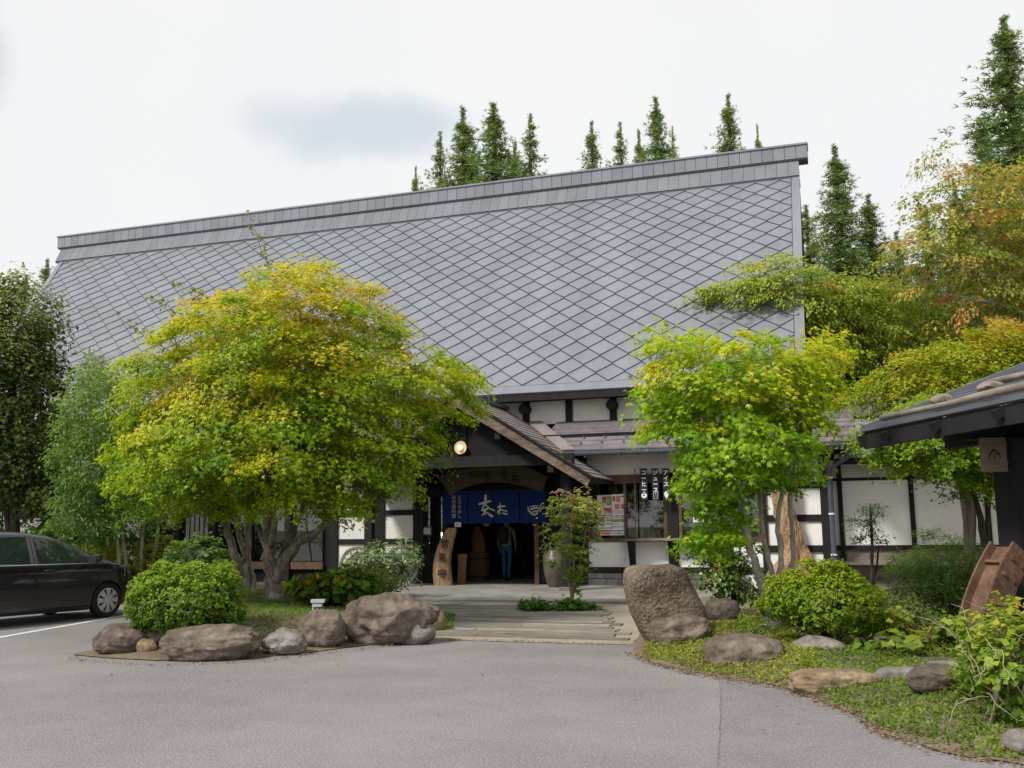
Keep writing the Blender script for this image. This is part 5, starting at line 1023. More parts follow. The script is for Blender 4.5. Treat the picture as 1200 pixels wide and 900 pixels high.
def person(loc, rz_, top, legs, shoes, label, stride=0.2):
    J = {}; E = []; R = {}
    def j(k, p_, r, par=None):
        J[k] = p_; R[k] = r
        if par: E.append((par, k))
    j('pel', (0, 0, 0.97), (0.15, 0.115)); j('wai', (0.01, 0, 1.10), (0.14, 0.10), 'pel'); j('che', (0.03, 0, 1.30), (0.165, 0.115), 'wai'); j('sho', (0.02, 0, 1.42), (0.14, 0.09), 'che'); j('nec', (0.03, 0, 1.50), (0.055, 0.055), 'sho')
    j('jaw', (0.055, 0, 1.565), (0.07, 0.065), 'nec'); j('hea', (0.045, 0, 1.64), (0.083, 0.085), 'jaw'); j('cro', (0.035, 0, 1.705), (0.065, 0.07), 'hea')
    for sg, n_ in ((1, 'L'), (-1, 'R')):
        f = stride * sg
        j('hip' + n_, (0, 0.095 * sg, 0.90), (0.095, 0.09), 'pel'); j('kne' + n_, (f * 0.55 + 0.03, 0.095 * sg, 0.50), (0.062, 0.062), 'hip' + n_); j('cal' + n_, (f * 0.75 - 0.03, 0.095 * sg, 0.32), (0.058, 0.055), 'kne' + n_)
        j('ank' + n_, (f - 0.05, 0.09 * sg, 0.09), (0.042, 0.04), 'cal' + n_); j('hee' + n_, (f - 0.03, 0.09 * sg, 0.045), (0.04, 0.042), 'ank' + n_); j('bal' + n_, (f + 0.08, 0.095 * sg, 0.04), (0.045, 0.036), 'hee' + n_); j('toe' + n_, (f + 0.15, 0.098 * sg, 0.035), (0.034, 0.028), 'bal' + n_)
        j('shl' + n_, (0.02, 0.185 * sg, 1.40), (0.062, 0.062), 'sho'); j('elb' + n_, (-f * 0.5 + 0.0, 0.225 * sg, 1.13), (0.042, 0.042), 'shl' + n_); j('wri' + n_, (-f * 0.8 + 0.10, 0.215 * sg, 0.90), (0.028, 0.025), 'elb' + n_)
        wx = -f * 0.8 + 0.10; j('pal' + n_, (wx + 0.02, 0.213 * sg, 0.83), (0.036, 0.018), 'wri' + n_)
    names = list(J); idx = {k: i for i, k in enumerate(names)}; me = bpy.data.meshes.new('b'); me.from_pydata([J[k] for k in names], [(idx[a_], idx[b_]) for a_, b_ in E], [])
    ob = bpy.data.objects.new('b', me); COL.objects.link(ob); md = ob.modifiers.new('s', 'SKIN'); md.use_smooth_shade = True
    for k in names:
        sv = me.skin_vertices[0].data[idx[k]]; sv.radius = R[k]; sv.use_root = (k == 'pel')
    sb_ = ob.modifiers.new('u', 'SUBSURF'); sb_.levels = 2; sb_.render_levels = 2
    bpy.context.view_layer.update(); m2 = bpy.data.meshes.new_from_object(ob.evaluated_get(bpy.context.evaluated_depsgraph_get())); bpy.data.objects.remove(ob)
    for m_ in (m_skin, top, legs, shoes): m2.materials.append(m_)
    mi = []
    for p_ in m2.polygons:
        c = p_.center; s = math.hypot(c.x - 0.02, c.y)
        if c.z > 1.475: mi.append(0)
        elif c.z > 0.95 or (abs(c.y) > 0.17 and c.z > 0.885): mi.append(1)
        elif abs(c.y) > 0.175 and c.z < 0.885: mi.append(0)
        elif c.z > 0.085: mi.append(2)
        else: mi.append(3)
    m2.polygons.foreach_set('material_index', mi); m2.polygons.foreach_set('use_smooth', [True] * len(mi))
    t = thing('person', label, 'person', loc, rz_); o = bpy.data.objects.new('body', m2); link(o, t)
    # fingers, face features and hair
    for sg in (1, -1):
        wx = -stride * sg * 0.8 + 0.12
        for q_ in range(4):
            x0 = wx - 0.027 + q_ * 0.018; L_ = (0.062, 0.075, 0.08, 0.07)[q_]
            MB().tube([(x0, 0.213 * sg, 0.81), (x0 + 0.004, 0.208 * sg, 0.81 - L_ * 0.55), (x0 + 0.012, 0.196 * sg, 0.81 - L_)], [0.0095, 0.009, 0.0075], 6).build('finger', m_skin, t, local=True, smooth='all')
        MB().tube([(wx + 0.03, 0.205 * sg, 0.855), (wx + 0.055, 0.198 * sg, 0.825), (wx + 0.06, 0.19 * sg, 0.795)], [0.011, 0.010, 0.008], 6).build('thumb', m_skin, t, local=True, smooth='all')
        MB().lathe([(0.0, 0), (0.022, 0.004), (0.026, 0.012), (0.0, 0.016)], (0.045, sg * 0.085, 1.635), 8, 'y').build('ear', m_skin, t, local=True)
        MB().lathe([(0.0, -0.006), (0.011, 0), (0.0, 0.006)], (0.128, sg * 0.031, 1.645), 8, 'y').build('eye', m_hair, t, local=True)
    MB().tube([(0.128, 0, 1.65), (0.148, 0, 1.612)], [0.008, 0.014], 6).build('nose', m_skin, t, local=True); MB().beam((0.132, -0.02, 1.575), (0.132, 0.02, 1.575), 0.008, 0.008).build('mouth', m_brownwood, t, local=True)
    h = blob('hair', (0.022, 0, 1.665), (0.098, 0.092, 0.088), m_hair, 2, 3, 0.04, 2.0, 2.0, parent=t)
    return t
p1 = G(594, 680.0, 0.045); p2 = G(617, 676.5, 0.045)
person((p1[0], p1[1], 0.048), math.radians(95), m_olive, m_jean, m_shoe, 'person in olive top and blue jeans walking in through the doorway', 0.14)
person((p2[0], p2[1], 0.048), math.radians(80), m_darkcl, m_navy, m_shoeb, 'person in dark clothes standing in the dim doorway', 0.05)
bp = thing('backpack', 'small dark brown backpack worn by the person in the olive top', 'backpack', (p1[0] - 0.03, p1[1] - 0.17, 1.05))
m_pack = mat('pack_cloth', (0.055, 0.035, 0.025), 0.8, 0.2, 10, bump=0.3, coord='obj')
o = blob('bag', (p1[0] - 0.03, p1[1] - 0.19, 1.26), (0.15, 0.10, 0.22), m_pack, 5, 3, 0.05, 1.5, 3.0); o.parent = bp; o.location = Vector(o.location) - Vector(bp.location)
for s in (-1, 1): MB().tube([(p1[0] - 0.03 + s * 0.09, p1[1] - 0.12, 1.46), (p1[0] - 0.03 + s * 0.10, p1[1] + 0.03, 1.50), (p1[0] - 0.03 + s * 0.11, p1[1] + 0.12, 1.34)], 0.016, 6).build('strap', m_pack, bp)
# ================================================================== vegetation
FHH = np.array([-_sy, _cy, 0.0])
def normz(v): return v / (np.linalg.norm(v, axis=-1, keepdims=True) + 1e-9)
def star_tmpl(full=True):
    if full:
        angs = [-100, -52, 0, 52, 100]; ln = [0.55, 0.85, 1.0, 0.85, 0.55]; V = [(0, 0.12, 0.04)]; ring_ = [(0.0, -0.12)]
        for i, (a_, l) in enumerate(zip(angs, ln)):
            r = math.radians(a_); ring_.append((math.sin(r) * l, math.cos(r) * l))
            if i < 4: m_ = math.radians((angs[i] + angs[i + 1]) / 2); ring_.append((math.sin(m_) * 0.36, math.cos(m_) * 0.36))
        V += [(x, y_ + 0.05, -0.16 * (x * x + y_ * y_)) for x, y_ in ring_]; n = len(ring_)
        F = [(0, 1 + (i + 1) % n, 1 + i) for i in range(n)]
    else:
        V = [(0, -0.1, 0), (-0.75, 0.35, -0.1), (-0.25, 0.42, 0.03), (0, 1.0, -0.14), (0.25, 0.42, 0.03), (0.75, 0.35, -0.1)]
        F = [(0, 2, 1), (0, 4, 2), (2, 4, 3), (0, 5, 4)]
    return np.array(V, float), np.array(F)
def oval_tmpl(w=0.42, fold=0.12, droop=0.2): return np.array([(0, 0, 0), (-w, 0.45, fold), (0, 1.0, -droop), (w, 0.45, fold), (0, 0.5, 0.0)], float), np.array([(0, 4, 1), (1, 4, 2), (0, 3, 4), (3, 2, 4)])
def blade_tmpl(w=0.06): return np.array([(-w, 0, 0), (w, 0, 0), (w * 0.7, 0.55, 0.02), (-w * 0.7, 0.55, 0.02), (0, 1.0, 0.12)], float), np.array([(0, 1, 2), (0, 2, 3), (3, 2, 4)])
def tuft_tmpl(n=5, w=0.10, seed=0):
    r = np.random.default_rng(seed); V = []; F = []
    for i in range(n):
        d = normz(r.normal(size=3) * 0.55 + np.array([0, 1.0, 0])); s = normz(np.cross(d, r.normal(size=3))) * w; b = len(V); L = r.uniform(0.7, 1.0)
        V += [s * 0.6, -s * 0.6, d * L * 0.6 + s, d * L]; F += [(b, b + 1, b + 2), (b + 1, b + 3, b + 2)]
    return np.array(V), np.array(F)
T_STAR = star_tmpl(True); T_STAR3 = star_tmpl(False); T_OVAL = oval_tmpl(); T_NARROW = oval_tmpl(0.16, 0.04, 0.25); T_ROUND = oval_tmpl(0.55, 0.1, 0.12); T_BLADE = blade_tmpl(); T_TUFT = tuft_tmpl(); T_HEART = oval_tmpl(0.6, 0.08, 0.2)
def leafmesh(name, P, N, T, S, C, tmpl, mat_, parent=None, origin=None, kind=None):
    """P positions, N normals, T tip directions, S sizes, C colours (n,3)"""
    n = len(P); tv, tf = tmpl; N = normz(N); T = normz(T - N * np.sum(T * N, 1, keepdims=True)); X = np.cross(T, N)
    V = P[:, None, :] + S[:, None, None] * (tv[None, :, 0, None] * X[:, None, :] + tv[None, :, 1, None] * T[:, None, :] + tv[None, :, 2, None] * N[:, None, :])
    o = np.zeros(3) if origin is None else np.asarray(origin, float)
    V = (V - o).reshape(-1, 3); k = len(tv); F = (tf[None] + (np.arange(n) * k)[:, None, None]).reshape(-1, 3)
    me = bpy.data.meshes.new(name); me.vertices.add(len(V)); me.vertices.foreach_set('co', V.astype(np.float32).ravel())
    me.loops.add(F.size); me.loops.foreach_set('vertex_index', F.astype(np.int32).ravel()); me.polygons.add(len(F)); me.polygons.foreach_set('loop_start', np.arange(0, F.size, 3, dtype=np.int32))
    at_ = me.attributes.new('tint', 'FLOAT_COLOR', 'POINT'); c4 = np.ones((n, k, 4), np.float32); c4[:, :, :3] = C[:, None, :]; at_.data.foreach_set('color', c4.ravel())
    me.materials.append(mat_); me.update(calc_edges=True); me.validate()
    ob = bpy.data.objects.new(name, me); link(ob, parent)
    if parent is None: ob.location = o
    if kind: ob['kind'] = kind
    return ob
def lobe(u, v, ru, rv, D, rd=None, dd=0.0):
    k = (D + dd) / FPX; return (at(u, v, D + dd), np.array([ru * k, rd if rd else 0.8 * (ru + rv) / 2 * k, rv * k]))
def to_px(p_):
    q_ = p_ - CAM; w = q_ @ FH; return 600 + FPX * (q_ @ RT) / w, 450 - FPX * (q_ @ UPV) / w
def hits(p_, boxes):
    u, v = to_px(p_); return any(a_ < u < c_ and b_ < v < d_ for a_, b_, c_, d_ in boxes)
def bumps(lobes_, n, r, D_, smin=14, smax=30):
    """small secondary clumps standing out of the crown surface"""
    B = np.stack([XH, FHH, np.array([0, 0, 1.0])]); res = []
    while len(res) < n:
        l = lobes_[r.integers(len(lobes_))]; d = normz(r.normal(size=3)); d[2] = abs(d[2]) if r.random() < 0.7 else d[2]; p_ = l[0] + (d * l[1] * r.uniform(0.98, 1.1)) @ B
        if min(np.linalg.norm(((p_ - q_[0]) @ B.T) / q_[1]) for q_ in lobes_) < 0.93: continue
        k = r.uniform(smin, smax) * D_ / FPX; res.append((p_, np.array([k * 1.25, k * 1.25, k * 0.6])))
    return res
def sample_lobes(lobes, n, r, shell=0.4, keep_in=0.35, avoid=None, mind=0.0):
    vol = np.array([l[1].prod() ** 0.7 for l in lobes]); pr = vol / vol.sum(); out = np.zeros((n, 3)); cnt = 0; tries = 0
    B = np.stack([XH, FHH, np.array([0, 0, 1.0])]); LC_ = np.array([l[0] for l in lobes]); LR_ = np.array([l[1] for l in lobes])
    while cnt < n:
        i = r.choice(len(lobes), p=pr); d = normz(r.normal(size=3)); rad = r.random() ** shell; p_ = lobes[i][0] + (d * rad * lobes[i][1]) @ B; tries += 1
        m = np.linalg.norm(((p_ - LC_) @ B.T) / LR_, axis=1).min()
        if m < 0.6 and r.random() > keep_in: continue
        if avoid and hits(p_, avoid): continue
        if mind and cnt and tries < n * 25:
            e = (out[:cnt] - p_) * [1, 1, 1.7]
            if (e * e).sum(1).min() < mind * mind: continue
        out[cnt] = p_; cnt += 1
    return out
def mixcol(f, stops):
    xs_ = np.array([s[0] for s in stops]); cs_ = np.array([s[1] for s in stops]); return np.stack([np.interp(f, xs_, cs_[:, i]) for i in range(3)], 1)
def branches(name, trunks, targets, mat_, parent, tip=0.006, jit=0.10, up=0.10, nmid=3, seed=0, maxr=0.05, skip=0.0):
    r = np.random.default_rng(seed); mb = MB(); pos = []; par = []; man = []
    for pts, rad in trunks:
        pts = np.array(pts, float); m = len(pts); tt_ = np.linspace(0, m - 1, (m - 1) * 4 + 1)
        # smooth resample
        pp = np.stack([np.interp(tt_, range(m), pts[:, i]) for i in range(3)], 1); rr = np.interp(tt_, range(m), rad)
        for _ in range(2): pp[1:-1] = (pp[:-2] + 2 * pp[1:-1] + pp[2:]) / 4
        pp[1:-1] += r.normal(size=(len(pp) - 2, 3)) * rr[1:-1, None] * 0.18
        b0 = len(mb.v); n_ = 10; mb.tube(pp, list(rr), n_, cap=True)
        for i in range(b0, len(mb.v)):
            q_ = Vector(mb.v[i]); j_ = (i - b0) // n_; c_ = Vector(pp[min(j_, len(pp) - 1)]); f = 1 + 0.28 * noise.noise(q_ * 5.0) + 0.12 * noise.noise(q_ * 17.0); mb.v[i] = tuple(c_ + (q_ - c_) * f)
        st = len(pos)
        for i in range(len(pp)): pos.append(pp[i]); par.append(st + i - 1 if i else -1); man.append(rr[i])
    nt = len(pos); tg = np.array(targets)
    if len(tg):
        if skip: tg = tg[r.random(len(tg)) > skip]
        d0 = np.min(np.linalg.norm(tg[:, None] - np.array(pos)[None], axis=2), axis=1); usable = [i for i in range(nt) if True]
        P_ = np.zeros((nt + len(tg) * (nmid + 1), 3)); P_[:nt] = np.array(pos); cnt = nt; base_z = min(p_[2] for p_ in pos); minz = base_z + 0.25 * (max(p_[2] for p_ in pos) - base_z)
        okn = np.ones(len(P_), bool); okn[:nt] = P_[:nt, 2] > minz
        for ti in np.argsort(d0):
            t = tg[ti]; d = np.linalg.norm(P_[:cnt] - t, axis=1) + 0.5 * np.maximum(0, P_[:cnt, 2] - t[2]) + np.where(okn[:cnt], 0, 1e3); k = int(np.argmin(d)); a_ = P_[k].copy(); L = np.linalg.norm(t - a_); prev = k
            for q_ in range(1, nmid + 2):
                f = q_ / (nmid + 1); p_ = a_ + (t - a_) * f + np.array([0, 0, up * L * math.sin(math.pi * f)])
                if q_ <= nmid: p_ = p_ + r.normal(size=3) * jit * L / 2
                P_[cnt] = p_; pos.append(p_); par.append(prev); man.append(0); prev = cnt; cnt += 1
        N_ = len(pos); ch = np.zeros(N_); area = np.zeros(N_); haschild = np.zeros(N_, bool)
        for i in range(nt, N_):
            if par[i] >= 0: haschild[par[i]] = True
        for i in range(nt, N_):
            if not haschild[i]: area[i] = tip ** 2.3
        for i in range(N_ - 1, nt - 1, -1): area[par[i]] += area[i]
        rad = np.minimum(area ** (1 / 2.3), maxr)
        for i in range(nt, N_):
            p_ = par[i]; ra = max(rad[i], tip); rb = rad[i] if p_ < nt else min(rad[p_], rad[i] * 1.3); mb.tube([pos[p_], pos[i]], [max(rb, ra), ra], 5 if ra > 0.015 else 4, cap=False)
    return mb.build(name, mat_, parent, smooth='all')
def crown(name, pads, center, r, nleaf, padR, size, tmpl, mat_, parent, stops, hspan, flat=0.13, outw=0.5, orient=0.34, droop=0.10, tipdown=0.25, jitter=0.16, toplight=0.6, padvar=0.35, tiltout=0.38):
    """leaf pads: flattened, slightly drooping sprays of leaves round every pad centre"""
    n = len(pads); out = normz(pads - center); pn = normz(out * np.array([tiltout, tiltout, 0.25]) + np.array([0, 0, 0.8]) + r.normal(size=(n, 3)) * 0.16)
    cnt = r.poisson(nleaf, n).clip(4); idx = np.repeat(np.arange(n), cnt); m = len(idx); R = padR * r.uniform(0.6, 1.35, n)[idx]
    a_ = r.uniform(0, 2 * math.pi, m); rad = np.sqrt(r.random(m)) * R * (0.72 + 0.28 * np.sin(a_ * 5 + idx * 1.7))
    u_ = normz(out * [1, 1, 0.0] - pn * np.sum(out * [1, 1, 0.0] * pn, 1, keepdims=True)); w_ = np.cross(pn, u_)
    dirr = u_[idx] * (1.12 * np.cos(a_))[:, None] + w_[idx] * np.sin(a_)[:, None]
    P = pads[idx] + dirr * rad[:, None] + pn[idx] * (r.normal(size=m) * flat * R)[:, None] - np.array([0, 0, 1.0]) * (droop * rad * rad / padR)[:, None]
    N = normz(pn[idx] + out[idx] * outw * 0.5 + r.normal(size=(m, 3)) * orient)
    T = normz(dirr * 0.8 + out[idx] * 0.3 - np.array([0, 0, tipdown]) + r.normal(size=(m, 3)) * 0.45)
    z0, z1 = hspan; hf = ((pads[:, 2] - z0) / (z1 - z0)).clip(0, 1); padf = hf * toplight + r.normal(size=n) * padvar * 0.5 + (1 - toplight) * 0.5  # higher pads take later leaf-colour stops, the tops turning first
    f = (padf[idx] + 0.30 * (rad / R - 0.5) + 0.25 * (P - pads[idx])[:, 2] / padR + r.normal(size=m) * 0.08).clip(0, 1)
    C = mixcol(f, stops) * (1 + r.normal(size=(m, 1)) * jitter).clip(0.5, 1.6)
    return leafmesh(name, P, N, T, size * r.uniform(0.65, 1.25, m), C, tmpl, mat_, parent, origin=wloc(parent))
def px_trunk(pts, D, kpx=None):
    """pts: (u, v, radius px, depth offset)"""
    return [at(u, v, D + dd) for u, v, rp_, dd in pts], [rp_ * (D + dd) / FPX for u, v, rp_, dd in pts]
GS = [(0, (0.10, 0.12, 0.025)), (0.4, (0.13, 0.22, 0.024)), (0.7, (0.19, 0.31, 0.03)), (1, (0.30, 0.38, 0.05))]
GS2 = [(0, (0.20, 0.13, 0.065)), (0.25, (0.21, 0.20, 0.04)), (0.55, (0.24, 0.29, 0.03)), (1, (0.38, 0.41, 0.055))]
GRN, YG, YEL, ORG = (0.085, 0.155, 0.012), (0.19, 0.245, 0.016), (0.34, 0.31, 0.022), (0.46, 0.24, 0.035)
# ---------------------------------------------------------------- big maple on the left bed
R1 = np.random.default_rng(11)
b_ = GL(321, 701); D = dep(b_)
mt = thing('maple_tree', 'large spreading maple turning orange on top, gnarled trunk on the left bed', 'tree', b_)
lobes = [lobe(330, 425, 145, 105, D, 2.2), lobe(224, 470, 82, 90, D, 1.6, 0.3), lobe(445, 445, 105, 85, D, 1.7, -0.2), lobe(525, 455, 52, 52, D, 1.0), lobe(352, 345, 75, 58, D, 1.4), lobe(255, 388, 82, 62, D, 1.5), lobe(300, 535, 150, 58, D, 2.2, -0.5), lobe(430, 525, 105, 58, D, 1.6, -0.4), lobe(180, 518, 44, 52, D, 1.1), lobe(345, 450, 120, 90, D, 1.6, 0.3), lobe(400, 390, 70, 60, D, 1.2), lobe(470, 375, 30, 35, D, 0.7), lobe(400, 320, 35, 28, D, 0.7), lobe(245, 575, 60, 32, D, 1.0, -0.6), lobe(352, 590, 70, 24, D, 0.9, -0.6)]
lobes = lobes + bumps(lobes, 34, R1, D, 15, 28)
pads = sample_lobes(lobes, 480, R1, 0.40, 0.4, mind=0.50, avoid=[(518, 498, 640, 600), (395, 592, 520, 700), (480, 548, 560, 640), (0, 576, 175, 700), (0, 0, 142, 700), (175, 602, 520, 700), (0, 0, 185, 420), (0, 0, 232, 378), (0, 0, 298, 350), (298, 0, 345, 322), (345, 0, 380, 312), (380, 0, 435, 330), (435, 0, 470, 365), (470, 0, 512, 428), (512, 0, 535, 418), (535, 0, 700, 428), (558, 0, 700, 700)])
tr = [px_trunk([(321, 706, 12.92, 0), (321, 685, 9.88, 0), (318, 660, 8.36, 0), (316, 635, 6.84, 0), (313, 605, 6.08, -0.1), (318, 560, 4.56, 0), (330, 500, 3.42, 0), (335, 430, 2.28, 0.1), (345, 370, 1.14, 0)], D),
      px_trunk([(322, 680, 6.84, -0.1), (334, 655, 6.46, -0.15), (352, 632, 5.70, -0.2), (372, 622, 4.56, -0.25), (395, 606, 3.80, -0.3), (412, 580, 3.42, -0.3), (440, 545, 2.66, -0.2), (490, 500, 1.90, 0), (530, 460, 0.91, 0.1)], D),
      px_trunk([(326, 665, 6.08, 0.1), (338, 640, 5.32, 0.3), (345, 612, 4.56, 0.4), (368, 570, 3.42, 0.6), (400, 510, 2.28, 0.6), (430, 440, 1.22, 0.5)], D),
      px_trunk([(317, 650, 4.56, 0.2), (302, 615, 3.80, 0.5), (278, 575, 3.04, 0.7), (240, 520, 2.28, 0.8), (205, 460, 1.22, 0.7)], D),
      px_trunk([(318, 640, 3.80, -0.2), (322, 610, 3.80, -0.5), (312, 560, 3.04, -0.8), (285, 500, 2.28, -0.9), (262, 430, 1.14, -0.7)], D)]
branches('trunk', tr, pads, m_bark, mt, seed=1, maxr=0.045)
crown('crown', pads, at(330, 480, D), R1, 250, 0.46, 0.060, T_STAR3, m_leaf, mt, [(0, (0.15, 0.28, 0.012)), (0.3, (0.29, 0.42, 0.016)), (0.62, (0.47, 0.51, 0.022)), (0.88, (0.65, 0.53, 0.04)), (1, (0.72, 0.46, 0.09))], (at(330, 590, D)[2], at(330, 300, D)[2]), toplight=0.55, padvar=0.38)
# long stray shoots at the top
P = []; 
shb = MB()
for u0, v0, u1, v1, nl in ((325, 335, 294, 254, 34), (232, 392, 176, 345, 30), (262, 366, 206, 330, 30), (205, 415, 142, 374, 28)):
    shb.tube([at(u0, v0, D + 0.2), at((u0 + u1) / 2 - 3, (v0 + v1) / 2, D + 0.2), at(u1, v1, D + 0.2)], [0.012, 0.008, 0.004], 5)
    for t in np.linspace(0.25, 1, nl): P.append(at(u0 + (u1 - u0) * t, v0 + (v1 - v0) * t, D + 0.2) + R1.normal(size=3) * 0.06)
shb.build('shoot_twigs', m_bark, mt, kind='stuff')
P = np.array(P); shoots = leafmesh('stray_shoots', P, R1.normal(size=P.shape) + [0, 0, 0.5], R1.normal(size=P.shape) - [0, 0, 0.4], np.full(len(P), 0.085), np.array([(0.22, 0.25, 0.02)] * len(P)) * R1.uniform(0.7, 1.2, (len(P), 1)), T_OVAL, m_leaf, mt, origin=b_, kind='stuff')
# second maple behind, several leaning stems
b2 = GL(284, 690); b2 = GL(281, 697); D2 = dep(b2) + 0.9; b2 = at(281, 690, D2); b2[2] = hL(b2[0], b2[1])
mt2 = thing('maple_tree', 'smaller several-stemmed maple standing behind the large maple', 'tree', b2)
k2 = D2 / FPX
lob2 = [lobe(235, 560, 75, 45, D2, 1.2), lobe(180, 560, 50, 40, D2, 0.9), lobe(285, 545, 45, 40, D2, 0.9)]
pads2 = sample_lobes(lob2, 60, R1, 0.4, 0.5, mind=0.5)
v0_ = 450 - 0  # stems start on the soil
def from_base(b, pts, D_): return ([np.array(b) + [0, 0, -0.05]] + [at(u, v, D_ + dd) for u, v, _, dd in pts], [pts[0][2] * 1.15 * D_ / FPX] + [r_ * D_ / FPX for _, _, r_, _ in pts])
tr2 = [from_base(b2, [(281, 668, 5, 0), (272, 640, 4.6, 0), (264, 612, 4, 0), (248, 580, 2.5, 0), (225, 555, 1.5, 0)], D2), from_base(b2 + XH * 0.12, [(287, 665, 5, 0.1), (292, 640, 4.5, 0.2), (287, 610, 3.5, 0.2), (292, 575, 2.5, 0.2), (288, 545, 1.5, 0.2)], D2), from_base(b2 + XH * 0.25, [(293, 660, 4, 0.3), (281, 635, 3.5, 0.4), (276, 600, 2.6, 0.4), (270, 560, 1.6, 0.4)], D2)]
branches('trunk', tr2, pads2, m_bark, mt2, seed=2, maxr=0.035)
crown('crown', pads2, at(235, 580, D2), R1, 210, 0.5, 0.06, T_STAR3, m_leaf, mt2, [(0, (0.10, 0.21, 0.012)), (0.5, (0.20, 0.32, 0.016)), (1, (0.34, 0.41, 0.022))], (at(235, 610, D2)[2], at(235, 500, D2)[2]))
# ---------------------------------------------------------------- right maple, grey stems
R2 = np.random.default_rng(21)
b3 = GR(904, 737); D3 = dep(b3)
mr_ = thing('maple_tree', 'bright lime-green maple with pale grey stems behind the right azalea', 'tree', b3)
lob3 = [lobe(850, 445, 92, 68, D3, 1.0), lobe(788, 452, 58, 62, D3, 0.8), lobe(935, 448, 62, 50, D3, 0.8), lobe(862, 520, 105, 58, D3, 1.0, -0.2), lobe(795, 530, 52, 55, D3, 0.7, -0.1), lobe(930, 525, 52, 45, D3, 0.7), lobe(776, 398, 34, 28, D3, 0.4), lobe(893, 400, 34, 30, D3, 0.45), lobe(972, 432, 28, 26, D3, 0.4), lobe(735, 462, 16, 14, D3, 0.25), lobe(925, 395, 14, 20, D3, 0.2), lobe(850, 575, 55, 22, D3, 0.5, -0.2), lobe(952, 470, 40, 40, D3, 0.5), lobe(846, 605, 40, 28, D3, 0.4), lobe(832, 622, 32, 34, D3, 0.35, -0.1)]
lob3 = lob3 + bumps(lob3, 22, R2, D3, 10, 20)
pads3 = sample_lobes(lob3, 190, R2, 0.40, 0.5, mind=0.36, avoid=[(690, 508, 802, 640), (925, 556, 985, 680), (864, 578, 950, 720), (0, 0, 752, 700), (0, 0, 765, 440), (0, 0, 1100, 392), (820, 0, 872, 405), (918, 0, 958, 412), (980, 0, 1200, 700), (950, 500, 1200, 700)])
tr3 = [from_base(b3, [(900, 715, 5.40, 0), (893, 690, 5.04, -0.05), (884, 655, 4.68, -0.05), (874, 620, 4.32, 0), (866, 580, 3.60, 0), (848, 540, 2.52, 0), (825, 490, 1.44, 0)], D3), from_base(b3 + XH * 0.06, [(907, 712, 3.96, 0.05), (908, 685, 3.60, 0.1), (900, 655, 3.24, 0.15), (893, 620, 2.88, 0.2), (890, 575, 2.52, 0.2), (885, 520, 1.80, 0.2), (875, 450, 1.01, 0.2)], D3), from_base(b3 + XH * 0.1, [(911, 705, 3.96, 0), (912, 680, 3.60, -0.02), (917, 650, 3.31, 0), (910, 612, 2.88, 0), (918, 570, 2.45, 0), (938, 520, 1.80, 0), (950, 470, 0.94, 0)], D3), from_base(b3 + XH * 0.28 + FHH * 0.5, [(926, 690, 3.31, 0.5), (930, 655, 3.17, 0.5), (926, 600, 2.88, 0.5), (925, 550, 2.16, 0.5), (915, 480, 1.15, 0.5)], D3)]
branches('trunk', tr3, pads3, m_bark_gr, mr_, seed=3, maxr=0.03, tip=0.005)
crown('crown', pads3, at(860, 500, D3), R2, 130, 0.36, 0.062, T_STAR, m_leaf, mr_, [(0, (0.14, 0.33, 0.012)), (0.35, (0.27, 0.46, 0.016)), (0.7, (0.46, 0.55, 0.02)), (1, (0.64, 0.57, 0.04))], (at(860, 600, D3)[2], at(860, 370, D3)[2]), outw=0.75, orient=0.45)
# ---------------------------------------------------------------- generic px trees
def px_tree(name, label, base, D, lobes_, npad, nleaf, padR, size, tmpl, stops, trunk_px, bark, seed, lm=None, hs=None, cat='tree', group=None, maxr=0.04, tip=0.006, mind=0.0, **kw):
    r = np.random.default_rng(seed); t = thing(name, label, cat, base, group=group); pads_ = sample_lobes(lobes_, npad, r, 0.36, 0.4, mind=mind)
    branches('trunk', [from_base(base, tp, D) for tp in trunk_px], pads_, bark, t, seed=seed, maxr=maxr, tip=tip)
    c = np.mean([l[0] for l in lobes_], 0); z = pads_[:, 2]; crown('crown', pads_, c - [0, 0, 0.4], r, nleaf, padR, size, tmpl, lm or m_leaf, t, stops, hs or (z.min(), z.max()), **kw); return t
def on(b, z): b = np.array(b, float); b[2] = z; return b
# sapling in front of the entrance
bs = G(670, 711, 0.0); Ds = dep(bs)
px_tree('young_maple', 'slim young maple with loose pale leaves in front of the entrance', bs, Ds, [lobe(670, 595, 32, 26, Ds, 0.45), lobe(655, 635, 26, 30, Ds, 0.4), lobe(688, 610, 22, 32, Ds, 0.4), lobe(680, 650, 18, 22, Ds, 0.3), lobe(672, 680, 9, 16, Ds, 0.15)], 150, 17, 0.18, 0.065, T_STAR3,
        [(0, (0.16, 0.29, 0.03)), (0.5, (0.27, 0.37, 0.045)), (0.8, (0.38, 0.40, 0.08)), (1, (0.42, 0.28, 0.14))], [[(671, 690, 1.6, 0), (673, 660, 1.3, 0), (668, 625, 1.0, 0), (672, 590, 0.7, 0)], [(672, 690, 1.2, 0.05), (682, 650, 1.0, 0.05), (690, 600, 0.6, 0)], [(669, 690, 1.0, 0), (655, 640, 0.6, 0)]], m_stem, 31, toplight=0.7)
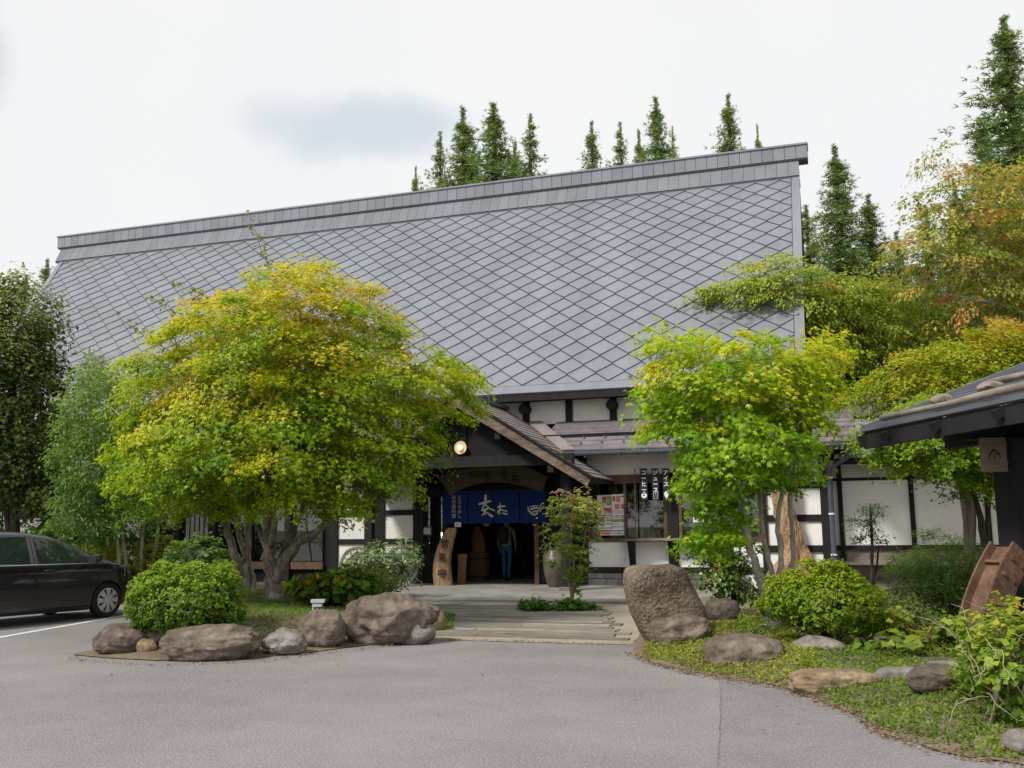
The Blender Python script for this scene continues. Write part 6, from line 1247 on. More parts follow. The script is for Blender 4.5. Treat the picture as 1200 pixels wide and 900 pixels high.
# camellia-like shrub behind the standing stone
bc_ = GR(862, 722); Dc = dep(bc_)
px_tree('leafy_shrub', 'dark green upright shrub with hanging oval leaves behind the standing stone', bc_, Dc, [lobe(845, 600, 40, 45, Dc, 0.5), lobe(835, 655, 35, 40, Dc, 0.45), lobe(865, 640, 30, 50, Dc, 0.45), lobe(858, 695, 22, 22, Dc, 0.3), lobe(880, 690, 20, 22, Dc, 0.3)], 260, 13, 0.17, 0.075, T_OVAL, [(0, (0.07, 0.17, 0.02)), (0.6, (0.14, 0.28, 0.028)), (1, (0.26, 0.37, 0.05))],
        [[(858, 690, 1.3, 0), (850, 640, 1.0, 0), (842, 590, 0.7, 0)], [(866, 690, 1.2, 0.1), (868, 640, 0.9, 0.1), (860, 585, 0.6, 0.1)], [(860, 700, 1.0, -0.1), (832, 660, 0.6, -0.1)]], m_bark_dk, 32, lm=m_leaf_gl, tipdown=0.9)
# left broad-leaved tree
bl_ = on(at(20, 650, 25.5), 0.1); Dl = 25.5
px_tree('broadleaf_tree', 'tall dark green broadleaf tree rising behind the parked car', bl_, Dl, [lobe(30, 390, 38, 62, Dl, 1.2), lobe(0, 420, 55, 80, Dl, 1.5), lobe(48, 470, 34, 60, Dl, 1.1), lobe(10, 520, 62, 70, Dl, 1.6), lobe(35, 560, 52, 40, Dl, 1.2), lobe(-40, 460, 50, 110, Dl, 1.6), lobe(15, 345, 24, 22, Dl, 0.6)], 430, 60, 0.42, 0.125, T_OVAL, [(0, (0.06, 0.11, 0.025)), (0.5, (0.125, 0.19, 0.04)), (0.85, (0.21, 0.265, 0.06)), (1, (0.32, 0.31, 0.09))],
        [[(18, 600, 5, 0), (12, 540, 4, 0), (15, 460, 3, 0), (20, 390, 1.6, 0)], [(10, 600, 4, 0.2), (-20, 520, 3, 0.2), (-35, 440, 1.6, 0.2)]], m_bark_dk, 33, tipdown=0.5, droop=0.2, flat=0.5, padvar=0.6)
# light green bamboo-like clump and stems left of the maple
bb = on(at(150, 690, 22.0), 0.15); Db = 22.0
px_tree('slender_tree', 'slender-stemmed pale green tree between parked car and maple', bb, Db, [lobe(115, 470, 34, 45, Db, 0.9), lobe(120, 540, 50, 50, Db, 1.1), lobe(150, 600, 45, 35, Db, 1.0), lobe(105, 600, 40, 35, Db, 1.0), lobe(85, 520, 25, 35, Db, 0.7), lobe(160, 520, 30, 45, Db, 0.8)], 310, 50, 0.30, 0.13, T_NARROW, [(0, (0.08, 0.165, 0.03)), (0.5, (0.17, 0.29, 0.05)), (1, (0.29, 0.40, 0.08))],
        [[(150, 680, 2.4, 0), (146, 640, 2.2, 0), (138, 600, 2, 0), (120, 540, 1.2, 0), (115, 470, 0.8, 0)], [(165, 680, 2.4, 0.1), (167, 630, 2.2, 0.1), (172, 590, 1.8, 0.1), (165, 530, 1, 0.1)], [(178, 675, 2.2, 0.2), (184, 630, 2, 0.2), (188, 590, 1.6, 0.2), (170, 520, 1, 0.2)], [(142, 690, 2.0, -0.1), (140, 640, 1.8, -0.1), (125, 590, 1.2, 0)]], m_stem, 34, tipdown=0.5, outw=0.3, orient=0.7, flat=0.6)
bq = on(at(108, 470, 23.5), 0.15); Dq = 23.5
px_tree('bamboo', 'feathery pale bamboo shoot rising above the slender tree', bq, Dq, [lobe(104, 440, 17, 26, Dq, 0.4), lobe(108, 480, 20, 30, Dq, 0.4)], 60, 40, 0.2, 0.12, T_NARROW, [(0, (0.15, 0.23, 0.09)), (1, (0.28, 0.36, 0.15))], [[(106, 600, 1.2, 0), (105, 500, 1.0, 0), (104, 425, 0.5, 0)]], m_stem, 35, tipdown=1.0, flat=0.6)
# undergrowth along the left facade and yellow shrub behind the car
def shrub(name, label, lobes_, base, ncl, nper, size, tmpl, stops, seed, lm=None, group=None, stem=m_bark_dk, cat='shrub', updir=0.7, spread=0.75, hs=None, jitter=0.18, shell=0.25, keep=0.25, nst=26):
    r = np.random.default_rng(seed); t = thing(name, label, cat, base, group=group); lobes_ = lobes_ + bumps(lobes_, 16, r, dep(base), 5, 10); cl = sample_lobes(lobes_, ncl, r, shell, keep); c = np.mean([l[0] for l in lobes_], 0) - [0, 0, 0.25]
    cl = cl[cl[:, 2] > base[2] - 0.02]
    out = normz(cl - c); idx = np.repeat(np.arange(len(cl)), nper); m = len(idx); T = normz(out[idx] * updir + np.array([0, 0, 0.45]) + r.normal(size=(m, 3)) * spread); N = normz(np.cross(T, normz(r.normal(size=(m, 3)))) * 0.6 + np.array([0, 0, 0.5]) + out[idx] * 0.5)
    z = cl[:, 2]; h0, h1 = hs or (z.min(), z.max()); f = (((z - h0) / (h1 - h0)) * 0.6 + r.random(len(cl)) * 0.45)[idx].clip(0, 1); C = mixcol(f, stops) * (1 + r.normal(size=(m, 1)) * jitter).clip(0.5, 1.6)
    P = cl[idx] + r.normal(size=(m, 3)) * size * 0.35
    leafmesh('foliage', P, N, T, size * r.uniform(0.7, 1.2, m), C, tmpl, lm or m_leaf, t, origin=base)
    tg = cl[r.choice(len(cl), min(nst, len(cl)), replace=False)]; mb = MB()
    for q_ in tg:
        b = np.array(base) + np.array([*(r.normal(size=2) * 0.08), -0.04]); mid = (b + q_) / 2 + np.array([0, 0, 0.1]) + (q_ - b) * [0.2, 0.2, 0]; mb.tube([b, mid, q_], [0.014, 0.009, 0.005], 5, cap=False)
    mb.build('stems', stem, t, smooth='all'); return t
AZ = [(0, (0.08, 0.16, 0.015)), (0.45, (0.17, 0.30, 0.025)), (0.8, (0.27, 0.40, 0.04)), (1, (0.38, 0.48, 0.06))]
ba = GL(214, 744); Da = dep(ba)
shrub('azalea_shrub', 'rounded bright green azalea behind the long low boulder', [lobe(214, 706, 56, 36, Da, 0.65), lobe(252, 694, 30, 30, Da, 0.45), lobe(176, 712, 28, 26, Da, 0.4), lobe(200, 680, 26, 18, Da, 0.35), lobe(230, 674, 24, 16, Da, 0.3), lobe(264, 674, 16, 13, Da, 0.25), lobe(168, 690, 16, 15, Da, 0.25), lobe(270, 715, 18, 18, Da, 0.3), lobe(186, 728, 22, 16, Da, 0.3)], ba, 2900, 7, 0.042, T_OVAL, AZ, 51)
br_ = GR(965, 752); Dr = dep(br_)
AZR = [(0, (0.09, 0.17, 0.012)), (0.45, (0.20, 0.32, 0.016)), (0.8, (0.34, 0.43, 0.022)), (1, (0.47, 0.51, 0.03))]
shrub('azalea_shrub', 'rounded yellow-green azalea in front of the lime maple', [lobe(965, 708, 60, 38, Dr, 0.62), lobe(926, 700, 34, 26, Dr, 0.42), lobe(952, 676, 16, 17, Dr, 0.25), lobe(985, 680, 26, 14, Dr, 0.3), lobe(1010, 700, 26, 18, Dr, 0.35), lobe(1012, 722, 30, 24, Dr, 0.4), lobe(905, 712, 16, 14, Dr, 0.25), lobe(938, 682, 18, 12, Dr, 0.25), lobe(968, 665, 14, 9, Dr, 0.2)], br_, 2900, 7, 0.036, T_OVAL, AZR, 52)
bh = GL(450, 694); Dh = dep(bh)
shrub('rhododendron', 'loose grey-green rhododendron with long narrow leaves by the white bays', [lobe(430, 665, 32, 26, Dh, 0.6), lobe(470, 662, 28, 28, Dh, 0.5), lobe(450, 672, 42, 22, Dh, 0.6)], bh, 230, 11, 0.125, T_NARROW, [(0, (0.08, 0.14, 0.045)), (0.5, (0.15, 0.24, 0.08)), (1, (0.28, 0.36, 0.14))], 53, lm=m_leaf_gl, spread=0.9, shell=0.4, keep=0.7)
by = on(at(140, 690, 22.5), 0.1); Dy = 22.5
shrub('golden_shrub', 'yellow-green low shrub behind the nose of the car', [lobe(150, 660, 50, 22, Dy, 0.6), lobe(185, 650, 30, 22, Dy, 0.5), lobe(120, 655, 30, 18, Dy, 0.5)], by, 700, 6, 0.075, T_OVAL, [(0, (0.10, 0.135, 0.01)), (0.5, (0.22, 0.24, 0.015)), (1, (0.34, 0.34, 0.03))], 54)
for i, (u, v, ru, rv, DD, nm) in enumerate(((20, 615, 55, 38, 27.0, 'dark hedge shrub under the broadleaf tree'), (90, 620, 40, 35, 26.0, 'large-leaved green shrub under the lattice window'), (235, 655, 45, 25, 21.5, 'low dark shrub between the two maples'), (60, 640, 40, 25, 24.5, 'low leafy shrub just beyond the car roof'), (-30, 600, 40, 60, 26.5, 'tall dark shrub at the left end of the facade'))):
    b0 = on(at(u, v + rv, DD), 0.05)
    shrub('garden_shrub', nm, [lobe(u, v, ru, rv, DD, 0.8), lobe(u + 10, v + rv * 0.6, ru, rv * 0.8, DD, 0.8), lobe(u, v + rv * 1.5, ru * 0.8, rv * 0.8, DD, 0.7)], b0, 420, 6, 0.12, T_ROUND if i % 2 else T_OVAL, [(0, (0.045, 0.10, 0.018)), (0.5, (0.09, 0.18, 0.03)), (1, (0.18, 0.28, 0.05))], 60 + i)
# flower patch: broad leaves and orange flowers
bf = GL(385, 708); Df = dep(bf)
fl = shrub('flower_clump', 'clump of broad green leaves with orange flowers at the foot of the maple', [lobe(385, 694, 42, 14, Df, 0.5), lobe(415, 690, 30, 16, Df, 0.5), lobe(362, 696, 18, 10, Df, 0.4)], bf, 260, 4, 0.13, T_ROUND, [(0, (0.05, 0.12, 0.012)), (0.5, (0.11, 0.22, 0.02)), (1, (0.24, 0.30, 0.03))], 70, cat='flowers')
rf = np.random.default_rng(71)
for u, v, s in ((361, 683, 0.085), (396, 680, 0.075), (344, 694, 0.05), (374, 702, 0.05), (372, 676, 0.06), (383, 682, 0.045), (401, 675, 0.055), (352, 688, 0.05)):
    p_ = at(u, v, Df - 0.35); n = 11; leafmesh('flower', p_ + rf.normal(size=(n, 3)) * 0.012, rf.normal(size=(n, 3)) * 0.5 + [0, -0.3, 0.9], rf.normal(size=(n, 3)) + [0, 0, 0.3], np.full(n, s * 0.75), np.array([(0.72, 0.36, 0.03)] * n) * rf.uniform(0.75, 1.15, (n, 1)), T_OVAL, m_leaf, fl, origin=bf)
bg_ = GL(425, 705); Dg = dep(bg_)
shrub('fern_shrub', 'yellow-green ferny bush spilling over the largest boulder', [lobe(425, 690, 40, 18, Dg - 0.6, 0.5), lobe(450, 680, 25, 14, Dg - 0.3, 0.4), lobe(400, 700, 30, 12, Dg - 0.8, 0.4)], bg_, 420, 5, 0.07, T_NARROW, [(0, (0.08, 0.15, 0.015)), (0.6, (0.17, 0.24, 0.02)), (1, (0.30, 0.30, 0.04))], 72)
# base plants round the sapling
bp_ = G(655, 716); Dp = dep(bp_)
shrub('ground_plant', 'flat patch of broad green leaves round the foot of the young maple', [lobe(650, 713, 30, 7, Dp, 0.35), lobe(672, 714, 22, 6, Dp, 0.3), lobe(635, 714, 18, 5, Dp, 0.3)], bp_, 200, 5, 0.10, T_ROUND, [(0, (0.04, 0.12, 0.015)), (0.6, (0.08, 0.20, 0.025)), (1, (0.16, 0.30, 0.04))], 73, cat='plant')
# right garden: dark fir sapling, feathery bush, vines
bz = GR(1020, 700); Dz = 20.2; bz = on(at(1020, 690, Dz), 0.1)
px_tree('fir_sapling', 'thin dark green sapling with bare lower twigs in front of the annex', bz, Dz, [lobe(1022, 598, 14, 10, Dz, 0.3), lobe(1003, 614, 16, 8, Dz, 0.3), lobe(1020, 618, 12, 12, Dz, 0.25), lobe(1030, 632, 14, 6, Dz, 0.25), lobe(1008, 630, 12, 6, Dz, 0.25)], 46, 26, 0.15, 0.085, T_NARROW, [(0, (0.03, 0.075, 0.02)), (1, (0.075, 0.15, 0.04))], [[(1022, 670, 2.2, 0), (1022, 630, 1.8, 0), (1020, 590, 0.8, 0)], [(1026, 680, 1.6, 0.1), (1030, 640, 1.0, 0.1)], [(1015, 680, 1.2, 0), (992, 660, 0.8, 0), (975, 650, 0.5, 0)], [(1028, 670, 1.2, 0), (1050, 655, 0.8, 0), (1062, 648, 0.5, 0)]], m_bark_dk, 36, tipdown=0.1, flat=0.4)
bw = GR(1110, 725); Dw = dep(bw) + 0.6; bw = on(at(1110, 715, Dw), 0.1)
shrub('feathery_bush', 'feathery dark green bush behind the rusty segment', [lobe(1110, 665, 48, 40, Dw, 0.8), lobe(1075, 680, 38, 34, Dw, 0.7), lobe(1140, 690, 30, 40, Dw, 0.7), lobe(1090, 715, 50, 28, Dw, 0.7)], bw, 1500, 7, 0.11, T_BLADE, [(0, (0.06, 0.13, 0.022)), (0.5, (0.12, 0.23, 0.035)), (1, (0.21, 0.33, 0.055))], 55, spread=1.0, shell=0.4, keep=0.8)
bw2 = GR(1060, 742); Dw2 = dep(bw2)
shrub('low_bush', 'small grey-green bush between right azalea and feathery bush', [lobe(1060, 722, 40, 22, Dw2, 0.5), lobe(1085, 735, 40, 18, Dw2, 0.5)], bw2, 420, 6, 0.06, T_NARROW, [(0, (0.09, 0.16, 0.035)), (1, (0.22, 0.31, 0.08))], 56)
# vine heap bottom right
bv = GR(1180, 842); Dv = dep(bv)
vn = shrub('vine_heap', 'tangled heap of yellowing vines at the foot of the gate', [lobe(1175, 775, 36, 60, Dv, 0.5), lobe(1150, 770, 22, 40, Dv, 0.4), lobe(1200, 740, 30, 45, Dv, 0.5), lobe(1190, 820, 40, 30, Dv, 0.45), lobe(1215, 790, 40, 60, Dv, 0.5)], bv, 620, 4, 0.055, T_HEART, [(0, (0.10, 0.21, 0.022)), (0.5, (0.22, 0.36, 0.03)), (0.85, (0.40, 0.46, 0.05)), (1, (0.58, 0.46, 0.06))], 57, spread=1.0, shell=0.45, keep=0.9, stem=m_vine)
rv_ = np.random.default_rng(58); mb = MB()
for k in range(34):
    u0, v0 = rv_.uniform(1135, 1215), rv_.uniform(720, 830); p_ = at(u0, v0, Dv + rv_.uniform(-0.3, 0.4)); d = normz(rv_.normal(size=3) + [0, 0, 0.9]); pts = [p_]
    for q_ in range(7): d = normz(d + rv_.normal(size=3) * 0.45 - [0, 0, 0.12]); pts.append(pts[-1] + d * 0.085)
    mb.tube(pts, [0.0035, 0.0035, 0.003, 0.003, 0.0025, 0.0025, 0.002, 0.0015], 5, cap=False)
mb.build('bare_tendrils', m_vine, vn, smooth='all', kind='stuff')
pl_ = GR(1030, 765); Dp2 = dep(pl_)
shrub('squash_plant', 'low plant with broad pale leaves beside the right azalea', [lobe(1035, 755, 28, 14, Dp2, 0.4), lobe(1055, 765, 22, 10, Dp2, 0.35), lobe(1080, 758, 18, 10, Dp2, 0.3)], pl_, 70, 3, 0.12, T_HEART, [(0, (0.08, 0.18, 0.02)), (0.6, (0.17, 0.29, 0.03)), (1, (0.32, 0.36, 0.04))], 59, cat='plant')
for i, (u, v, ru, rv, n, lab) in enumerate(((1130, 745, 22, 20, 60, 'tall weeds at the foot of the rusty segment'), (1085, 752, 20, 12, 45, 'grassy weeds beside the pale pebbles'), (1168, 690, 26, 30, 70, 'tall leafy weeds climbing the gate post'), (880, 735, 16, 9, 40, 'tuft of weeds between lime maple and broad low boulder'), (1045, 735, 22, 16, 50, 'dry yellowish weeds behind the squash plant'), (1150, 800, 24, 18, 60, 'weeds spilling from the vine heap onto the ground cover'))):
    bq_ = GR(u, v + rv); Dq_ = dep(bq_); shrub('weed_clump', lab, [lobe(u, v, ru, rv, Dq_, 0.3), lobe(u + 6, v + rv * 0.5, ru * 0.8, rv * 0.7, Dq_, 0.3)], bq_, n * 2, 5, 0.13 if i % 2 else 0.09, T_BLADE if i % 2 else T_OVAL, GS2 if i in (1, 4) else [(0, (0.08, 0.16, 0.02)), (0.6, (0.18, 0.29, 0.03)), (1, (0.33, 0.40, 0.05))], 160 + i, cat='weeds', spread=0.9, shell=0.5, keep=0.9, stem=m_stem, nst=12)
# ---------------------------------------------------------------- trees behind gate and annex
bm1 = on(at(1150, 660, 18.5), 0.1); Dm = 18.5
px_tree('maple_tree', 'green maple growing between gate post and annex wall', bm1, Dm, [lobe(1090, 525, 70, 35, Dm, 1.0), lobe(1050, 512, 40, 25, Dm, 0.8), lobe(1140, 555, 32, 36, Dm, 0.7), lobe(1160, 520, 40, 35, Dm, 0.9), lobe(1100, 490, 60, 25, Dm, 0.9)], 130, 160, 0.48, 0.064, T_STAR3, [(0, (0.10, 0.24, 0.015)), (0.5, (0.24, 0.38, 0.02)), (1, (0.38, 0.45, 0.04))], [[(1153, 640, 4, 0), (1148, 600, 3.4, 0), (1135, 560, 2.6, 0), (1110, 520, 1.6, 0)], [(1157, 630, 3, 0.1), (1160, 560, 2, 0.1), (1165, 510, 1.2, 0)]], m_bark_dk, 37, mind=0.48)
bm2 = on(at(1130, 600, 21.5), 0.1); Dm2 = 21.5
px_tree('maple_tree', 'yellow-green maple showing above the gate roof', bm2, Dm2, [lobe(1110, 440, 75, 35, Dm2, 1.2), lobe(1180, 420, 55, 40, Dm2, 1.2), lobe(1040, 462, 48, 22, Dm2, 0.9), lobe(1000, 470, 25, 14, Dm2, 0.5), lobe(1225, 450, 40, 60, Dm2, 1.2)], 170, 170, 0.52, 0.07, T_STAR3, [(0, (0.16, 0.28, 0.018)), (0.5, (0.36, 0.42, 0.022)), (0.8, (0.50, 0.44, 0.035)), (1, (0.58, 0.38, 0.06))], [[(1133, 560, 4, 0), (1130, 500, 3, 0), (1110, 450, 2, 0)], [(1140, 540, 3.4, 0), (1175, 450, 2, 0)], [(1125, 530, 3, 0), (1080, 480, 2, 0), (1040, 465, 1, 0)]], m_bark_dk, 38, mind=0.5)
bcg = on(at(1075, 560, 29.0), 0.1); Dcg = 27.5
px_tree('cherry_tree', 'green cherry reaching its drooping boughs across the roof corner', bcg, Dcg, [lobe(970, 355, 85, 32, Dcg, 1.3), lobe(890, 346, 60, 15, Dcg, 1.0), lobe(858, 340, 42, 11, Dcg, 0.9), lobe(862, 352, 40, 9, Dcg, 0.9), lobe(910, 318, 56, 17, Dcg, 1.0), lobe(925, 335, 60, 22, Dcg, 1.1), lobe(1035, 375, 75, 45, Dcg, 1.5), lobe(1000, 415, 75, 35, Dcg, 1.3), lobe(1080, 410, 60, 45, Dcg, 1.3), lobe(945, 380, 50, 22, Dcg, 0.9)], 250, 115, 0.58, 0.13, oval_tmpl(0.26, 0.06, 0.25), [(0, (0.16, 0.27, 0.03)), (0.5, (0.33, 0.43, 0.055)), (0.97, (0.50, 0.53, 0.08)), (1, (0.58, 0.38, 0.08))],
        [[(1075, 500, 5, 0), (1060, 460, 4.5, 0), (1025, 430, 4, 0), (1008, 400, 3, 0), (1005, 360, 2, 0), (1015, 335, 1, 0)], [(1062, 462, 3.5, 0), (1020, 405, 2.4, 0), (985, 365, 1.6, 0), (920, 345, 1.1, -0.2), (870, 345, 0.6, -0.2)], [(1070, 480, 4, 0), (1085, 420, 3, 0), (1060, 380, 2, 0)], [(1075, 490, 3.4, 0), (1020, 450, 2.4, 0), (970, 430, 1.2, 0)]], m_bark_dk, 39, tipdown=1.1, droop=0.12, toplight=0.4, mind=0.6)
bco = on(at(1260, 560, 27.0), 0.1); Dco = 25.5
px_tree('cherry_tree', 'tall cherry with orange and rust autumn leaves above the gate roof', bco, Dco, [lobe(1130, 235, 70, 32, Dco, 1.3), lobe(1185, 250, 60, 60, Dco, 1.6), lobe(1085, 292, 55, 26, Dco, 1.0), lobe(1120, 305, 75, 28, Dco, 1.2), lobe(1190, 330, 55, 60, Dco, 1.5), lobe(1100, 190, 28, 9, Dco, 0.6), lobe(1095, 340, 45, 12, Dco, 0.7), lobe(1150, 375, 60, 30, Dco, 1.1), lobe(1240, 300, 60, 110, Dco, 1.8)], 200, 100, 0.60, 0.13, oval_tmpl(0.26, 0.06, 0.25), [(0, (0.22, 0.30, 0.04)), (0.45, (0.38, 0.40, 0.06)), (0.8, (0.56, 0.42, 0.09)), (1, (0.60, 0.33, 0.10))],
        [[(1255, 480, 7, 0), (1245, 400, 6, 0), (1215, 350, 4.5, 0), (1180, 325, 3.5, 0), (1120, 305, 2.2, 0), (1060, 280, 1, 0)], [(1240, 390, 4, 0), (1190, 330, 3, 0), (1150, 275, 2, 0), (1110, 225, 1, 0)], [(1245, 400, 5, 0.2), (1225, 300, 3.5, 0.2), (1195, 220, 1.6, 0.2)], [(1230, 380, 3, -0.2), (1170, 355, 2, -0.2), (1110, 345, 1, -0.2)]], m_bark_gr, 40, tipdown=1.0, droop=0.2, toplight=0.15, padvar=0.7, mind=0.62)
# ---------------------------------------------------------------- cedars
def cedar_mesh(seed, H=20.0, W=3.2, dens=1.0):
    r = np.random.default_rng(seed); cl = []; mb = MB(); mb.tube([(0, 0, 0), (0.05, 0, H * 0.5), (0, 0, H * 0.98)], [H * 0.018, H * 0.011, 0.02], 7)
    z = H * 0.16
    while z < H * 0.985:
        f = z / H; tp = 0.34 + 0.66 * min(1.0, (1 - f) / 0.22); rb = W * (1 - f) ** 0.85 * r.uniform(0.5, 1.12) + 0.02; nb = max(2, int((4 + 4 * (1 - f)) * dens))
        for q_ in range(nb):
            a_ = r.uniform(0, 2 * math.pi); L = rb * r.uniform(0.45, 1.15); zz_ = z; z = zz_ + r.uniform(-0.45, 0.45) * tp; d = np.array([math.cos(a_), math.sin(a_), 0]); tipz = z + L * 0.12 + r.normal() * 0.15 * tp
            mb.tube([(0, 0, z), d * L * 0.6 + [0, 0, z - L * 0.12], d * L + [0, 0, tipz]], [0.05 * (1 - f) + 0.015, 0.02, 0.008], 4, cap=False)
            for s in np.linspace(0.35, 1.0, max(2, int(L / 0.34))): cl.append((*(d * L * s + r.normal(size=3) * 0.12 * tp * np.array([1, 1, 0.6])), z + (tipz - z) * s + 0.1 * s * tp, tp))
            z = zz_
        z += r.uniform(0.34, 0.62) * (0.42 + 0.8 * (1 - f))
    tpa = np.array([c[4] for c in cl] + [0.2] * 12); cl = np.array([(c[0], c[1], c[3]) for c in cl] + [(0, 0, H * (0.985 + 0.0035 * q_)) for q_ in range(12)]); n = 13; idx = np.repeat(np.arange(len(cl)), n); m = len(idx); o_ = normz(cl * [1, 1, 0] + 1e-6)
    off_ = r.normal(size=(m, 3)) * [0.17, 0.17, 0.16] * tpa[idx][:, None]; P = cl[idx] + off_; T = normz(o_[idx] * 0.5 + off_ * 1.6 + np.array([0, 0, 0.35]) + r.normal(size=(m, 3)) * 0.3); N = r.normal(size=(m, 3)) + [0, 0, 0.4]
    cf = r.random(len(cl)); C = mixcol((cf[idx] * 0.7 + r.random(m) * 0.3), [(0, (0.11, 0.18, 0.05)), (0.5, (0.20, 0.295, 0.08)), (1, (0.33, 0.41, 0.12))])
    lf = leafmesh('crown', P, N, T, r.uniform(0.13, 0.25, m) * (0.35 + 0.65 * tpa[idx]), C, T_TUFT, m_needle); lm_ = lf.data; bpy.data.objects.remove(lf)
    tk = mb.build('trunk', m_bark_dk); tm = tk.data; bpy.data.objects.remove(tk); return lm_, tm
CED = [cedar_mesh(101, 20, 2.6), cedar_mesh(102, 20, 3.0, 0.9), cedar_mesh(103, 20, 2.3, 1.1)]
def cedar(u, v, wpx, D, i, label, group):
    top = at(u, v, D); H = top[2] + 0.05; t = thing('cedar_tree', label, 'tree', (top[0], top[1], -0.05), rz=i * 1.3, group=group); k = H / 20.0
    # the crown widens with wpx measured 60 px below the tip
    lm_, tm = CED[i % 3]; W0 = (2.6, 3.0, 2.3)[i % 3]; w = min(2.0, max(0.62, 0.98 * wpx * D / FPX / (W0 * k * 0.20)))
    for nm, me_ in (('crown', lm_), ('trunk', tm)):
        o = bpy.data.objects.new(nm, me_); link(o, t); o.scale = (k * w, k * w, k) if nm == 'crown' else (k * w, k * w, k)
RANK = ['tallest', 'second tallest', 'third tallest', 'fourth tallest', 'fifth tallest', 'sixth tallest', 'lowest']
def cedar_group(spots, what, group):
    order = sorted(range(len(spots)), key=lambda q_: spots[q_][1])
    for i, (u, v, w, DD) in enumerate(spots):
        rk = order.index(i); cedar(u, v, w, DD, i, f"{'lowest' if rk == len(spots) - 1 else RANK[rk]} cedar top of {what}", group)
cedar_group(((487, 206, 9, 62), (516, 166, 18, 58), (543, 138, 20, 60), (579, 133, 27, 57), (621, 146, 20, 59), (603, 178, 14, 64), (555, 180, 15, 66)), 'the cluster of seven above the roof ridge', 'cluster of seven cedars above the ridge')
cedar_group(((693, 154, 15, 60), (727, 155, 17, 61), (749, 164, 12, 64), (769, 126, 20, 57), (788, 160, 9, 62)), 'the cluster of five above the roof ridge', 'cluster of five cedars above the ridge')
cedar(853, 123, 18, 58, 0, 'taller of the two cedar tops above the right end of the ridge', None); cedar(888, 158, 8, 62, 2, 'tiny cedar tip above the right end of the ridge', None)
cedar(979, 182, 30, 46, 2, 'tall cedar standing just right of the roof verge', None); cedar(1017, 238, 24, 48, 0, 'lower cedar between the tall cedar and the orange cherry', None); cedar(945, 250, 24, 50, 1, 'cedar partly hidden behind the roof verge', None)
cedar(1176, 34, 60, 44, 0, 'tallest cedar rising behind the orange cherry', None)
for i, (u, v, w, DD) in enumerate(((1050, 280, 30, 52), (1085, 250, 34, 55), (1120, 230, 36, 50), (1150, 150, 40, 52), (1215, 120, 50, 47), (1000, 300, 30, 55), (960, 320, 30, 58), (1060, 330, 34, 44), (1140, 330, 40, 42), (1200, 300, 40, 40), (980, 360, 30, 42), (1100, 380, 36, 38), (1030, 400, 30, 36))):
    cedar(u, v, w, DD, i, 'dark cedar in the wood behind the cherry trees', 'cedars in the wood behind the annex')
for i, (u, v, w, DD) in enumerate(((55, 312, 14, 60), (30, 330, 22, 56))):
    cedar(u, v, w, DD, i, ('slim cedar' if i == 0 else 'broader lower cedar') + ' behind the broadleaf tree, past the end of the big roof', 'cedars past the left end of the roof')
tag(MB().add([(-140, 62, -0.1), (140, 62, -0.1), (160, 160, 14), (-160, 160, 10)], [(0, 1, 2, 3)]).build('hillside', mat('hill_green', (0.04, 0.07, 0.025), 0.95, 0.4, 0.6, bump=0.5, bscale=2)), kind='structure')
# broadleaf understorey behind the annex
px_tree('broadleaf_tree', 'dark bushy tree filling the gap behind the annex roof', on(at(1010, 560, 34), 0.1), 34, [lobe(1010, 455, 80, 45, 34, 2.0), lobe(1100, 430, 90, 55, 34, 2.2), lobe(965, 440, 35, 40, 34, 1.2), lobe(1180, 400, 60, 80, 34, 2.0)], 240, 60, 0.6, 0.18, T_OVAL, [(0, (0.07, 0.13, 0.035)), (0.5, (0.13, 0.22, 0.055)), (1, (0.21, 0.30, 0.08))], [[(1010, 520, 5, 0), (1010, 460, 3, 0)], [(1030, 520, 5, 0), (1090, 440, 3, 0)]], m_bark_dk, 41, flat=0.6)
# ---------------------------------------------------------------- ground cover
def scatter(poly, n, r):
    A_ = np.array(poly); lo, hi = A_.min(0), A_.max(0); P = r.uniform(lo, hi, (n * 3, 2)); P = P[inside(P, A_)]; return P[:n]
def cover(name, poly, n, hf, size, tmpl, stops, seed, parent=None, up=0.6, thr=-0.15, freq=1.3, mat_=None, spread=0.7, lift=0.0):
    r = np.random.default_rng(seed); P = scatter(poly, n, r); nz = np.array([noise.noise(Vector((x * freq, y_ * freq, seed * 1.0))) + 0.35 * noise.noise(Vector((x * freq * 3, y_ * freq * 3, seed * 2.0))) for x, y_ in P]); k_ = nz + r.normal(size=len(P)) * 0.12 > thr; P = P[k_]; nz = nz[k_]
    hh = np.array([hf(x, y_) for x, y_ in P]); m = len(P); pos = np.column_stack([P, hh + lift * r.random(m)]); T = r.normal(size=(m, 3)) * [spread, spread, 0.2] + [0, 0, up]; N = r.normal(size=(m, 3)) * 0.5 + [0, -0.2, 0.8]
    C = mixcol((0.5 + nz * 0.7 + r.normal(size=m) * 0.2).clip(0, 1), stops) * (1 + r.normal(size=(m, 1)) * 0.2).clip(0.4, 1.6)
    o = leafmesh(name, pos, N, T, size * r.uniform(0.5, 1.3, m), C, tmpl, mat_ or m_leaf, None, kind='stuff'); return o
def hLf(x, y_): return hL(x, y_) - 0.005
def hRf(x, y_): return hR(x, y_) - 0.005
tag(cover('mat_plants', [g2(752, 770), g2(805, 786), g2(870, 797), g2(925, 807), g2(962, 821), g2(960, 775), g2(900, 740), g2(840, 735), g2(760, 755)], 15000, hRf, 0.034, T_OVAL, GS2, 81, thr=-0.22, lift=0.05), 'mossy yellow-green mat plants along the garden edge by the standing stone', 'ground cover')
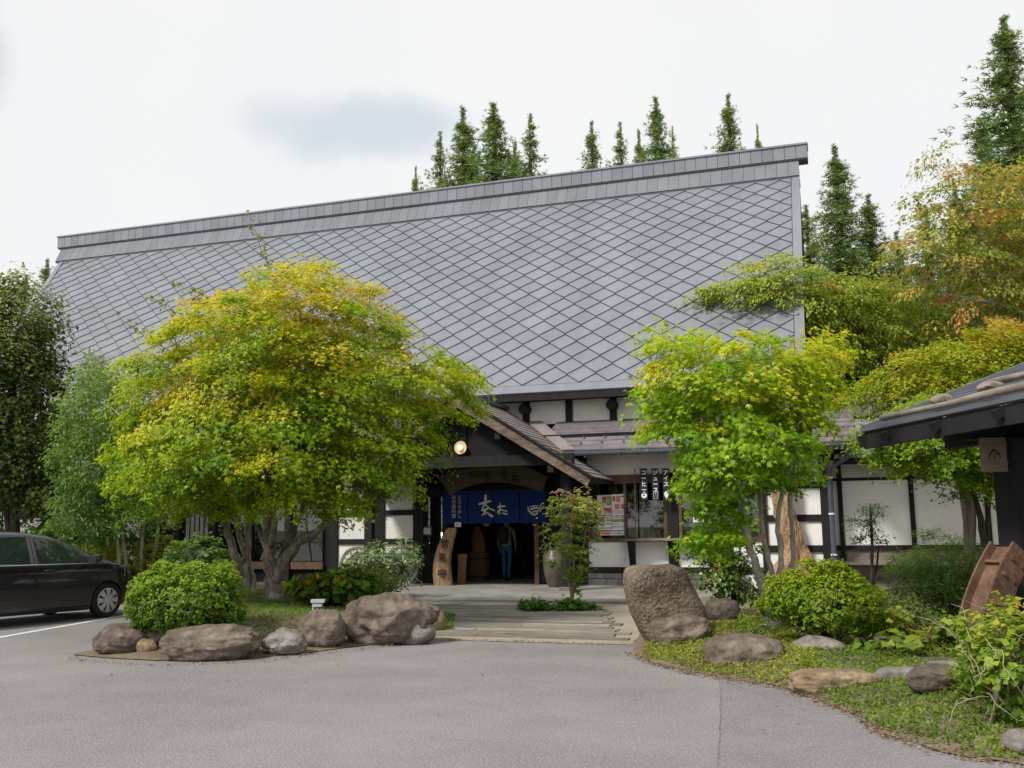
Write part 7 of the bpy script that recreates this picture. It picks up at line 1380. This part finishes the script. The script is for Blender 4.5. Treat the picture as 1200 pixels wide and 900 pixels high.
tag(cover('mat_plants', [g2(955, 818), g2(1012, 841), g2(1032, 858), g2(1085, 875), g2(1142, 888), g2(1205, 896), (3.0, 7.4), g2(1200, 800), g2(1130, 770), g2(1060, 765), g2(960, 775), g2(925, 806)], 24000, hRf, 0.03, T_OVAL, GS, 82, thr=-0.35, lift=0.05), 'creeping green ground cover beside the asphalt below the vines', 'ground cover')
tag(cover('low_weeds', [g2(760, 755), g2(960, 775), g2(1130, 770), (4.5, 13), (4.5, 22), (-2.4, 21), (-2.6, 17.6), g2(805, 722)], 12000, hRf, 0.07, T_BLADE, GS2, 83, thr=-0.05, lift=0.02), 'grass and weeds under the trees of the right garden', 'ground cover')
tag(cover('lawn_grass', [g2(246, 755), g2(300, 766), g2(350, 760), g2(400, 742), g2(430, 715), g2(350, 706), g2(275, 718)], 26000, hLf, 0.07, T_BLADE, [(0, (0.09, 0.14, 0.02)), (0.4, (0.11, 0.20, 0.018)), (1, (0.18, 0.29, 0.025))], 84, thr=-0.3, spread=0.45), 'fresh green grass patch behind the left bed boulders', 'grass')
tag(cover('low_weeds', [tuple(p_) for p_ in BLA[::3]], 16000, hLf, 0.08, T_BLADE, GS2, 85, thr=-0.08), 'thin weeds over the rest of the left planting bed', 'ground cover')
tag(cover('creeping_plant', [g2(318, 725), g2(380, 725), g2(392, 708), g2(330, 706)], 900, hLf, 0.085, T_HEART, [(0, (0.14, 0.2, 0.02)), (1, (0.34, 0.38, 0.04))], 86, thr=-0.4, lift=0.06), 'lime-yellow creeping leaves round the garden light', 'ground cover')
tag(cover('moss_tuft', [g2(508, 742), g2(530, 738), g2(534, 722), g2(505, 722)], 2200, lambda x, y_: 0.012, 0.04, T_OVAL, GS, 87, thr=-0.4, lift=0.06), 'green tuft at the walkway corner beside the largest boulder', 'ground cover')
# dry leaf litter along the asphalt edges
def litter(name, path, n, width, seed, label):
    r = np.random.default_rng(seed); A_ = np.array([g2(*p_) for p_ in path]); seg_ = np.linalg.norm(np.diff(A_, axis=0), axis=1); cum = np.concatenate([[0], np.cumsum(seg_)]); s = r.uniform(0, cum[-1], n); P = np.column_stack([np.interp(s, cum, A_[:, i]) for i in (0, 1)]) + r.normal(size=(n, 2)) * width
    pos = np.column_stack([P, np.full(n, 0.012) + r.random(n) * 0.01]); C = mixcol(r.random(n), [(0, (0.16, 0.09, 0.05)), (0.6, (0.34, 0.23, 0.12)), (1, (0.5, 0.42, 0.3))])
    tag(leafmesh(name, pos, r.normal(size=(n, 3)) * 0.25 + [0, 0, 1], r.normal(size=(n, 3)), r.uniform(0.012, 0.04, n), C, T_OVAL, m_leaf, None, kind='stuff'), label, 'leaf litter')
litter('leaf_litter', [(741, 766), (762, 778), (805, 789), (870, 800), (925, 810), (962, 824), (1012, 844), (1032, 861), (1085, 878), (1142, 891), (1205, 900)], 1500, 0.045, 91, 'dry leaf crumbs along the right asphalt edge')
litter('leaf_litter', [(82, 772), (112, 776), (180, 781), (300, 776), (362, 768), (420, 762), (508, 750), (600, 752), (740, 757)], 700, 0.05, 92, 'dry leaf crumbs along the left bed and walkway edge')
litter('fallen_leaves', [(120, 785), (300, 790), (520, 775), (700, 790), (840, 830), (980, 870)], 70, 0.9, 93, 'few fallen leaves scattered over the asphalt forecourt')
